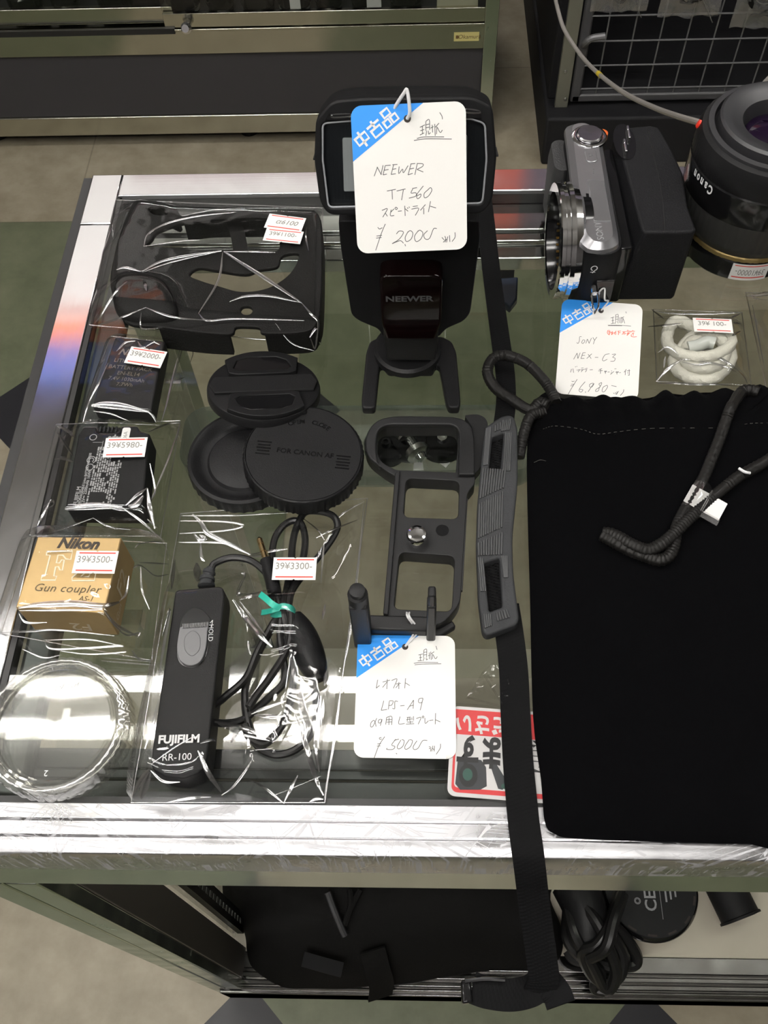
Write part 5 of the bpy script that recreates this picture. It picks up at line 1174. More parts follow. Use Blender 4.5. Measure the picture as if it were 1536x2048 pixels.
plate = rounded(CL([(398, 1568), (484, 610), (484, 560), (400, 515), (252, 400), (262, 230), (380, 118), (960, 130), (1052, 200), (1060, 560), (1060, 610), (1004, 680), (960, 1400), (945, 1500), (800, 1668), (400, 1600)]), [3, 3, 8, 20, 30, 40, 50, 30, 30, 3, 6, 8, 6, 20, 30, 3])
w0 = rounded(CL([(345, 190), (900, 188), (940, 230), (920, 530), (480, 512), (345, 440)]), [22, 12, 12, 3, 4, 26])
w1 = rounded(CL([(556, 572), (948, 592), (938, 872), (536, 858)]), 14)
w2 = rounded(CL([(508, 1112), (914, 1142), (890, 1548), (466, 1530)]), 14)
hl = [tuple(CL([(822 + 46 * math.cos(a), 953 + 40 * math.sin(a))])[0]) for a in [k * .3927 for k in range(16)]]
Wl = [px_poly(p, hB) for p in (plate, w0, w1, w2, hl)]
vs, fs = curve_geo(Wl, hB / 2 - .0004, .0005, 2)
MB().add(vs, fs, Tr(0, 0, T + hB / 2 + .0006)).build('base_plate', M_ANOD, t)
def bar(pts, h0, h1, name, bev=.0006, par=None):
    Wp = px_poly(pts, h1); a = sum(Wp[i][0] * Wp[(i + 1) % len(Wp)][1] - Wp[(i + 1) % len(Wp)][0] * Wp[i][1] for i in range(len(Wp)))
    if a < 0: Wp = Wp[::-1]
    return MB().prism(Wp, T + h0, T + h1).build(name, M_ANOD, par or t, bevel=bev)
bar(CL([(476, 530), (512, 515), (425, 1568), (388, 1562)]), hB - .001, hB + .0028, 'edge_lip')
bar(CL([(1000, 720), (1008, 722), (970, 1395), (958, 1395)]), hB - .001, hB + .0008, 'side_ridge', .0002)
# raised rim round the top window
rim_o = rounded(CL([(258, 400), (262, 230), (380, 112), (960, 122), (1052, 200), (1060, 545), (940, 545), (945, 225), (900, 178), (400, 178), (338, 235), (338, 420), (380, 500)]), [20, 40, 50, 30, 30, 3, 3, 12, 14, 20, 20, 20, 8])
Wr_ = px_poly(rim_o, hB + .003); vs, fs = curve_geo([Wr_], .0018, .001, 2); MB().add(vs, fs, Tr(0, 0, T + hB + .0014)).build('top_rim', M_ANOD, t)
bar(rounded(CL([(985, 112), (1080, 100), (1140, 130), (1160, 190), (1150, 330), (1110, 480), (1060, 540), (1040, 200)]), [3, 12, 14, 14, 10, 10, 3, 3]), .0006, .0085, 'grip_end', .002)
# clamping ends standing up at the near end
y0 = G(800, 1268, 0).y
def col(x0, x1, ya, yb, z0, z1, name, bev=.001):
    return MB().box(((x0 + x1) / 2, (ya + yb) / 2, T + (z0 + z1) / 2), (x1 - x0, yb - ya, z1 - z0)).build(name, M_ANOD, t, bevel=bev)
hA = .056
xl0, xl1 = G(697, 1178, hA).x, G(735, 1178, hA).x; yl = G(715, 1195, hA).y
col(xl0, xl1, yl - .004, yl + .006, .0006, hA - .005, 'left_upright')
ML = Tr((xl0 + xl1) / 2, yl + .001, T + hA - .006)
MB().lathe([(.0052, 0), (.0052, .008), (.0040, .009), (.0040, .0125), (.003, .013)], 18, ML @ Matrix.Diagonal((1, 1.0, 1, 1))).build('left_clamp_tip', M_ANOD, t)
xr0, xr1 = G(854, 1205, hA - .008).x, G(873, 1205, hA - .008).x; yr = G(865, 1205, hA - .008).y
col(xr0, xr1, yr - .003, yr + .004, .0006, hA - .008, 'right_upright')
MB().box(((xr0 + xr1) / 2, yr + .0005, T + hA - .002), (xr1 - xr0 - .0008, .006, .013)).build('right_clamp_tip', M_ANOD, t, bevel=.0012)
yb = min(yl, yr); ycb = G(790, 1252, .012).y
bar([(722, 1228), (858, 1232), (856, 1262), (728, 1258)], .0006, .013, 'cross_bar', .0012)
bar([(716, 1250), (880, 1255), (905, 1240), (912, 1252), (880, 1272), (715, 1272)], .0006, .006, 'lower_bar', .001)
# screws
p = G(*CL([(636, 1000)])[0], hB + .005)
MB().lathe([(.0058, -.0075), (.0058, -.0055), (.0046, -.005), (.0046, .0005), (.0058, .001), (.0060, .004), (.0052, .0055), (.0040, .0058), (.0038, .0048), (.001, .0046)], 28, Tr(p.x, p.y, T + hB + .0035)).build('mounting_screw', M_CHROME, t)
m = MB(); p = G(*CL([(822, 953)])[0], hB)
m.lathe([(.0058, 0), (.0058, -.010), (.004, -.0105), (.0001, -.0105)][::-1], 24, Tr(p.x, p.y, T + hB)); m.build('threaded_hole', M_BLACKG, t)

# ------------------------------------------------------------------ small printed sign under the strap
sq = [(908, 1413), (1140, 1428), (1140, 1612), (889, 1590)]
M, W, H = quad_frame(*[G(x, y, .0006) for x, y in sq])
sg = thing('counter_sign', 'red and white laminated counter sign lying upside down at the front', 'sign', M.translation)
m = MB()
vs, fs = curve_geo([rrect(W, H, .004)], .0002); m.add(vs, fs, M, 0)
vs, fs = curve_geo([rrect(W - .004, H - .004, .003)], .00003); m.add(vs, fs, M @ Tr(0, 0, .0003), 1)
vs, fs = curve_geo([rrect(W - .0065, H - .0065, .002)], .00003); m.add(vs, fs, M @ Tr(0, .0012, .00036), 0)
m.box((0, H / 2 - .0085, .00042), (W - .004, .0135, .00006), M, 1)
m.add(*text_geo('ください', .0112, 'RIGHT', bold=.00035, sx=.86), M @ Tr(-W / 2 + .0022, H / 2 - .0085, .0005) @ Rot(180, 'Z'), 0)
m.add(*text_geo('頂けます', .0182, 'RIGHT', bold=.0007, sx=.68), M @ Tr(-W / 2 + .0035, .0012, .00062) @ Rot(180, 'Z'), 2)
# printed picture of a camera and a lens
camp = [(.006, .004), (.007, .018), (.010, .0215), (.026, .0205), (.030, .016), (.031, .004), (.026, .0015), (.010, .0005)]
O = M @ Tr(-W / 2, -H / 2 + .003, .0005) @ Matrix.Diagonal((.64, .80, 1, 1))
m.add([(x, y, 0) for x, y in camp], [list(range(len(camp)))[::-1]], O, 3)
m.add([(.016 + .0075 * math.cos(k * .2618), .010 + .0075 * math.sin(k * .2618), .00008) for k in range(24)], [list(range(24))], O, 2)
m.add([(.0155 + .004 * math.cos(k * .3927), .0105 + .004 * math.sin(k * .3927), .00014) for k in range(16)], [list(range(16))], O, 4)
m.add([(.033, .018, 0), (.037, .020, 0), (.048, .007, 0), (.0435, .0025, 0), (.040, .003, 0)], [[4, 3, 2, 1, 0]], O, 3)
m.add([(.0455 + .0032 * math.cos(k * .5236), .0048 + .0018 * math.sin(k * .5236), .00008) for k in range(12)], [list(range(12))], O, 4)
m.build('printed_sheet', [mat('sign_white', (.74, .73, .72), .35), mat('sign_red', (.68, .045, .05), .35), mat('sign_black', (.015, .015, .017), .35), mat('sign_camera_grey', (.04, .045, .05), .35), mat('sign_green_glint', (.03, .10, .075), .3)], sg)
m = MB(); vs, fs = curve_geo([rrect(W + .003, H + .003, .005)], .00004); m.add(vs, fs, M @ Tr(0, 0, .0009)); m.build('laminate', M_FILM, sg)
q = [G(x, y, .001) for x, y in ((965, 1345), (1012, 1300), (1030, 1402), (930, 1400))]
P = [[q[0].lerp(q[1], i / 12).lerp(q[3].lerp(q[2], i / 12), j / 12) + Vector((0, 0, .0008 + .003 * max(0, pnoise(Vector((i * .5, j * .5, 3)))))) for i in range(13)] for j in range(13)]
m = MB(); m.grid(P[::-1])
for a, b in (((965, 1345), (1005, 1408)), ((975, 1350), (985, 1362)), ((935, 1395), (1000, 1412))):
    A, B = G(*a, .004), G(*b, .003); m.tube([A.lerp(B, k / 8) for k in range(9)], .0005, 6)
tag(m.build('plastic_scrap', M_FILM, None), 'loose clear plastic scrap above the upside down sign', 'plastic scrap')

# ------------------------------------------------------------------ flash gun standing on its foot
o = G(812, 735, 0)
t = thing('camera_flash', 'black flash gun standing upright on a two pronged foot at the back', 'flash', (o.x, o.y, T + .0004))
# foot with two prongs
CF = lambda pts: cpx(pts, 600, 160, 3.011)
hF = .007
foot = rounded(CF([(398, 1640), (420, 1575), (480, 1545), (860, 1545), (915, 1575), (942, 1640), (968, 1935), (960, 1975), (895, 1975), (878, 1930), (838, 1720), (815, 1712), (800, 1750), (530, 1750), (500, 1712), (480, 1720), (458, 1935), (450, 1978), (375, 1978), (370, 1935)]), 6, 4)
Wf = px_poly(foot, hF); vs, fs = curve_geo([Wf], hF / 2, .0014, 3)
MB().add(vs, fs, Tr(0, 0, T + hF / 2 + .0004)).build('stand_foot', M_BLACK, t)
yF = .402
def gy(pts, y): return [(GY(x, yy, y).x, GY(x, yy, y).z) for x, yy in pts]
def plate(pts, y0, y1, name, m_, bev=.003, seg=3, back=None):
    """outline in the upright plane y0, drawn back to y1"""
    P = gy(pts, y0); a = sum(P[i][0] * P[(i + 1) % len(P)][1] - P[(i + 1) % len(P)][0] * P[i][1] for i in range(len(P)))
    if a < 0: P = P[::-1]
    n = len(P); Q = back(P) if back else P
    vs = [(x, y0, z) for x, z in P] + [(x, y1, z) for x, z in Q]
    fs = [list(range(n)), [i + n for i in range(n)][::-1]] + [(i, i + n, (i + 1) % n + n, (i + 1) % n) for i in range(n)]
    return MB().add(vs, fs).build(name, m_, t, bevel=bev, seg=seg)
M_FB = mat('flash_body_plastic', (0.0075, 0.0075, 0.008), 0.48, spec=.12, bump=.12, bscale=2000)
body = rounded(CF([(232, 850), (1080, 850), (1085, 960), (1025, 1410), (985, 1455), (880, 1500), (840, 1545), (500, 1545), (470, 1500), (360, 1455), (310, 1420), (240, 980)]), [6, 6, 8, 10, 8, 8, 3, 3, 8, 8, 10, 8], 3)
plate(body, yF, yF + .050, 'flash_body', M_FB, .005, 4)
col_ = rounded(CF([(500, 1400), (840, 1400), (830, 1560), (815, 1690), (525, 1690), (505, 1560)]), 4)
plate(col_, yF - .010, yF + .03, 'shoe_block', M_BLACK, .0025)
ir = rounded(CF([(478, 1200), (530, 1180), (810, 1180), (862, 1200), (850, 1470), (815, 1565), (520, 1565), (490, 1470)]), [10, 10, 10, 10, 10, 5, 5, 10])
plate(ir, yF - .013, yF + .01, 'infrared_window', mat('dark_red_window', (0.004, 0.0015, 0.0015), 0.09, spec=.2), .003)
m = MB(); pz = GY(820, 598, yF - .0133); v, f = text_geo('NEEWER', .0060, bold=.0002, sx=1.18); m.add(v, f, Tr(pz.x - .0005, yF - .0134, pz.z) @ Rot(90, 'X'))
m.build('lettering', mat('faint_grey_print', (.05, .05, .053), .5), t)
# locking ring
zt = min(p[1] for p in gy(CF([(525, 1690)]), yF - .010))
cx = GY(815, 720, yF).x
MB().lathe([(.0205, .0068), (.022, .008), (.022, .0125), (.020, .014)], 40, Tr(cx, yF + .008, T)).build('locking_ring', M_BLACK, t)
# head tilted up towards the viewer
TL, TR_, BR_, BL_ = G(630, 197, .199), G(992, 193, .199), G(975, 432, .1445), G(650, 440, .1445)
Mh, Wh, Hh = quad_frame(TL, TR_, BR_, BL_)
hs = [Mh.inverted() @ G(*q, 0) for q in ()]
D = .052
def hp(pts, h_top=.205, h_bot=.137):
    """pixels on the tilted face plane -> face coordinates"""
    n = Mh.to_3x3() @ Vector((0, 0, 1)); p0 = Mh.translation; out = []
    for x, y in pts:
        d = ray(x, y); tt = (p0 - CP).dot(n) / d.dot(n); q = Mh.inverted() @ (CP + d * tt); out.append((q.x, q.y))
    return out
ho = hp(rounded(CF([(95, 240), (190, 125), (400, 108), (1040, 102), (1160, 160), (1185, 460), (1158, 740), (1095, 810), (170, 815), (120, 740), (85, 480)]), [12, 18, 5, 16, 16, 14, 16, 14, 14, 16, 14], 4))
c0 = cen(ho)
def sc(P, s, z, dy=0): return [(c0.x + (x - c0.x) * s, c0.y + (y - c0.y) * s + dy, z) for x, y in P]
win = hp(rounded(CF([(135, 262), (300, 248), (1030, 235), (1115, 262), (1125, 480), (1100, 745), (170, 770), (135, 480)]), [10, 4, 4, 10, 6, 10, 10, 6], 4))
vs, fs = curve_geo([ho, win], .004, .0012, 3)
MB().add(vs, fs, Mh @ Tr(0, 0, -.004)).build('head_rim', M_FB, t)
m = MB(); m.loft([sc(ho, 1.0, -.006), sc(ho, 1.0, -.020), sc(ho, .96, -.028), sc(ho, .86, -.040, -.003), sc(ho, .74, -.052, -.005)], Mh); m.build('head_shell', M_FB, t, bevel=.001)
# hinge drum between head and body
zb_ = GY(815, 470, yF).z; 
m = MB(); m.lathe([(.024, -.031), (.026, -.028), (.026, .028), (.024, .031)], 40, Tr(cx, yF + .026, zb_ - .006) @ Rot(90, 'Y')); m.build('hinge', M_FB, t)
# inside: reflector tray, lamp and ribbed lens
vs, fs = curve_geo([win], .0004); m = MB(); m.add(vs, fs, Mh @ Tr(0, 0, -.0055)); m.build('reflector_tray', mat('head_dark_tray', (.010, .011, .012), .35), t)
li = hp(rounded(CF([(252, 362), (1010, 345), (1005, 665), (262, 685)]), 4))
vs, fs = curve_geo([li], .0010, .0004); m = MB(); m.add(vs, fs, Mh @ Tr(0, 0, -.0040)); m.build('light_panel', mat('pale_light_panel', (.50, .50, .46), .35), t)
rb = MB(); x0w = min(p[0] for p in win); x1w = max(p[0] for p in win); y0w = min(p[1] for p in win); y1w = max(p[1] for p in win)
P = []
for j in range(3):
    row = []
    for i in range(181):
        u = i / 180; row.append((x0w + (x1w - x0w) * u, y0w + .002 + (y1w - y0w - .004) * j / 2, -.0016 + .0005 * math.sin(u * 45 * 2 * math.pi)))
    P.append(row)
rb.grid(P, Mh); rb.build('ribbed_lens', clear('ribbed_clear_lens', (.72, .75, .78), .04, .6, 4, .06), t)
rf = MB(); pw = [(x, y, -.0008) for x, y in win]
for k in range(len(pw)): pass
rf.tube([Mh @ Vector(p) for p in pw], .0006, 6, closed=True); rf.build('lens_frame', mat('clear_lens_edge', (.30, .31, .33), .2), t)
# pull-out panels in the slot at the top
s_ = hp(CF([(180, 195), (1085, 180), (1095, 225), (150, 238)]))
vs, fs = curve_geo([s_], .0006); m = MB(); m.add(vs, fs, Mh @ Tr(0, 0, .0006)); m.build('panel_slot', M_BLACKG, t)
sl = MB(); a_ = hp(CF([(195, 205), (300, 200), (300, 216), (205, 222)])); b_ = hp(CF([(1000, 170), (1075, 180), (1080, 195), (1000, 190)]))
for q in (a_, b_):
    P = spline([Mh @ Vector((*p, .0014)) for p in q], 5, True); sl.tube(P, .0004, 6, closed=True)
pieces(sl, 'clear_panel_edge', clear('panel_edge', (.9, .9, .9), .25, .7, 2, .1), t)
jn = MB()
for (x, y) in ((88, 480), (1186, 460)):
    q = hp(CF([(x, y)]))[0]; jn.box((q[0], q[1], -.008), (.0016, .0010, .014), Mh)
pieces(jn, 'shell_seam', M_GASKET, t)

# ------------------------------------------------------------------ mirrorless camera body, silver top
hT = .066
C5 = lambda pts: cpx(pts, 950, 200, 2.6212)
pn = G(1212, 505, hT); pf = G(1166, 252, hT)
ux = Vector((pf.x - pn.x, pf.y - pn.y, 0)); Lc = ux.length; ux.normalize(); uy = Vector((-ux.y, ux.x, 0))      # ux: along the body away from us, uy: towards the mount side (left)
o = (pn + pf) / 2
MC = Matrix.Identity(4)
for i in range(3): MC[i][0], MC[i][1], MC[i][2], MC[i][3] = ux[i], uy[i], (0, 0, 1)[i], (o.x, o.y, T + .0006)[i]
t = thing('mirrorless_camera', 'silver topped black mirrorless camera body without a lens, standing on the glass', 'camera', (o.x, o.y, T + .0006))
M_SILV = mat('satin_silver', (.46, .46, .48), .30, .85, bump=.06, bscale=3000)
M_CB = mat('camera_black', (.008, .008, .0085), .45, spec=.14, bump=.12, bscale=1800)
tp = [tuple((MC.inverted() @ G(x, y, hT)).xy) for x, y in C5([(508, 160), (520, 135), (550, 125), (590, 130), (625, 160), (640, 200), (700, 560), (722, 690), (712, 725), (680, 745), (640, 745), (605, 725), (570, 640), (520, 250)])]
def grow(P, k): 
    c = cen(P); out = []
    for x, y in P:
        d = Vector((x - c.x, y - c.y)); out.append((x + (k if x > c.x else -k) * min(1, abs(x - c.x) / .02), y + (k if y > c.y else -k) * min(1, abs(y - c.y) / .006)))
    return out
xs = [p[0] for p in tp]; ys = [p[1] for p in tp]; xa, xb_ = min(xs), max(xs); ya, yb_ = min(ys), max(ys)
# body: rounded long box under the silver plate
def ring(x0, x1, y0, y1, z, r, n=5): return [(x, y, z) for x, y in rrect(x1 - x0, y1 - y0, r, n, (x0 + x1) / 2, (y0 + y1) / 2)]
e = .004
m = MB(); bx0, bx1, by0, by1 = xa - .006, xb_ + .003, ya - .006, yb_ + .002
m.loft([ring(bx0 + .003, bx1 - .003, by0 + .002, by1 - .002, 0, .010), ring(bx0, bx1, by0, by1, .003, .012), ring(bx0, bx1, by0, by1, hT - .012, .012), ring(bx0 + .001, bx1, by0 + .001, by1, hT - .006, .012)], MC)
m.build('camera_body', M_CB, t, bevel=.0006)
vs = [(x, y) for x, y in tp]; c0 = cen(tp)
m = MB(); m.loft([[(x, y, hT - .006) for x, y in smooth_poly(grow(tp, .0042), 3)], [(x, y, hT - .0035) for x, y in smooth_poly(grow(tp, .0036), 3)], [(x, y, hT - .0004) for x, y in smooth_poly(grow(tp, .0004), 3)], [(x, y, hT) for x, y in smooth_poly(tp, 3)]][::1], MC)
m.build('top_plate', M_SILV, t, ang=25)
def loc(x, y, h=hT): return MC.inverted() @ G(x, y, h)
q = loc(*C5([(598, 197)])[0]); Md = MC @ Tr(q.x, q.y, hT)
MB().lathe([(.0118, -.001), (.0118, .0006), (.0105, .0012), (.0092, .0010)], 40, Md, caps=False).build('shutter_surround', mat('bright_ring', (.75, .75, .77), .12, 1), t)
MB().lathe([(.0088, .0002), (.0088, .0026), (.0080, .0032), (.0001, .0030)], 40, Md, caps=False).build('shutter_button', mat('spun_silver', (.6, .6, .62), .18, 1), t)
q = loc(*C5([(607, 300)])[0])
vs, fs = curve_geo([rrect(.0125, .0075, .003, 5)], .0005, .0003); m = MB(); m.add(vs, fs, MC @ Tr(q.x, q.y, hT + .0002)); m.build('play_button', M_SILV, t)
m = MB(); m.add(*curve_geo([rrect(.0128, .0078, .003, 5), rrect(.0118, .0068, .0027, 5)], .00006), MC @ Tr(q.x, q.y, hT + .0005)); vt, ft = text_geo('▷', .004); m.add(vt, ft, MC @ Tr(q.x, q.y, hT + .0009) @ Rot(-90, 'Z'))
for k in range(3):
    q = loc(*C5([(621, 368 + 10 * k)])[0]); m.add([(q.x + .0006 * math.cos(a * .785), q.y + .0006 * math.sin(a * .785), hT + .0001) for a in range(8)], [list(range(8))], MC)
m.build('engraved_marks', mat('engraved_dark', (.12, .12, .125), .5), t)
q = loc(*C5([(652, 690)])[0]); m = MB(); m.add(*text_geo('SONY', .0062), MC @ Tr(q.x, q.y, hT + .0001) @ Rot(0, 'Z')); m.build('engraved_letters', mat('pale_engraving', (.30, .30, .31), .4), t)
fl = [loc(*p) for p in C5([(590, 425), (675, 430), (712, 640), (622, 640)])]
m = MB(); vs, fs = curve_geo([[(p.x, p.y) for p in fl]], .0003, .0002); m.add(vs, fs, MC @ Tr(0, 0, hT + .0001)); m.build('accessory_cover', mat('satin_silver_cover', (.50, .50, .52), .26, .85), t)
fl = [loc(*p) for p in C5([(580, 495), (594, 497), (605, 568), (588, 568)])]
m = MB(); m.prism([(p.x, p.y) for p in fl], hT - .003, hT + .0004, MC); m.build('cover_latch', M_BLACKG, t)
q = loc(*C5([(664, 180)])[0], hT - .004)
MB().lathe([(.0042, -.004), (.0042, .0006), (.003, .0012), (.0001, .001)], 20, MC @ Tr(q.x, q.y, hT - .004)).build('record_button', mat('orange_red_button', (.6, .12, .03), .35), t)
# grip at the far end on the mount side
m = MB(); m.loft([ring(xb_ - .034, xb_ + .002, by1 - .004, by1 + .008, .002, .008), ring(xb_ - .034, xb_ + .002, by1 - .004, by1 + .009, hT - .024, .008), ring(xb_ - .032, xb_, by1 - .004, by1 + .008, hT - .013, .006)], MC); m.build('grip', mat('grip_rubber', (.018, .018, .019), .6, bump=.4, bscale=900), t, bevel=.001)
# lens mount: bright flange ring on the left face, nearer end
rm = .0375; qx = -Lc * .5 + .040; zc_ = .0385
Mm = MC @ Tr(qx, by1 - .001, zc_) @ Rot(-90, 'X')
MB().lathe([(rm * .86, -.002), (rm * .93, .0), (rm * .95, .004), (rm, .0045), (rm, .0075), (rm * .97, .0082), (rm * .97, .0105), (rm, .011), (rm, .0135), (rm * .985, .0142), (rm * .84, .0145), (rm * .84, .004)], 72, Mm, caps=False).build('mount_ring', M_CHROME, t)
m = MB(); m.lathe([(rm * .84, .0135), (rm * .80, .006), (rm * .78, -.008), (.0001, -.0085)], 60, Mm, caps=False); m.build('mount_throat', M_BLACKG, t)
m = MB()
for k in range(10): m.box((rm * .79 * math.cos(R(20 + 9 * k)), rm * .79 * math.sin(R(20 + 9 * k)), .006), (.0012, .0012, .002), Mm)
pieces(m, 'contact_pin', mat('gold_pins', (.7, .5, .2), .3, 1), t)
# screen on the back (right side)
m = MB(); m.loft([ring(xa + .006, xb_ - .012, by0 - .007, by0 + .002, .006, .002, 2), ring(xa + .006, xb_ - .012, by0 - .007, by0 + .002, hT - .012, .002, 2)], MC); m.build('tilting_screen', M_BLACKG, t, bevel=.001)
# strap lug on the near end
lg = MB(); A = GY(1208, 560, 0) if False else None
P = [MC @ Vector((bx0 - .001, .002, .034)), MC @ Vector((bx0 - .006, .002, .033)), MC @ Vector((bx0 - .010, .001, .026)), MC @ Vector((bx0 - .011, .001, .020))]
lg.tube([P[0], P[1]], .0022, 10); S = spline([P[1] + Vector((.0018, 0, 0)), P[2] + Vector((.0018, 0, 0)), P[3], P[2] - Vector((.0018, 0, 0)), P[1] - Vector((.0018, 0, 0))], 6, True); lg.tube(S, .0008, 8, closed=True)
lg.build('strap_ring', M_CHROME, t)
m = MB(); Mt = frame(MC @ Vector((bx0 - .0006, by1 - .008, hT - .016)), -uy, Vector((0, 0, 1))); stroke(m, [(.0019 * math.cos(R(a)), .0019 * math.sin(R(a))) for a in range(-70, 251, 32)], .0006, Mt, 0); stroke(m, [(-.0006, -.004), (.0006, -.0018)], .0006, Mt, 0); stroke(m, [(-.002, -.0032), (.0012, -.0032)], .0005, Mt, 0)
m.build('end_mark', M_WHITEP, t)
m = MB(); m.box((bx0 - .0003, (by0 + by1) / 2 - .004, .024), (.0012, .012, .030), MC); m.build('end_cover', M_BLACKG, t, bevel=.0005)

# ------------------------------------------------------------------ battery charger beside it
hq = .061
t = thing('battery_charger', 'black wedge shaped battery charger with metal plug prongs, behind the silver topped camera', 'charger', (*(G(1290, 400, hq).xy), T + .0006))
topq = [(1232, 266), (1250, 255), (1300, 250), (1318, 254), (1345, 300), (1366, 346), (1376, 412), (1386, 440), (1393, 458), (1386, 464), (1290, 465), (1284, 458)]
Wt = px_poly(topq, hq); c0 = cen(Wt); a = sum(Wt[i][0] * Wt[(i + 1) % len(Wt)][1] - Wt[(i + 1) % len(Wt)][0] * Wt[i][1] for i in range(len(Wt)))
if a < 0: Wt = Wt[::-1]
Wb = [(x + (.0015 if x > c0.x else .016 * -1 * 0), y) for x, y in Wt]
Wb = [(x - .010 if x < c0.x else x, y) for x, y in Wt]
M_CH = mat('charger_plastic', (.008, .008, .009), .55, spec=.13, bump=.35, bscale=1300)
MB().prism(Wb, T + .0006, T + hq, top=Wt).build('charger_body', M_CH, t, bevel=.0016, seg=3)
m = MB(); P = [G(x, y, hq + .0001) for x, y in ((1296, 262), (1322, 380), (1330, 462))]; m.tube(spline(P, 6), .0003, 5); m.build('case_seam', M_GASKET, t)
q = G(1249, 284, hq); ov = [(q.x + .0075 * math.cos(k * .2618) * 1.0, q.y + .019 * math.sin(k * .2618)) for k in range(24)]
m = MB(); m.add([(x, y, T + hq + .0003) for x, y in ov], [list(range(24))]); m.build('plug_recess', M_BLACKG, t)
m = MB()
for s_ in (-1, 1): m.box((q.x + .0012 + s_ * .002, q.y + s_ * .007, T + hq + .0018), (.0016, .013, .003), None)
pieces(m, 'plug_prong', M_CHROME, t, bevel=.0004)

# ------------------------------------------------------------------ lens standing at the right edge
pb0 = G(1472, 484, 0); cx, cy_ = pb0.x, pb0.y
t = thing('zoom_lens', 'tall black zoom lens standing rear end up at the right edge of the photo', 'lens', (cx, cy_, T + .0006))
ML = Tr(cx, cy_, T + .0006) @ Matrix.Diagonal((1, 1, 1.56, 1))
m = MB(); m.lathe([(.0385, 0), (.0400, .0012), (.0402, .0105), (.0398, .0112)], 72, ML); m.build('front_ring', M_BLACKG, t)
m = MB(); m.lathe([(.0398, .0110), (.0412, .0118), (.0412, .0136), (.0405, .0142)], 180, ML, caps=False, wob=lambda r, z, a: 1 + (.004 if math.sin(a * 90) > 0 else -.004)); m.build('gold_ring', mat('dull_gold', (.30, .22, .09), .4, .7), t)
m = MB(); m.lathe([(.0405, .0140), (.0440, .0175), (.0470, .0200), (.0480, .0215), (.0490, .0330), (.0492, .0338)], 260, ML, caps=False, wob=lambda r, z, a: 1 + (.006 * math.sin(a * 65) if .018 < z < .0335 else 0)); m.build('zoom_grip', mat('lens_grip_rubber', (.013, .013, .0125), .6), t)
m = MB(); m.lathe([(.0492, .0338), (.0496, .0342), (.0497, .0470), (.0490, .0476)], 90, ML, caps=False); m.build('barrel', M_BLACKG, t)
m = MB(); m.lathe([(.0490, .0476), (.0493, .0480), (.0490, .0560), (.0470, .0590), (.0440, .0598)], 220, ML, caps=False, wob=lambda r, z, a: 1 + (.003 * math.sin(a * 80) if z < .0555 else 0)); m.build('rear_barrel', M_BLACK, t)
m = MB(); m.lathe([(.0440, .0596), (.0440, .0612), (.0405, .0614), (.0400, .0580), (.0380, .0575), (.0380, .0640), (.0365, .0650), (.0330, .0650), (.0300, .0640), (.0235, .0625), (.0225, .0600), (.0215, .0540)], 80, ML, caps=False); m.build('mount', mat('lens_mount_plastic', (.022, .022, .024), .45), t)
m = MB(); m.lathe([(.0218, .0545), (.0195, .0575), (.012, .0600), (.0001, .0610)], 48, ML, caps=False); m.build('rear_glass', mat('coated_rear_glass', (.006, .002, .010), .05), t)
m = MB(); a = R(167); m.lathe([(.0022, 0), (.0018, .0012), (.0001, .0016)], 14, ML @ Tr(.0485 * math.cos(a), .0485 * math.sin(a), .0570) @ Rot(167, 'Z') @ Rot(60, 'Y')); m.build('red_index_dot', mat('red_dot', (.75, .04, .02), .35), t)
m = MB()
for i, chh in enumerate('Canon'):
    a = R(203 + i * -7.2 + 14.4 + 6); 
    a = R(214 - i * 5.0)
    v, f = text_geo(chh, .0056, bold=.00016)
    Ml = ML @ Matrix.Rotation(a, 4, 'Z') @ Tr(.0499, 0, .0445) @ Rot(90, 'Z') @ Rot(90, 'X') @ Rot(180, 'Z'); m.add(v, f, Ml)
m.build('lettering', M_WHITEP, t)
m = MB(); N = 14
def sp(u, z, r=.0405): a = R(251 + 36 * u); return (r * math.cos(a), r * math.sin(a), z)
m.loft([[sp(i / N, .0012) for i in range(N + 1)], [sp(i / N, .0104) for i in range(N + 1)]], ML, 0, False, False)
for z0, z1, mi_ in ((.0026, .0032, 1), (.0092, .0097, 1)): m.loft([[sp(.06 + .88 * i / N, z0, .04065) for i in range(N + 1)], [sp(.06 + .88 * i / N, z1, .04065) for i in range(N + 1)]], ML, mi_, False, False)
for i, chh in enumerate('39¥10000-'):
    a = R(251 + 36 * (.86 - .09 * i)); v, f = text_geo(chh, .0046)
    m.add(v, f, ML @ Matrix.Rotation(a, 4, 'Z') @ Tr(.0407, 0, .0060) @ Rot(90, 'Z') @ Rot(90, 'X') @ Rot(180, 'Z'), 2)
m.build('price_sticker', [M_STICK, M_RED, M_STAMP], t)

# ------------------------------------------------------------------ bag of white cord, and the bag at the right edge
CC = lambda pts: cpx(pts, 960, 420, 2.667)
M_CORDW = mat('ivory_cord', (.55, .54, .46), .5, bump=.5, bscale=1600)
c = G(1398, 705, .006)
t = thing('white_cord', 'coil of ivory white cord in a small clear bag below the zoom lens', 'cord', (c.x, c.y, T + .0008))
m = MB()
def runw(src, zs):
    P = [G(x, y, z) for (x, y), z in zip(CC(src), zs)]; m.tube(spline(P, 7), .0040, 12, rfun=lambda th, s, k: .0040 * (1 + .05 * math.sin(th * 8 + s * 900)))
runw([(1215, 790), (1180, 700), (1150, 640), (1085, 600), (1030, 600), (1000, 660), (1005, 720), (1060, 765), (1140, 785), (1230, 780), (1310, 745), (1340, 700), (1310, 670), (1220, 660), (1130, 680), (1060, 760)], [.005, .005, .006, .0065, .006, .006, .007, .011, .013, .0135, .012, .009, .007, .006, .006, .005])
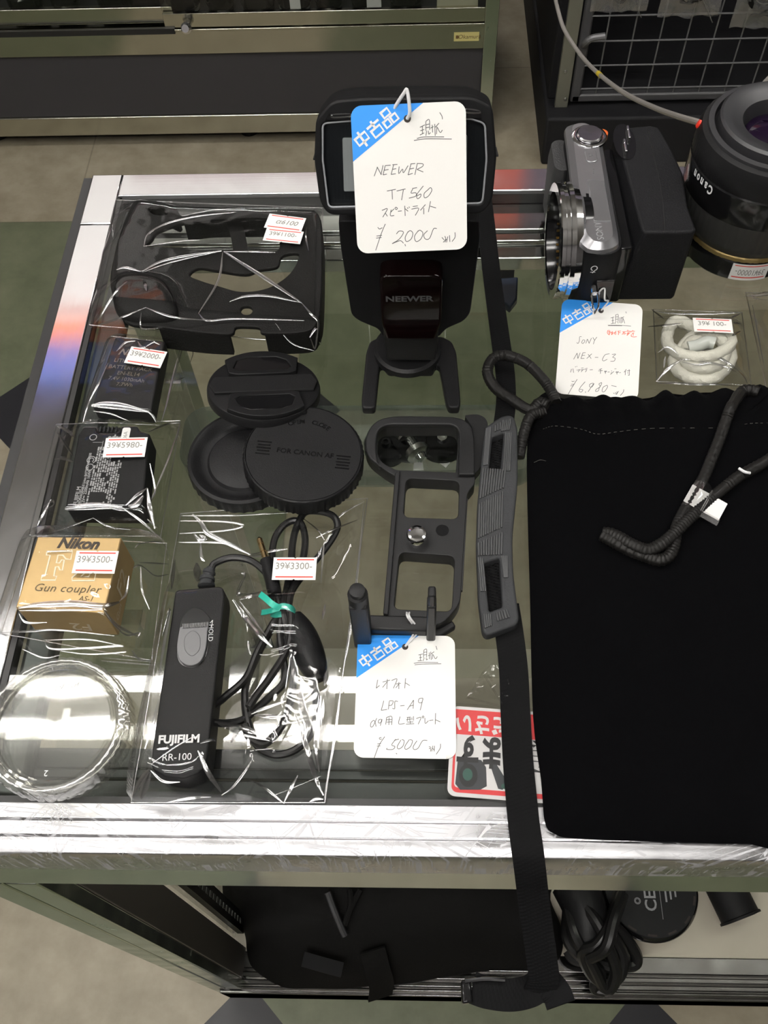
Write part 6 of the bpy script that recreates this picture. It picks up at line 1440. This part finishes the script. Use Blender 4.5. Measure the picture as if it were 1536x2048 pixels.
runw([(1060, 760), (1035, 800), (1050, 850), (1110, 890), (1190, 905), (1260, 890), (1320, 830), (1340, 770), (1300, 720)], [.005, .005, .005, .005, .005, .005, .005, .005, .005])
runw([(1100, 760), (1110, 720), (1160, 690), (1250, 680), (1290, 700), (1310, 750), (1280, 820), (1200, 850), (1120, 830), (1080, 790)], [.0085, .008, .008, .008, .009, .009, .009, .009, .009, .0085])
m.build('coil', M_CORDW, t)
m = MB(); P = [G(*CC([q])[0], z) for q, z in (((1110, 735), .012), ((1160, 725), .013), ((1210, 705), .0135), ((1250, 712), .0135))]
m.tube(spline(P, 5), .0042, 12); m.build('cord_end', mat('clear_sleeve', (.42, .44, .40), .25), t)
b6, _ = film_bag([(1306, 621), (1483, 627), (1502, 772), (1313, 765)], [(CC([(990, 590), (1340, 590), (1360, 830), (1250, 915), (1060, 880), (990, 760)]), .0125)],
    [(CC([(940, 915), (1010, 840), (1080, 795)]), 1.2), (CC([(1070, 800), (1130, 795), (1190, 800), (1260, 785), (1330, 820), (1380, 860)]), 1.6), (CC([(1075, 810), (1160, 825), (1230, 815), (1320, 840), (1370, 865)]), 1.0), (CC([(950, 925), (1050, 925), (1130, 930), (1250, 930), (1370, 940)]), .9), (CC([(915, 530), (1000, 550), (1200, 555), (1390, 548)]), .8), (CC([(915, 530), (980, 580)]), .8), (CC([(895, 622), (980, 615), (1080, 605)]), 1.2), (CC([(1390, 550), (1330, 580)]), .9), (CC([(1350, 605), (1390, 603)]), 1.6), (CC([(1345, 670), (1390, 645)]), 1.2), (CC([(950, 760), (1000, 730), (1060, 770)]), .7), (CC([(980, 840), (990, 780)]), .7), (CC([(1380, 860), (1410, 890), (1425, 925)]), 1.0), (CC([(1260, 740), (1340, 710)]), 1.0)],
    'small clear bag around the coil of white cord', 6, nx=44, ny=44, wr=.00027)
sticker(CC([(1133, 578), (1340, 590), (1348, 660), (1140, 655)]), .0145, '39¥ 100-', b6)
P0 = [(1545, 588), (1610, 590), (1640, 690), (1590, 688)]
bx = tag(slab('yellow_card_box', P0, .012, .0008, mat('tan_card', (.55, .34, .12), .5), None), 'yellowish box in the clear bag at the right edge, only its side in view', 'box')
bx['label'] = 'yellowish flat box inside the clear bag cut off by the right edge'
film_bag([(1491, 587), (1660, 592), (1700, 792), (1534, 788)], [(P0, .012)], [([(1491, 592), (1530, 590), (1560, 588)], 1.5), ([(1500, 590), (1515, 598), (1535, 600)], .8), ([(1505, 610), (1518, 680), (1530, 740)], .6)], 'clear bag cut off by the right edge with a yellowish flat box inside', 7, nx=30, ny=30)

# ------------------------------------------------------------------ black velvet drawstring pouch
outl = [(1078, 822), (1072, 800), (1100, 792), (1128, 797), (1150, 800), (1180, 798), (1205, 797), (1232, 793), (1262, 798), (1300, 795), (1330, 786), (1365, 789), (1400, 785), (1440, 784), (1490, 780), (1560, 776), (1640, 775), (1660, 1200), (1680, 1692), (1500, 1688), (1300, 1683), (1150, 1677), (1110, 1668), (1090, 1645), (1082, 1560), (1066, 1430), (1060, 1200), (1055, 1020), (1054, 900), (1062, 850)]
W = px_poly(outl, .004); S = [(p.x, p.y) for p in spline([(x, y, 0) for x, y in W], 5, True)]
c0 = cen(S)
t = thing('drawstring_pouch', 'large black velvet drawstring pouch lying over the right front of the counter', 'pouch', (c0.x, c0.y, T + .002))
xs = [p[0] for p in S]; ys = [p[1] for p in S]
NX, NY = 74, 110; m = MB(); idx = {}
gx = lambda i: min(xs) + (max(xs) - min(xs)) * i / NX
gy_ = lambda j: min(ys) + (max(ys) - min(ys)) * j / NY
yt = max(ys)
def zt_(x, y):
    d = pdist((x, y), S); z = .0018 + .011 * (1 - math.exp(-d / .011))
    hem = (yt - y)
    if hem < .055:                           # gathers near the drawn mouth
        g = math.exp(-((hem - .012) / .028) ** 2); z += g * (.0030 * math.sin(x * 330 + 2 * pnoise(Vector((x * 20, y * 8, 1)))) + .0015)
    if abs(hem - .030) < .004: z -= .0016 * (1 - abs(hem - .030) / .004)
    z += .0022 * pnoise(Vector((x * 16, y * 16, 3))) + .0009 * pnoise(Vector((x * 55, y * 55, 7)))
    return z
# ring mesh: polar fill from the outline inwards keeps a clean edge
rings = []
for k, s in enumerate([1, .995, .985, .97, .95, .92, .88, .83, .77, .7, .62, .53, .43, .32, .2, .08]):
    ring_ = []
    for (x, y) in S:
        X, Y = c0.x + (x - c0.x) * s, c0.y + (y - c0.y) * s
        ring_.append((X, Y, T + .0018 + (zt_(X, Y) if k else .002)))
    rings.append(ring_)
low = [[(c0.x + (x - c0.x) * s, c0.y + (y - c0.y) * s, T + .0018) for x, y in S] for s in (.2, .9, .99)]
m.loft(low + rings); m.build('bag_body', M_VELVET, t, ang=80)
def on(px, py, dz=0.0):
    h = .012
    for _ in range(5): g = G(px, py, h); h = .0018 + zt_(g.x, g.y)
    g = G(px, py, h + dz); return Vector((g.x, g.y, T + h + dz))
st = MB()
M_STITCH = mat('grey_stitch', (.035, .033, .03), .8)
line = [on(x, y, .0003) for x, y in ((1086, 858), (1110, 852), (1160, 858), (1195, 868), (1240, 863), (1300, 857), (1380, 856), (1450, 855), (1500, 847), (1540, 846))]
P = spline(line, 8)
for k in range(0, len(P) - 1, 2): st.tube([P[k], P[k + 1]], .00022, 5)
P = spline([on(x, y, .0003) for x, y in ((1068, 925), (1080, 920), (1092, 922))], 4)
st.tube(P, .0002, 5); st.build('stitching', M_STITCH, t)
def braid(m, pts, r=.0034):
    S = spline(pts, 12); L = [S[0]]
    m.tube(S, r, 18, rfun=lambda th, s, k: r * (1 + .13 * math.sin(3 * th + s * 1500) * math.sin(3 * th - s * 1500)))
m = MB()
braid(m, [on(1098, 812, .001), on(1080, 805, .004), G(1060, 820, .010), G(1025, 800, .010), G(990, 775, .010), G(975, 745, .012), G(985, 718, .013), G(1012, 711, .014), G(1050, 725, .014), G(1080, 752, .013), G(1100, 778, .012), on(1112, 805, .001)])
braid(m, [on(1086, 824, .002), G(1062, 832, .011), G(1050, 860, .009), G(1044, 885, .006), G(1038, 915, .004)])
pieces(m, 'drawcord', M_CORD, t)
m = MB()
braid(m, [on(1518, 785, .000), on(1500, 780, .004), on(1482, 785, .006), on(1462, 815, .0045), on(1452, 840, .0035), on(1438, 880, .0035), on(1420, 925, .0035), on(1404, 962, .004), on(1382, 1000, .0035), on(1362, 1035, .0035), on(1352, 1060, .0035), on(1348, 1090, .0035), on(1338, 1112, .0035), on(1318, 1120, .0035), on(1290, 1112, .0035), on(1255, 1098, .0035), on(1225, 1082, .0035), on(1203, 1070, .0035)])
braid(m, [on(1560, 905, .0035), on(1520, 930, .0035), on(1480, 952, .0035), on(1448, 976, .0038), on(1420, 1000, .004), on(1395, 1022, .0045), on(1370, 1045, .006), on(1345, 1070, .007), on(1320, 1090, .007), on(1295, 1100, .006), on(1265, 1090, .006), on(1240, 1076, .005), on(1222, 1068, .0042), on(1206, 1066, .0035)])
pieces(m, 'drawcord', M_CORD, t)
m = MB(); Q = [on(1390, 967, .007), on(1462, 1007, .005), on(1430, 1042, .0045), on(1362, 1004, .007)]
Mq, wq, hq = quad_frame(*Q); vs, fs = curve_geo([rrect(wq, hq * .82, .0004)], .00012); m.add(vs, fs, Mq); m.build('paper_slip', M_STICK, t)
m = MB()
for (u0, u1) in ((-.5, .02),):
    P = [[(wq * (u0 + (u1 - u0) * i / 8), hq * (-.6 + 1.2 * j / 8), .0006 + .0055 * math.exp(-((i - 4) / 2.6) ** 2) * .8 + .0004 * math.sin(i * 2 + j)) for i in range(9)] for j in range(9)]
    m.grid(P, Mq)
P = [[(wq * (-.06 + .58 * i / 8), hq * (-.66 + .3 * j / 4), .0005) for i in range(9)] for j in range(5)]; m.grid(P, Mq)
m.tube([Mq @ Vector((wq * .0, hq * (-.55 + k * .1), .003)) for k in range(11)], .0007, 6)
m.build('clear_tape', clear('clear_tape', (.9, .9, .9), .16, .7, 3, .12), t)
m = MB(); m.tube(spline([on(1478, 937, .0075), on(1490, 944, .0085), on(1500, 946, .0075)], 5), .0009, 7); m.build('cord_tuft', M_STRING, t)

# ------------------------------------------------------------------ neck strap with its rubber pad, hanging over the front edge
M_WV = M_WEB
sa = thing('neck_strap', 'black webbing neck strap with a ribbed rubber pad, hanging over the counter\'s front edge', 'strap', (*(G(1000, 1050, .004).xy), T + .001))
def web(pts, w_px, name, th=.0016, rib=.0016, n=14):
    """webbing along pixel points (px, py, h), with cross ribs; w in metres"""
    P = spline([G(x, y, h) for x, y, h in pts], n); L = [0]
    for k in range(1, len(P)): L.append(L[-1] + (P[k] - P[k - 1]).length)
    # resample finely to carry the ribs
    N = int(L[-1] / .0007); Q = []; k = 0
    for i in range(N + 1):
        d = L[-1] * i / N
        while k < len(L) - 2 and L[k + 1] < d: k += 1
        Q.append(P[k].lerp(P[k + 1], (d - L[k]) / max(1e-9, L[k + 1] - L[k])))
    rings = []; M_ = 11
    for i, p in enumerate(Q):
        a = Q[max(i - 1, 0)]; b = Q[min(i + 1, len(Q) - 1)]; tg = (b - a).normalized()
        u = i / N; sd = (sides[0].lerp(sides[1], u)); sd = (sd - tg * sd.dot(tg)).normalized(); nm = sd.cross(tg)
        if nm.z < 0 and abs(nm.z) > abs(nm.y): nm = -nm
        elif abs(nm.z) <= abs(nm.y) and nm.y > 0: nm = -nm
        top_ = []; bot = []
        for j in range(M_):
            v = j / (M_ - 1) - .5
            z = th / 2 + .00028 * math.sin(i * 2.1 + j * 1.6) * (1 if 0 < j < M_ - 1 else 0)
            top_.append(p + sd * (w_px * v) + nm * z); bot.append(p + sd * (w_px * v) - nm * th / 2)
        rings.append(top_ + bot[::-1])
    return MB().loft(rings).build(name, M_WV, sa, ang=70)
sides = (Vector((1, .25, 0)), Vector((1, .25, 0)))
web([(964, 380, .004), (972, 445, .004), (980, 520, .003), (990, 600, .003), (1001, 680, .003), (1010, 745, .003), (1012, 800, .005), (1008, 840, .008), (1000, 880, .005)], .0125, 'upper_webbing')
sides = (Vector((1, 0, 0)), Vector((1, -.03, .0)))
web([(1010, 1210, .005), (1018, 1262, .004), (1027, 1340, .0025), (1031, 1430, .002), (1036, 1520, .0022), (1043, 1600, .0032), (1048, 1650, .004), (1055, 1700, .003), (1060, 1740, -.003), (1066, 1790, -.015), (1074, 1850, -.028), (1083, 1915, -.041), (1087, 1960, -.050), (1076, 1985, -.056)], .0155, 'lower_webbing')
CP4 = lambda pts: cpx(pts, 660, 800, 3.657)
hp_ = .0125
po = rounded(CP4([(1140, 190), (1270, 105), (1345, 110), (1372, 200), (1375, 600), (1335, 1000), (1340, 1250), (1385, 1600), (1365, 1640), (1150, 1720), (1115, 1690), (1085, 1450), (1070, 1050), (1080, 740), (1120, 300)]), [10, 14, 10, 8, 20, 20, 20, 10, 8, 10, 10, 12, 12, 12, 12])
wa = rounded(CP4([(1188, 268), (1272, 238), (1248, 505), (1160, 545)]), 4); wb_ = rounded(CP4([(1125, 1190), (1240, 1152), (1262, 1510), (1165, 1545)]), 4)
Wp = [px_poly(p, hp_) for p in (po, wa, wb_)]
vs, fs = curve_geo(Wp, .0042, .0016, 3); pad = MB().add(vs, fs, Tr(0, 0, T + hp_ - .0042)).build('rubber_pad', M_RUBBER, sa)
rb = MB()
def rib_rows(a0, a1, b0, b1, n):
    """ridges between the line a0-a1 (left) and b0-b1 (right), running along the pad"""
    for k in range(n):
        u = (k + .5) / n
        p = (a0[0] + (b0[0] - a0[0]) * u, a0[1] + (b0[1] - a0[1]) * u); q = (a1[0] + (b1[0] - a1[0]) * u, a1[1] + (b1[1] - a1[1]) * u)
        P, Q = [G(*CP4([z])[0], hp_ + .0003) for z in (p, q)]
        rb.tube([P.lerp(Q, s / 6) for s in range(7)], .00062, 6)
rib_rows((1140, 210), (1120, 480), (1180, 195), (1155, 475), 4); rib_rows((1262, 150), (1250, 230), (1330, 140), (1315, 220), 5); rib_rows((1200, 190), (1200, 235), (1255, 160), (1255, 215), 3); rib_rows((1282, 240), (1262, 520), (1330, 240), (1320, 520), 4)
rib_rows((1112, 500), (1090, 725), (1290, 510), (1275, 640), 10); rib_rows((1085, 765), (1080, 1015), (1270, 665), (1262, 930), 11); rib_rows((1078, 1050), (1080, 1140), (1268, 965), (1262, 1130), 10)
rib_rows((1078, 1150), (1100, 1400), (1122, 1160), (1145, 1400), 3); rib_rows((1252, 1140), (1272, 1300), (1300, 1140), (1300, 1300), 4); rib_rows((1120, 1560), (1130, 1670), (1180, 1570), (1185, 1650), 4); rib_rows((1210, 1560), (1220, 1620), (1300, 1530), (1320, 1590), 5)
rb.build('pad_ridges', mat('worn_rubber_ridge', (.055, .056, .058), .55, spec=.2), pad)
iw = MB()
for q in (wa, wb_):
    Q = px_poly(q, .007); c_ = cen(Q); x0, x1 = min(p[0] for p in Q) - .002, max(p[0] for p in Q) + .002; y0, y1 = min(p[1] for p in Q) - .002, max(p[1] for p in Q) + .002
    ny = int((y1 - y0) / .0006)
    iw.grid([[(x0 + (x1 - x0) * i / 10, y0 + (y1 - y0) * j / ny, T + .0066 + .0005 * math.sin(j * 2.0 + i * 1.5)) for i in range(11)] for j in range(ny + 1)])
pieces(iw, 'webbing_in_pad', M_WV, sa)
# buckle and doubled tail at the hanging end
z_ = -.052
sides = (Vector((.1, 1, .1)), Vector((.25, 1, -.1)))
web([(945, 1975, -.052), (975, 1985, -.053), (1020, 1990, -.054), (1060, 1982, -.056), (1090, 1965, -.056), (1112, 1985, -.054), (1122, 2010, -.053)], .0150, 'strap_tail', .002)
q = [G(x, y, -.050) for x, y in ((922, 1960), (940, 1958), (946, 2005), (924, 2008))]
m = MB(); Wq = [(p.x, p.y) for p in q][::-1]; m.prism(Wq, T - .058, T - .049); m.build('buckle_bar', M_BLACKG, sa, bevel=.001)
m = MB(); m.tube(spline([G(x, y, -.049) for x, y in ((930, 1962), (970, 1958), (1010, 1960))], 5), .0012, 8); m.build('buckle_edge', M_BLACKG, sa)

# ------------------------------------------------------------------ goods on the lower deck
ZDh = -.82
def D(px, py, dh=0): return G(px, py, ZDh + dh)
def soft(name, part, outline, hmax, label, cat, mt, seed, dz=.0075, sink=.03, wr=.010):
    W = [(D(x, y, .01).x, max(D(x, y, .01).y, .094)) for x, y in outline]; S = [(p.x, p.y) for p in spline([(x, y, 0) for x, y in W], 5, True)]; c = cen(S)
    t = thing(name, label, cat, (c.x, c.y, T + ZDh + dz)); m = MB(); rings = []
    for k, s in enumerate([1, 1.0, .985, .95, .9, .83, .74, .63, .5, .36, .22, .08]):
        ring_ = []
        for x, y in S:
            X, Y = c.x + (x - c.x) * s, c.y + (y - c.y) * s; d = pdist((X, Y), S) if k > 1 else 0
            z = hmax * (1 - math.exp(-d / sink)) + wr * pnoise(Vector((X * 9 + seed, Y * 9, seed))) * min(1, d / .02) + .4 * wr * abs(pnoise(Vector((X * 28 + seed, Y * 24, seed)))) * min(1, d / .01)
            ring_.append((X, Y, T + ZDh + dz + (0 if k == 0 else .006 + z)))
        rings.append(ring_)
    m.loft(rings); m.build(part, mt, t, ang=80); return t, S
M_BAG = mat('black_nylon', (.0075, .0072, .007), .8, spec=.06, bump=.3, bscale=500, var=.2, vscale=20)
t, S = soft('soft_bag', 'bag_body', [(447, 1792), (470, 1830), (490, 1868), (495, 1905), (505, 1935), (540, 1962), (575, 1978), (620, 1984), (680, 1980), (740, 1972), (830, 1964), (900, 1952), (990, 1940), (1060, 1938), (1110, 1925), (1125, 1895), (1120, 1850), (1100, 1800), (1090, 1740), (900, 1690), (650, 1690), (470, 1730)], .10, 'large soft black bag lying on the lower deck of the counter', 'bag', M_BAG, 2)
m = MB(); P = spline([D(x, y, z) for x, y, z in ((655, 1785, .125), (668, 1820, .12), (680, 1850, .115), (690, 1872, .11))], 8); m.tube(P, .004, 8); m.build('zip', mat('bag_zip', (.03, .03, .032), .5), t)
m = MB(); P = spline([D(x, y, z) for x, y, z in ((700, 1780, .12), (702, 1810, .12), (690, 1850, .112), (700, 1820, .118), (720, 1780, .12))], 6); m.tube(P, .004, 8); m.build('zip_flap', M_BAG, t)
m = MB(); P = [D(x, y, z) for x, y, z in ((606, 1918, .10), (640, 1928, .098), (684, 1940, .09))]; S_ = spline(P, 6); m.ribbon(S_, [Vector((.2, 1, 0))] * len(S_), .016, .004); m.build('bag_tab', mat('bag_tab_grey', (.010, .010, .0105), .7, spec=.1), t)
m = MB(); P = [D(x, y, z) for x, y, z in ((745, 1900, .10), (755, 1940, .08), (763, 1970, .05), (760, 1995, .02))]; S_ = spline(P, 6); m.ribbon(S_, [Vector((1, .3, 0))] * len(S_), .030, .003); m.build('bag_strap', M_BAG, t)
# bundle of black leads
t = thing('cable_bundle', 'tangle of black cables lying on the lower deck right of the soft bag', 'cable', D(1190, 1900, .003))
m = MB()
for pts in ([(1100, 1760, .03), (1120, 1810, .05), (1150, 1870, .06), (1185, 1930, .045), (1205, 1970, .02), (1222, 1975, .02), (1232, 1940, .04), (1215, 1890, .06), (1190, 1840, .07), (1150, 1790, .06)],
            [(1240, 1780, .06), (1220, 1850, .075), (1195, 1890, .07), (1165, 1905, .055), (1185, 1950, .03), (1215, 1965, .02), (1240, 1950, .03), (1245, 1910, .045), (1225, 1870, .06)],
            [(1225, 1850, .055), (1250, 1875, .045), (1270, 1905, .03), (1272, 1925, .02), (1255, 1930, .02), (1240, 1905, .03), (1228, 1880, .05)],
            [(1090, 1820, .03), (1130, 1880, .045), (1170, 1920, .04), (1200, 1945, .03), (1190, 1975, .012), (1210, 1982, .012)],
            [(1120, 1900, .02), (1150, 1918, .02), (1190, 1925, .025), (1225, 1935, .03)],
            [(1245, 1790, .07), (1228, 1840, .085), (1212, 1895, .08), (1180, 1915, .06)]):
    m.tube(spline([D(max(x, 1136), y, z + .008) for x, y, z in pts], 8), .0075, 10)
m.build('cable', M_CABLE, t)
m = MB(); P = [D(x, y, z) for x, y, z in ((1150, 1770, .05), (1170, 1820, .055), (1175, 1870, .05), (1180, 1905, .04))]; m.tube(spline(P, 6), .028, 14, rfun=lambda th, s, k: .030 - .008 * k); m.build('adapter', M_BLACK, t)
# round black appliance
hr = .05; c = D(1302, 1778, hr)
rr = (D(1390, 1780, hr) - c).length * 1.12
t = thing('round_device', 'round glossy black device with white markings on the lower deck', 'device', (c.x, c.y, T + ZDh + .0008))
M0 = Tr(c.x, c.y, T + ZDh + .0008)
MB().lathe([(rr * .72, 0), (rr * .85, .004), (rr * .98, .028), (rr, .036), (rr * .98, .042), (rr * .93, .046)], 64, M0).build('device_body', M_BLACKG, t)
MB().lathe([(rr * .93, .0455), (rr * .92, .0475), (rr * .5, .049), (.0001, .0492)], 64, M0, caps=False).build('device_base', M_BLACKM, t)
m = MB()
for a in (205, 232, 259, 286, 313, 340): m.loft([[(rr * r_ * math.cos(R(a + d)), rr * r_ * math.sin(R(a + d)), .0478) for r_ in (.86, .90)] for d in range(0, 15, 3)], M0, 0, False, False)
pieces(m, 'vent_slot', M_HOLE, t)
m = MB(); pc = D(1302, 1802, .05); Mt = Tr(pc.x, pc.y, T + ZDh + .0502) @ Rot(90, 'Z')
m.add(*text_geo('CE', .020, bold=.0003), Mt); m.add(*text_geo('◎', .010), Mt @ Tr(0, .016, 0)); m.box((.004, -.012, 0), (.05, .0006, .0002), Mt)
for k in range(3): m.box((.012, -.019 - .006 * k, 0), (.026 - .006 * k, .0022, .0002), Mt)
m.build('white_marking', mat('dim_white_print', (.22, .22, .23), .5), t)
# short black tube
t = thing('rubber_tube', 'short black tube with an open end on the lower deck at the right', 'tube', D(1470, 1800, .01))
m = MB(); A, B = D(1440, 1752, .032), D(1482, 1838, .030); d = (B - A).normalized()
m.tube([A, A.lerp(B, .5), A.lerp(B, .93), A.lerp(B, .95), B, B + d * .0005, B - d * .02], .024, 20, rfun=lambda th, s, k: .0245 if k < .45 else (.0265 if k < .75 else .019)); m.build('tube_wall', M_BLACKM, t)
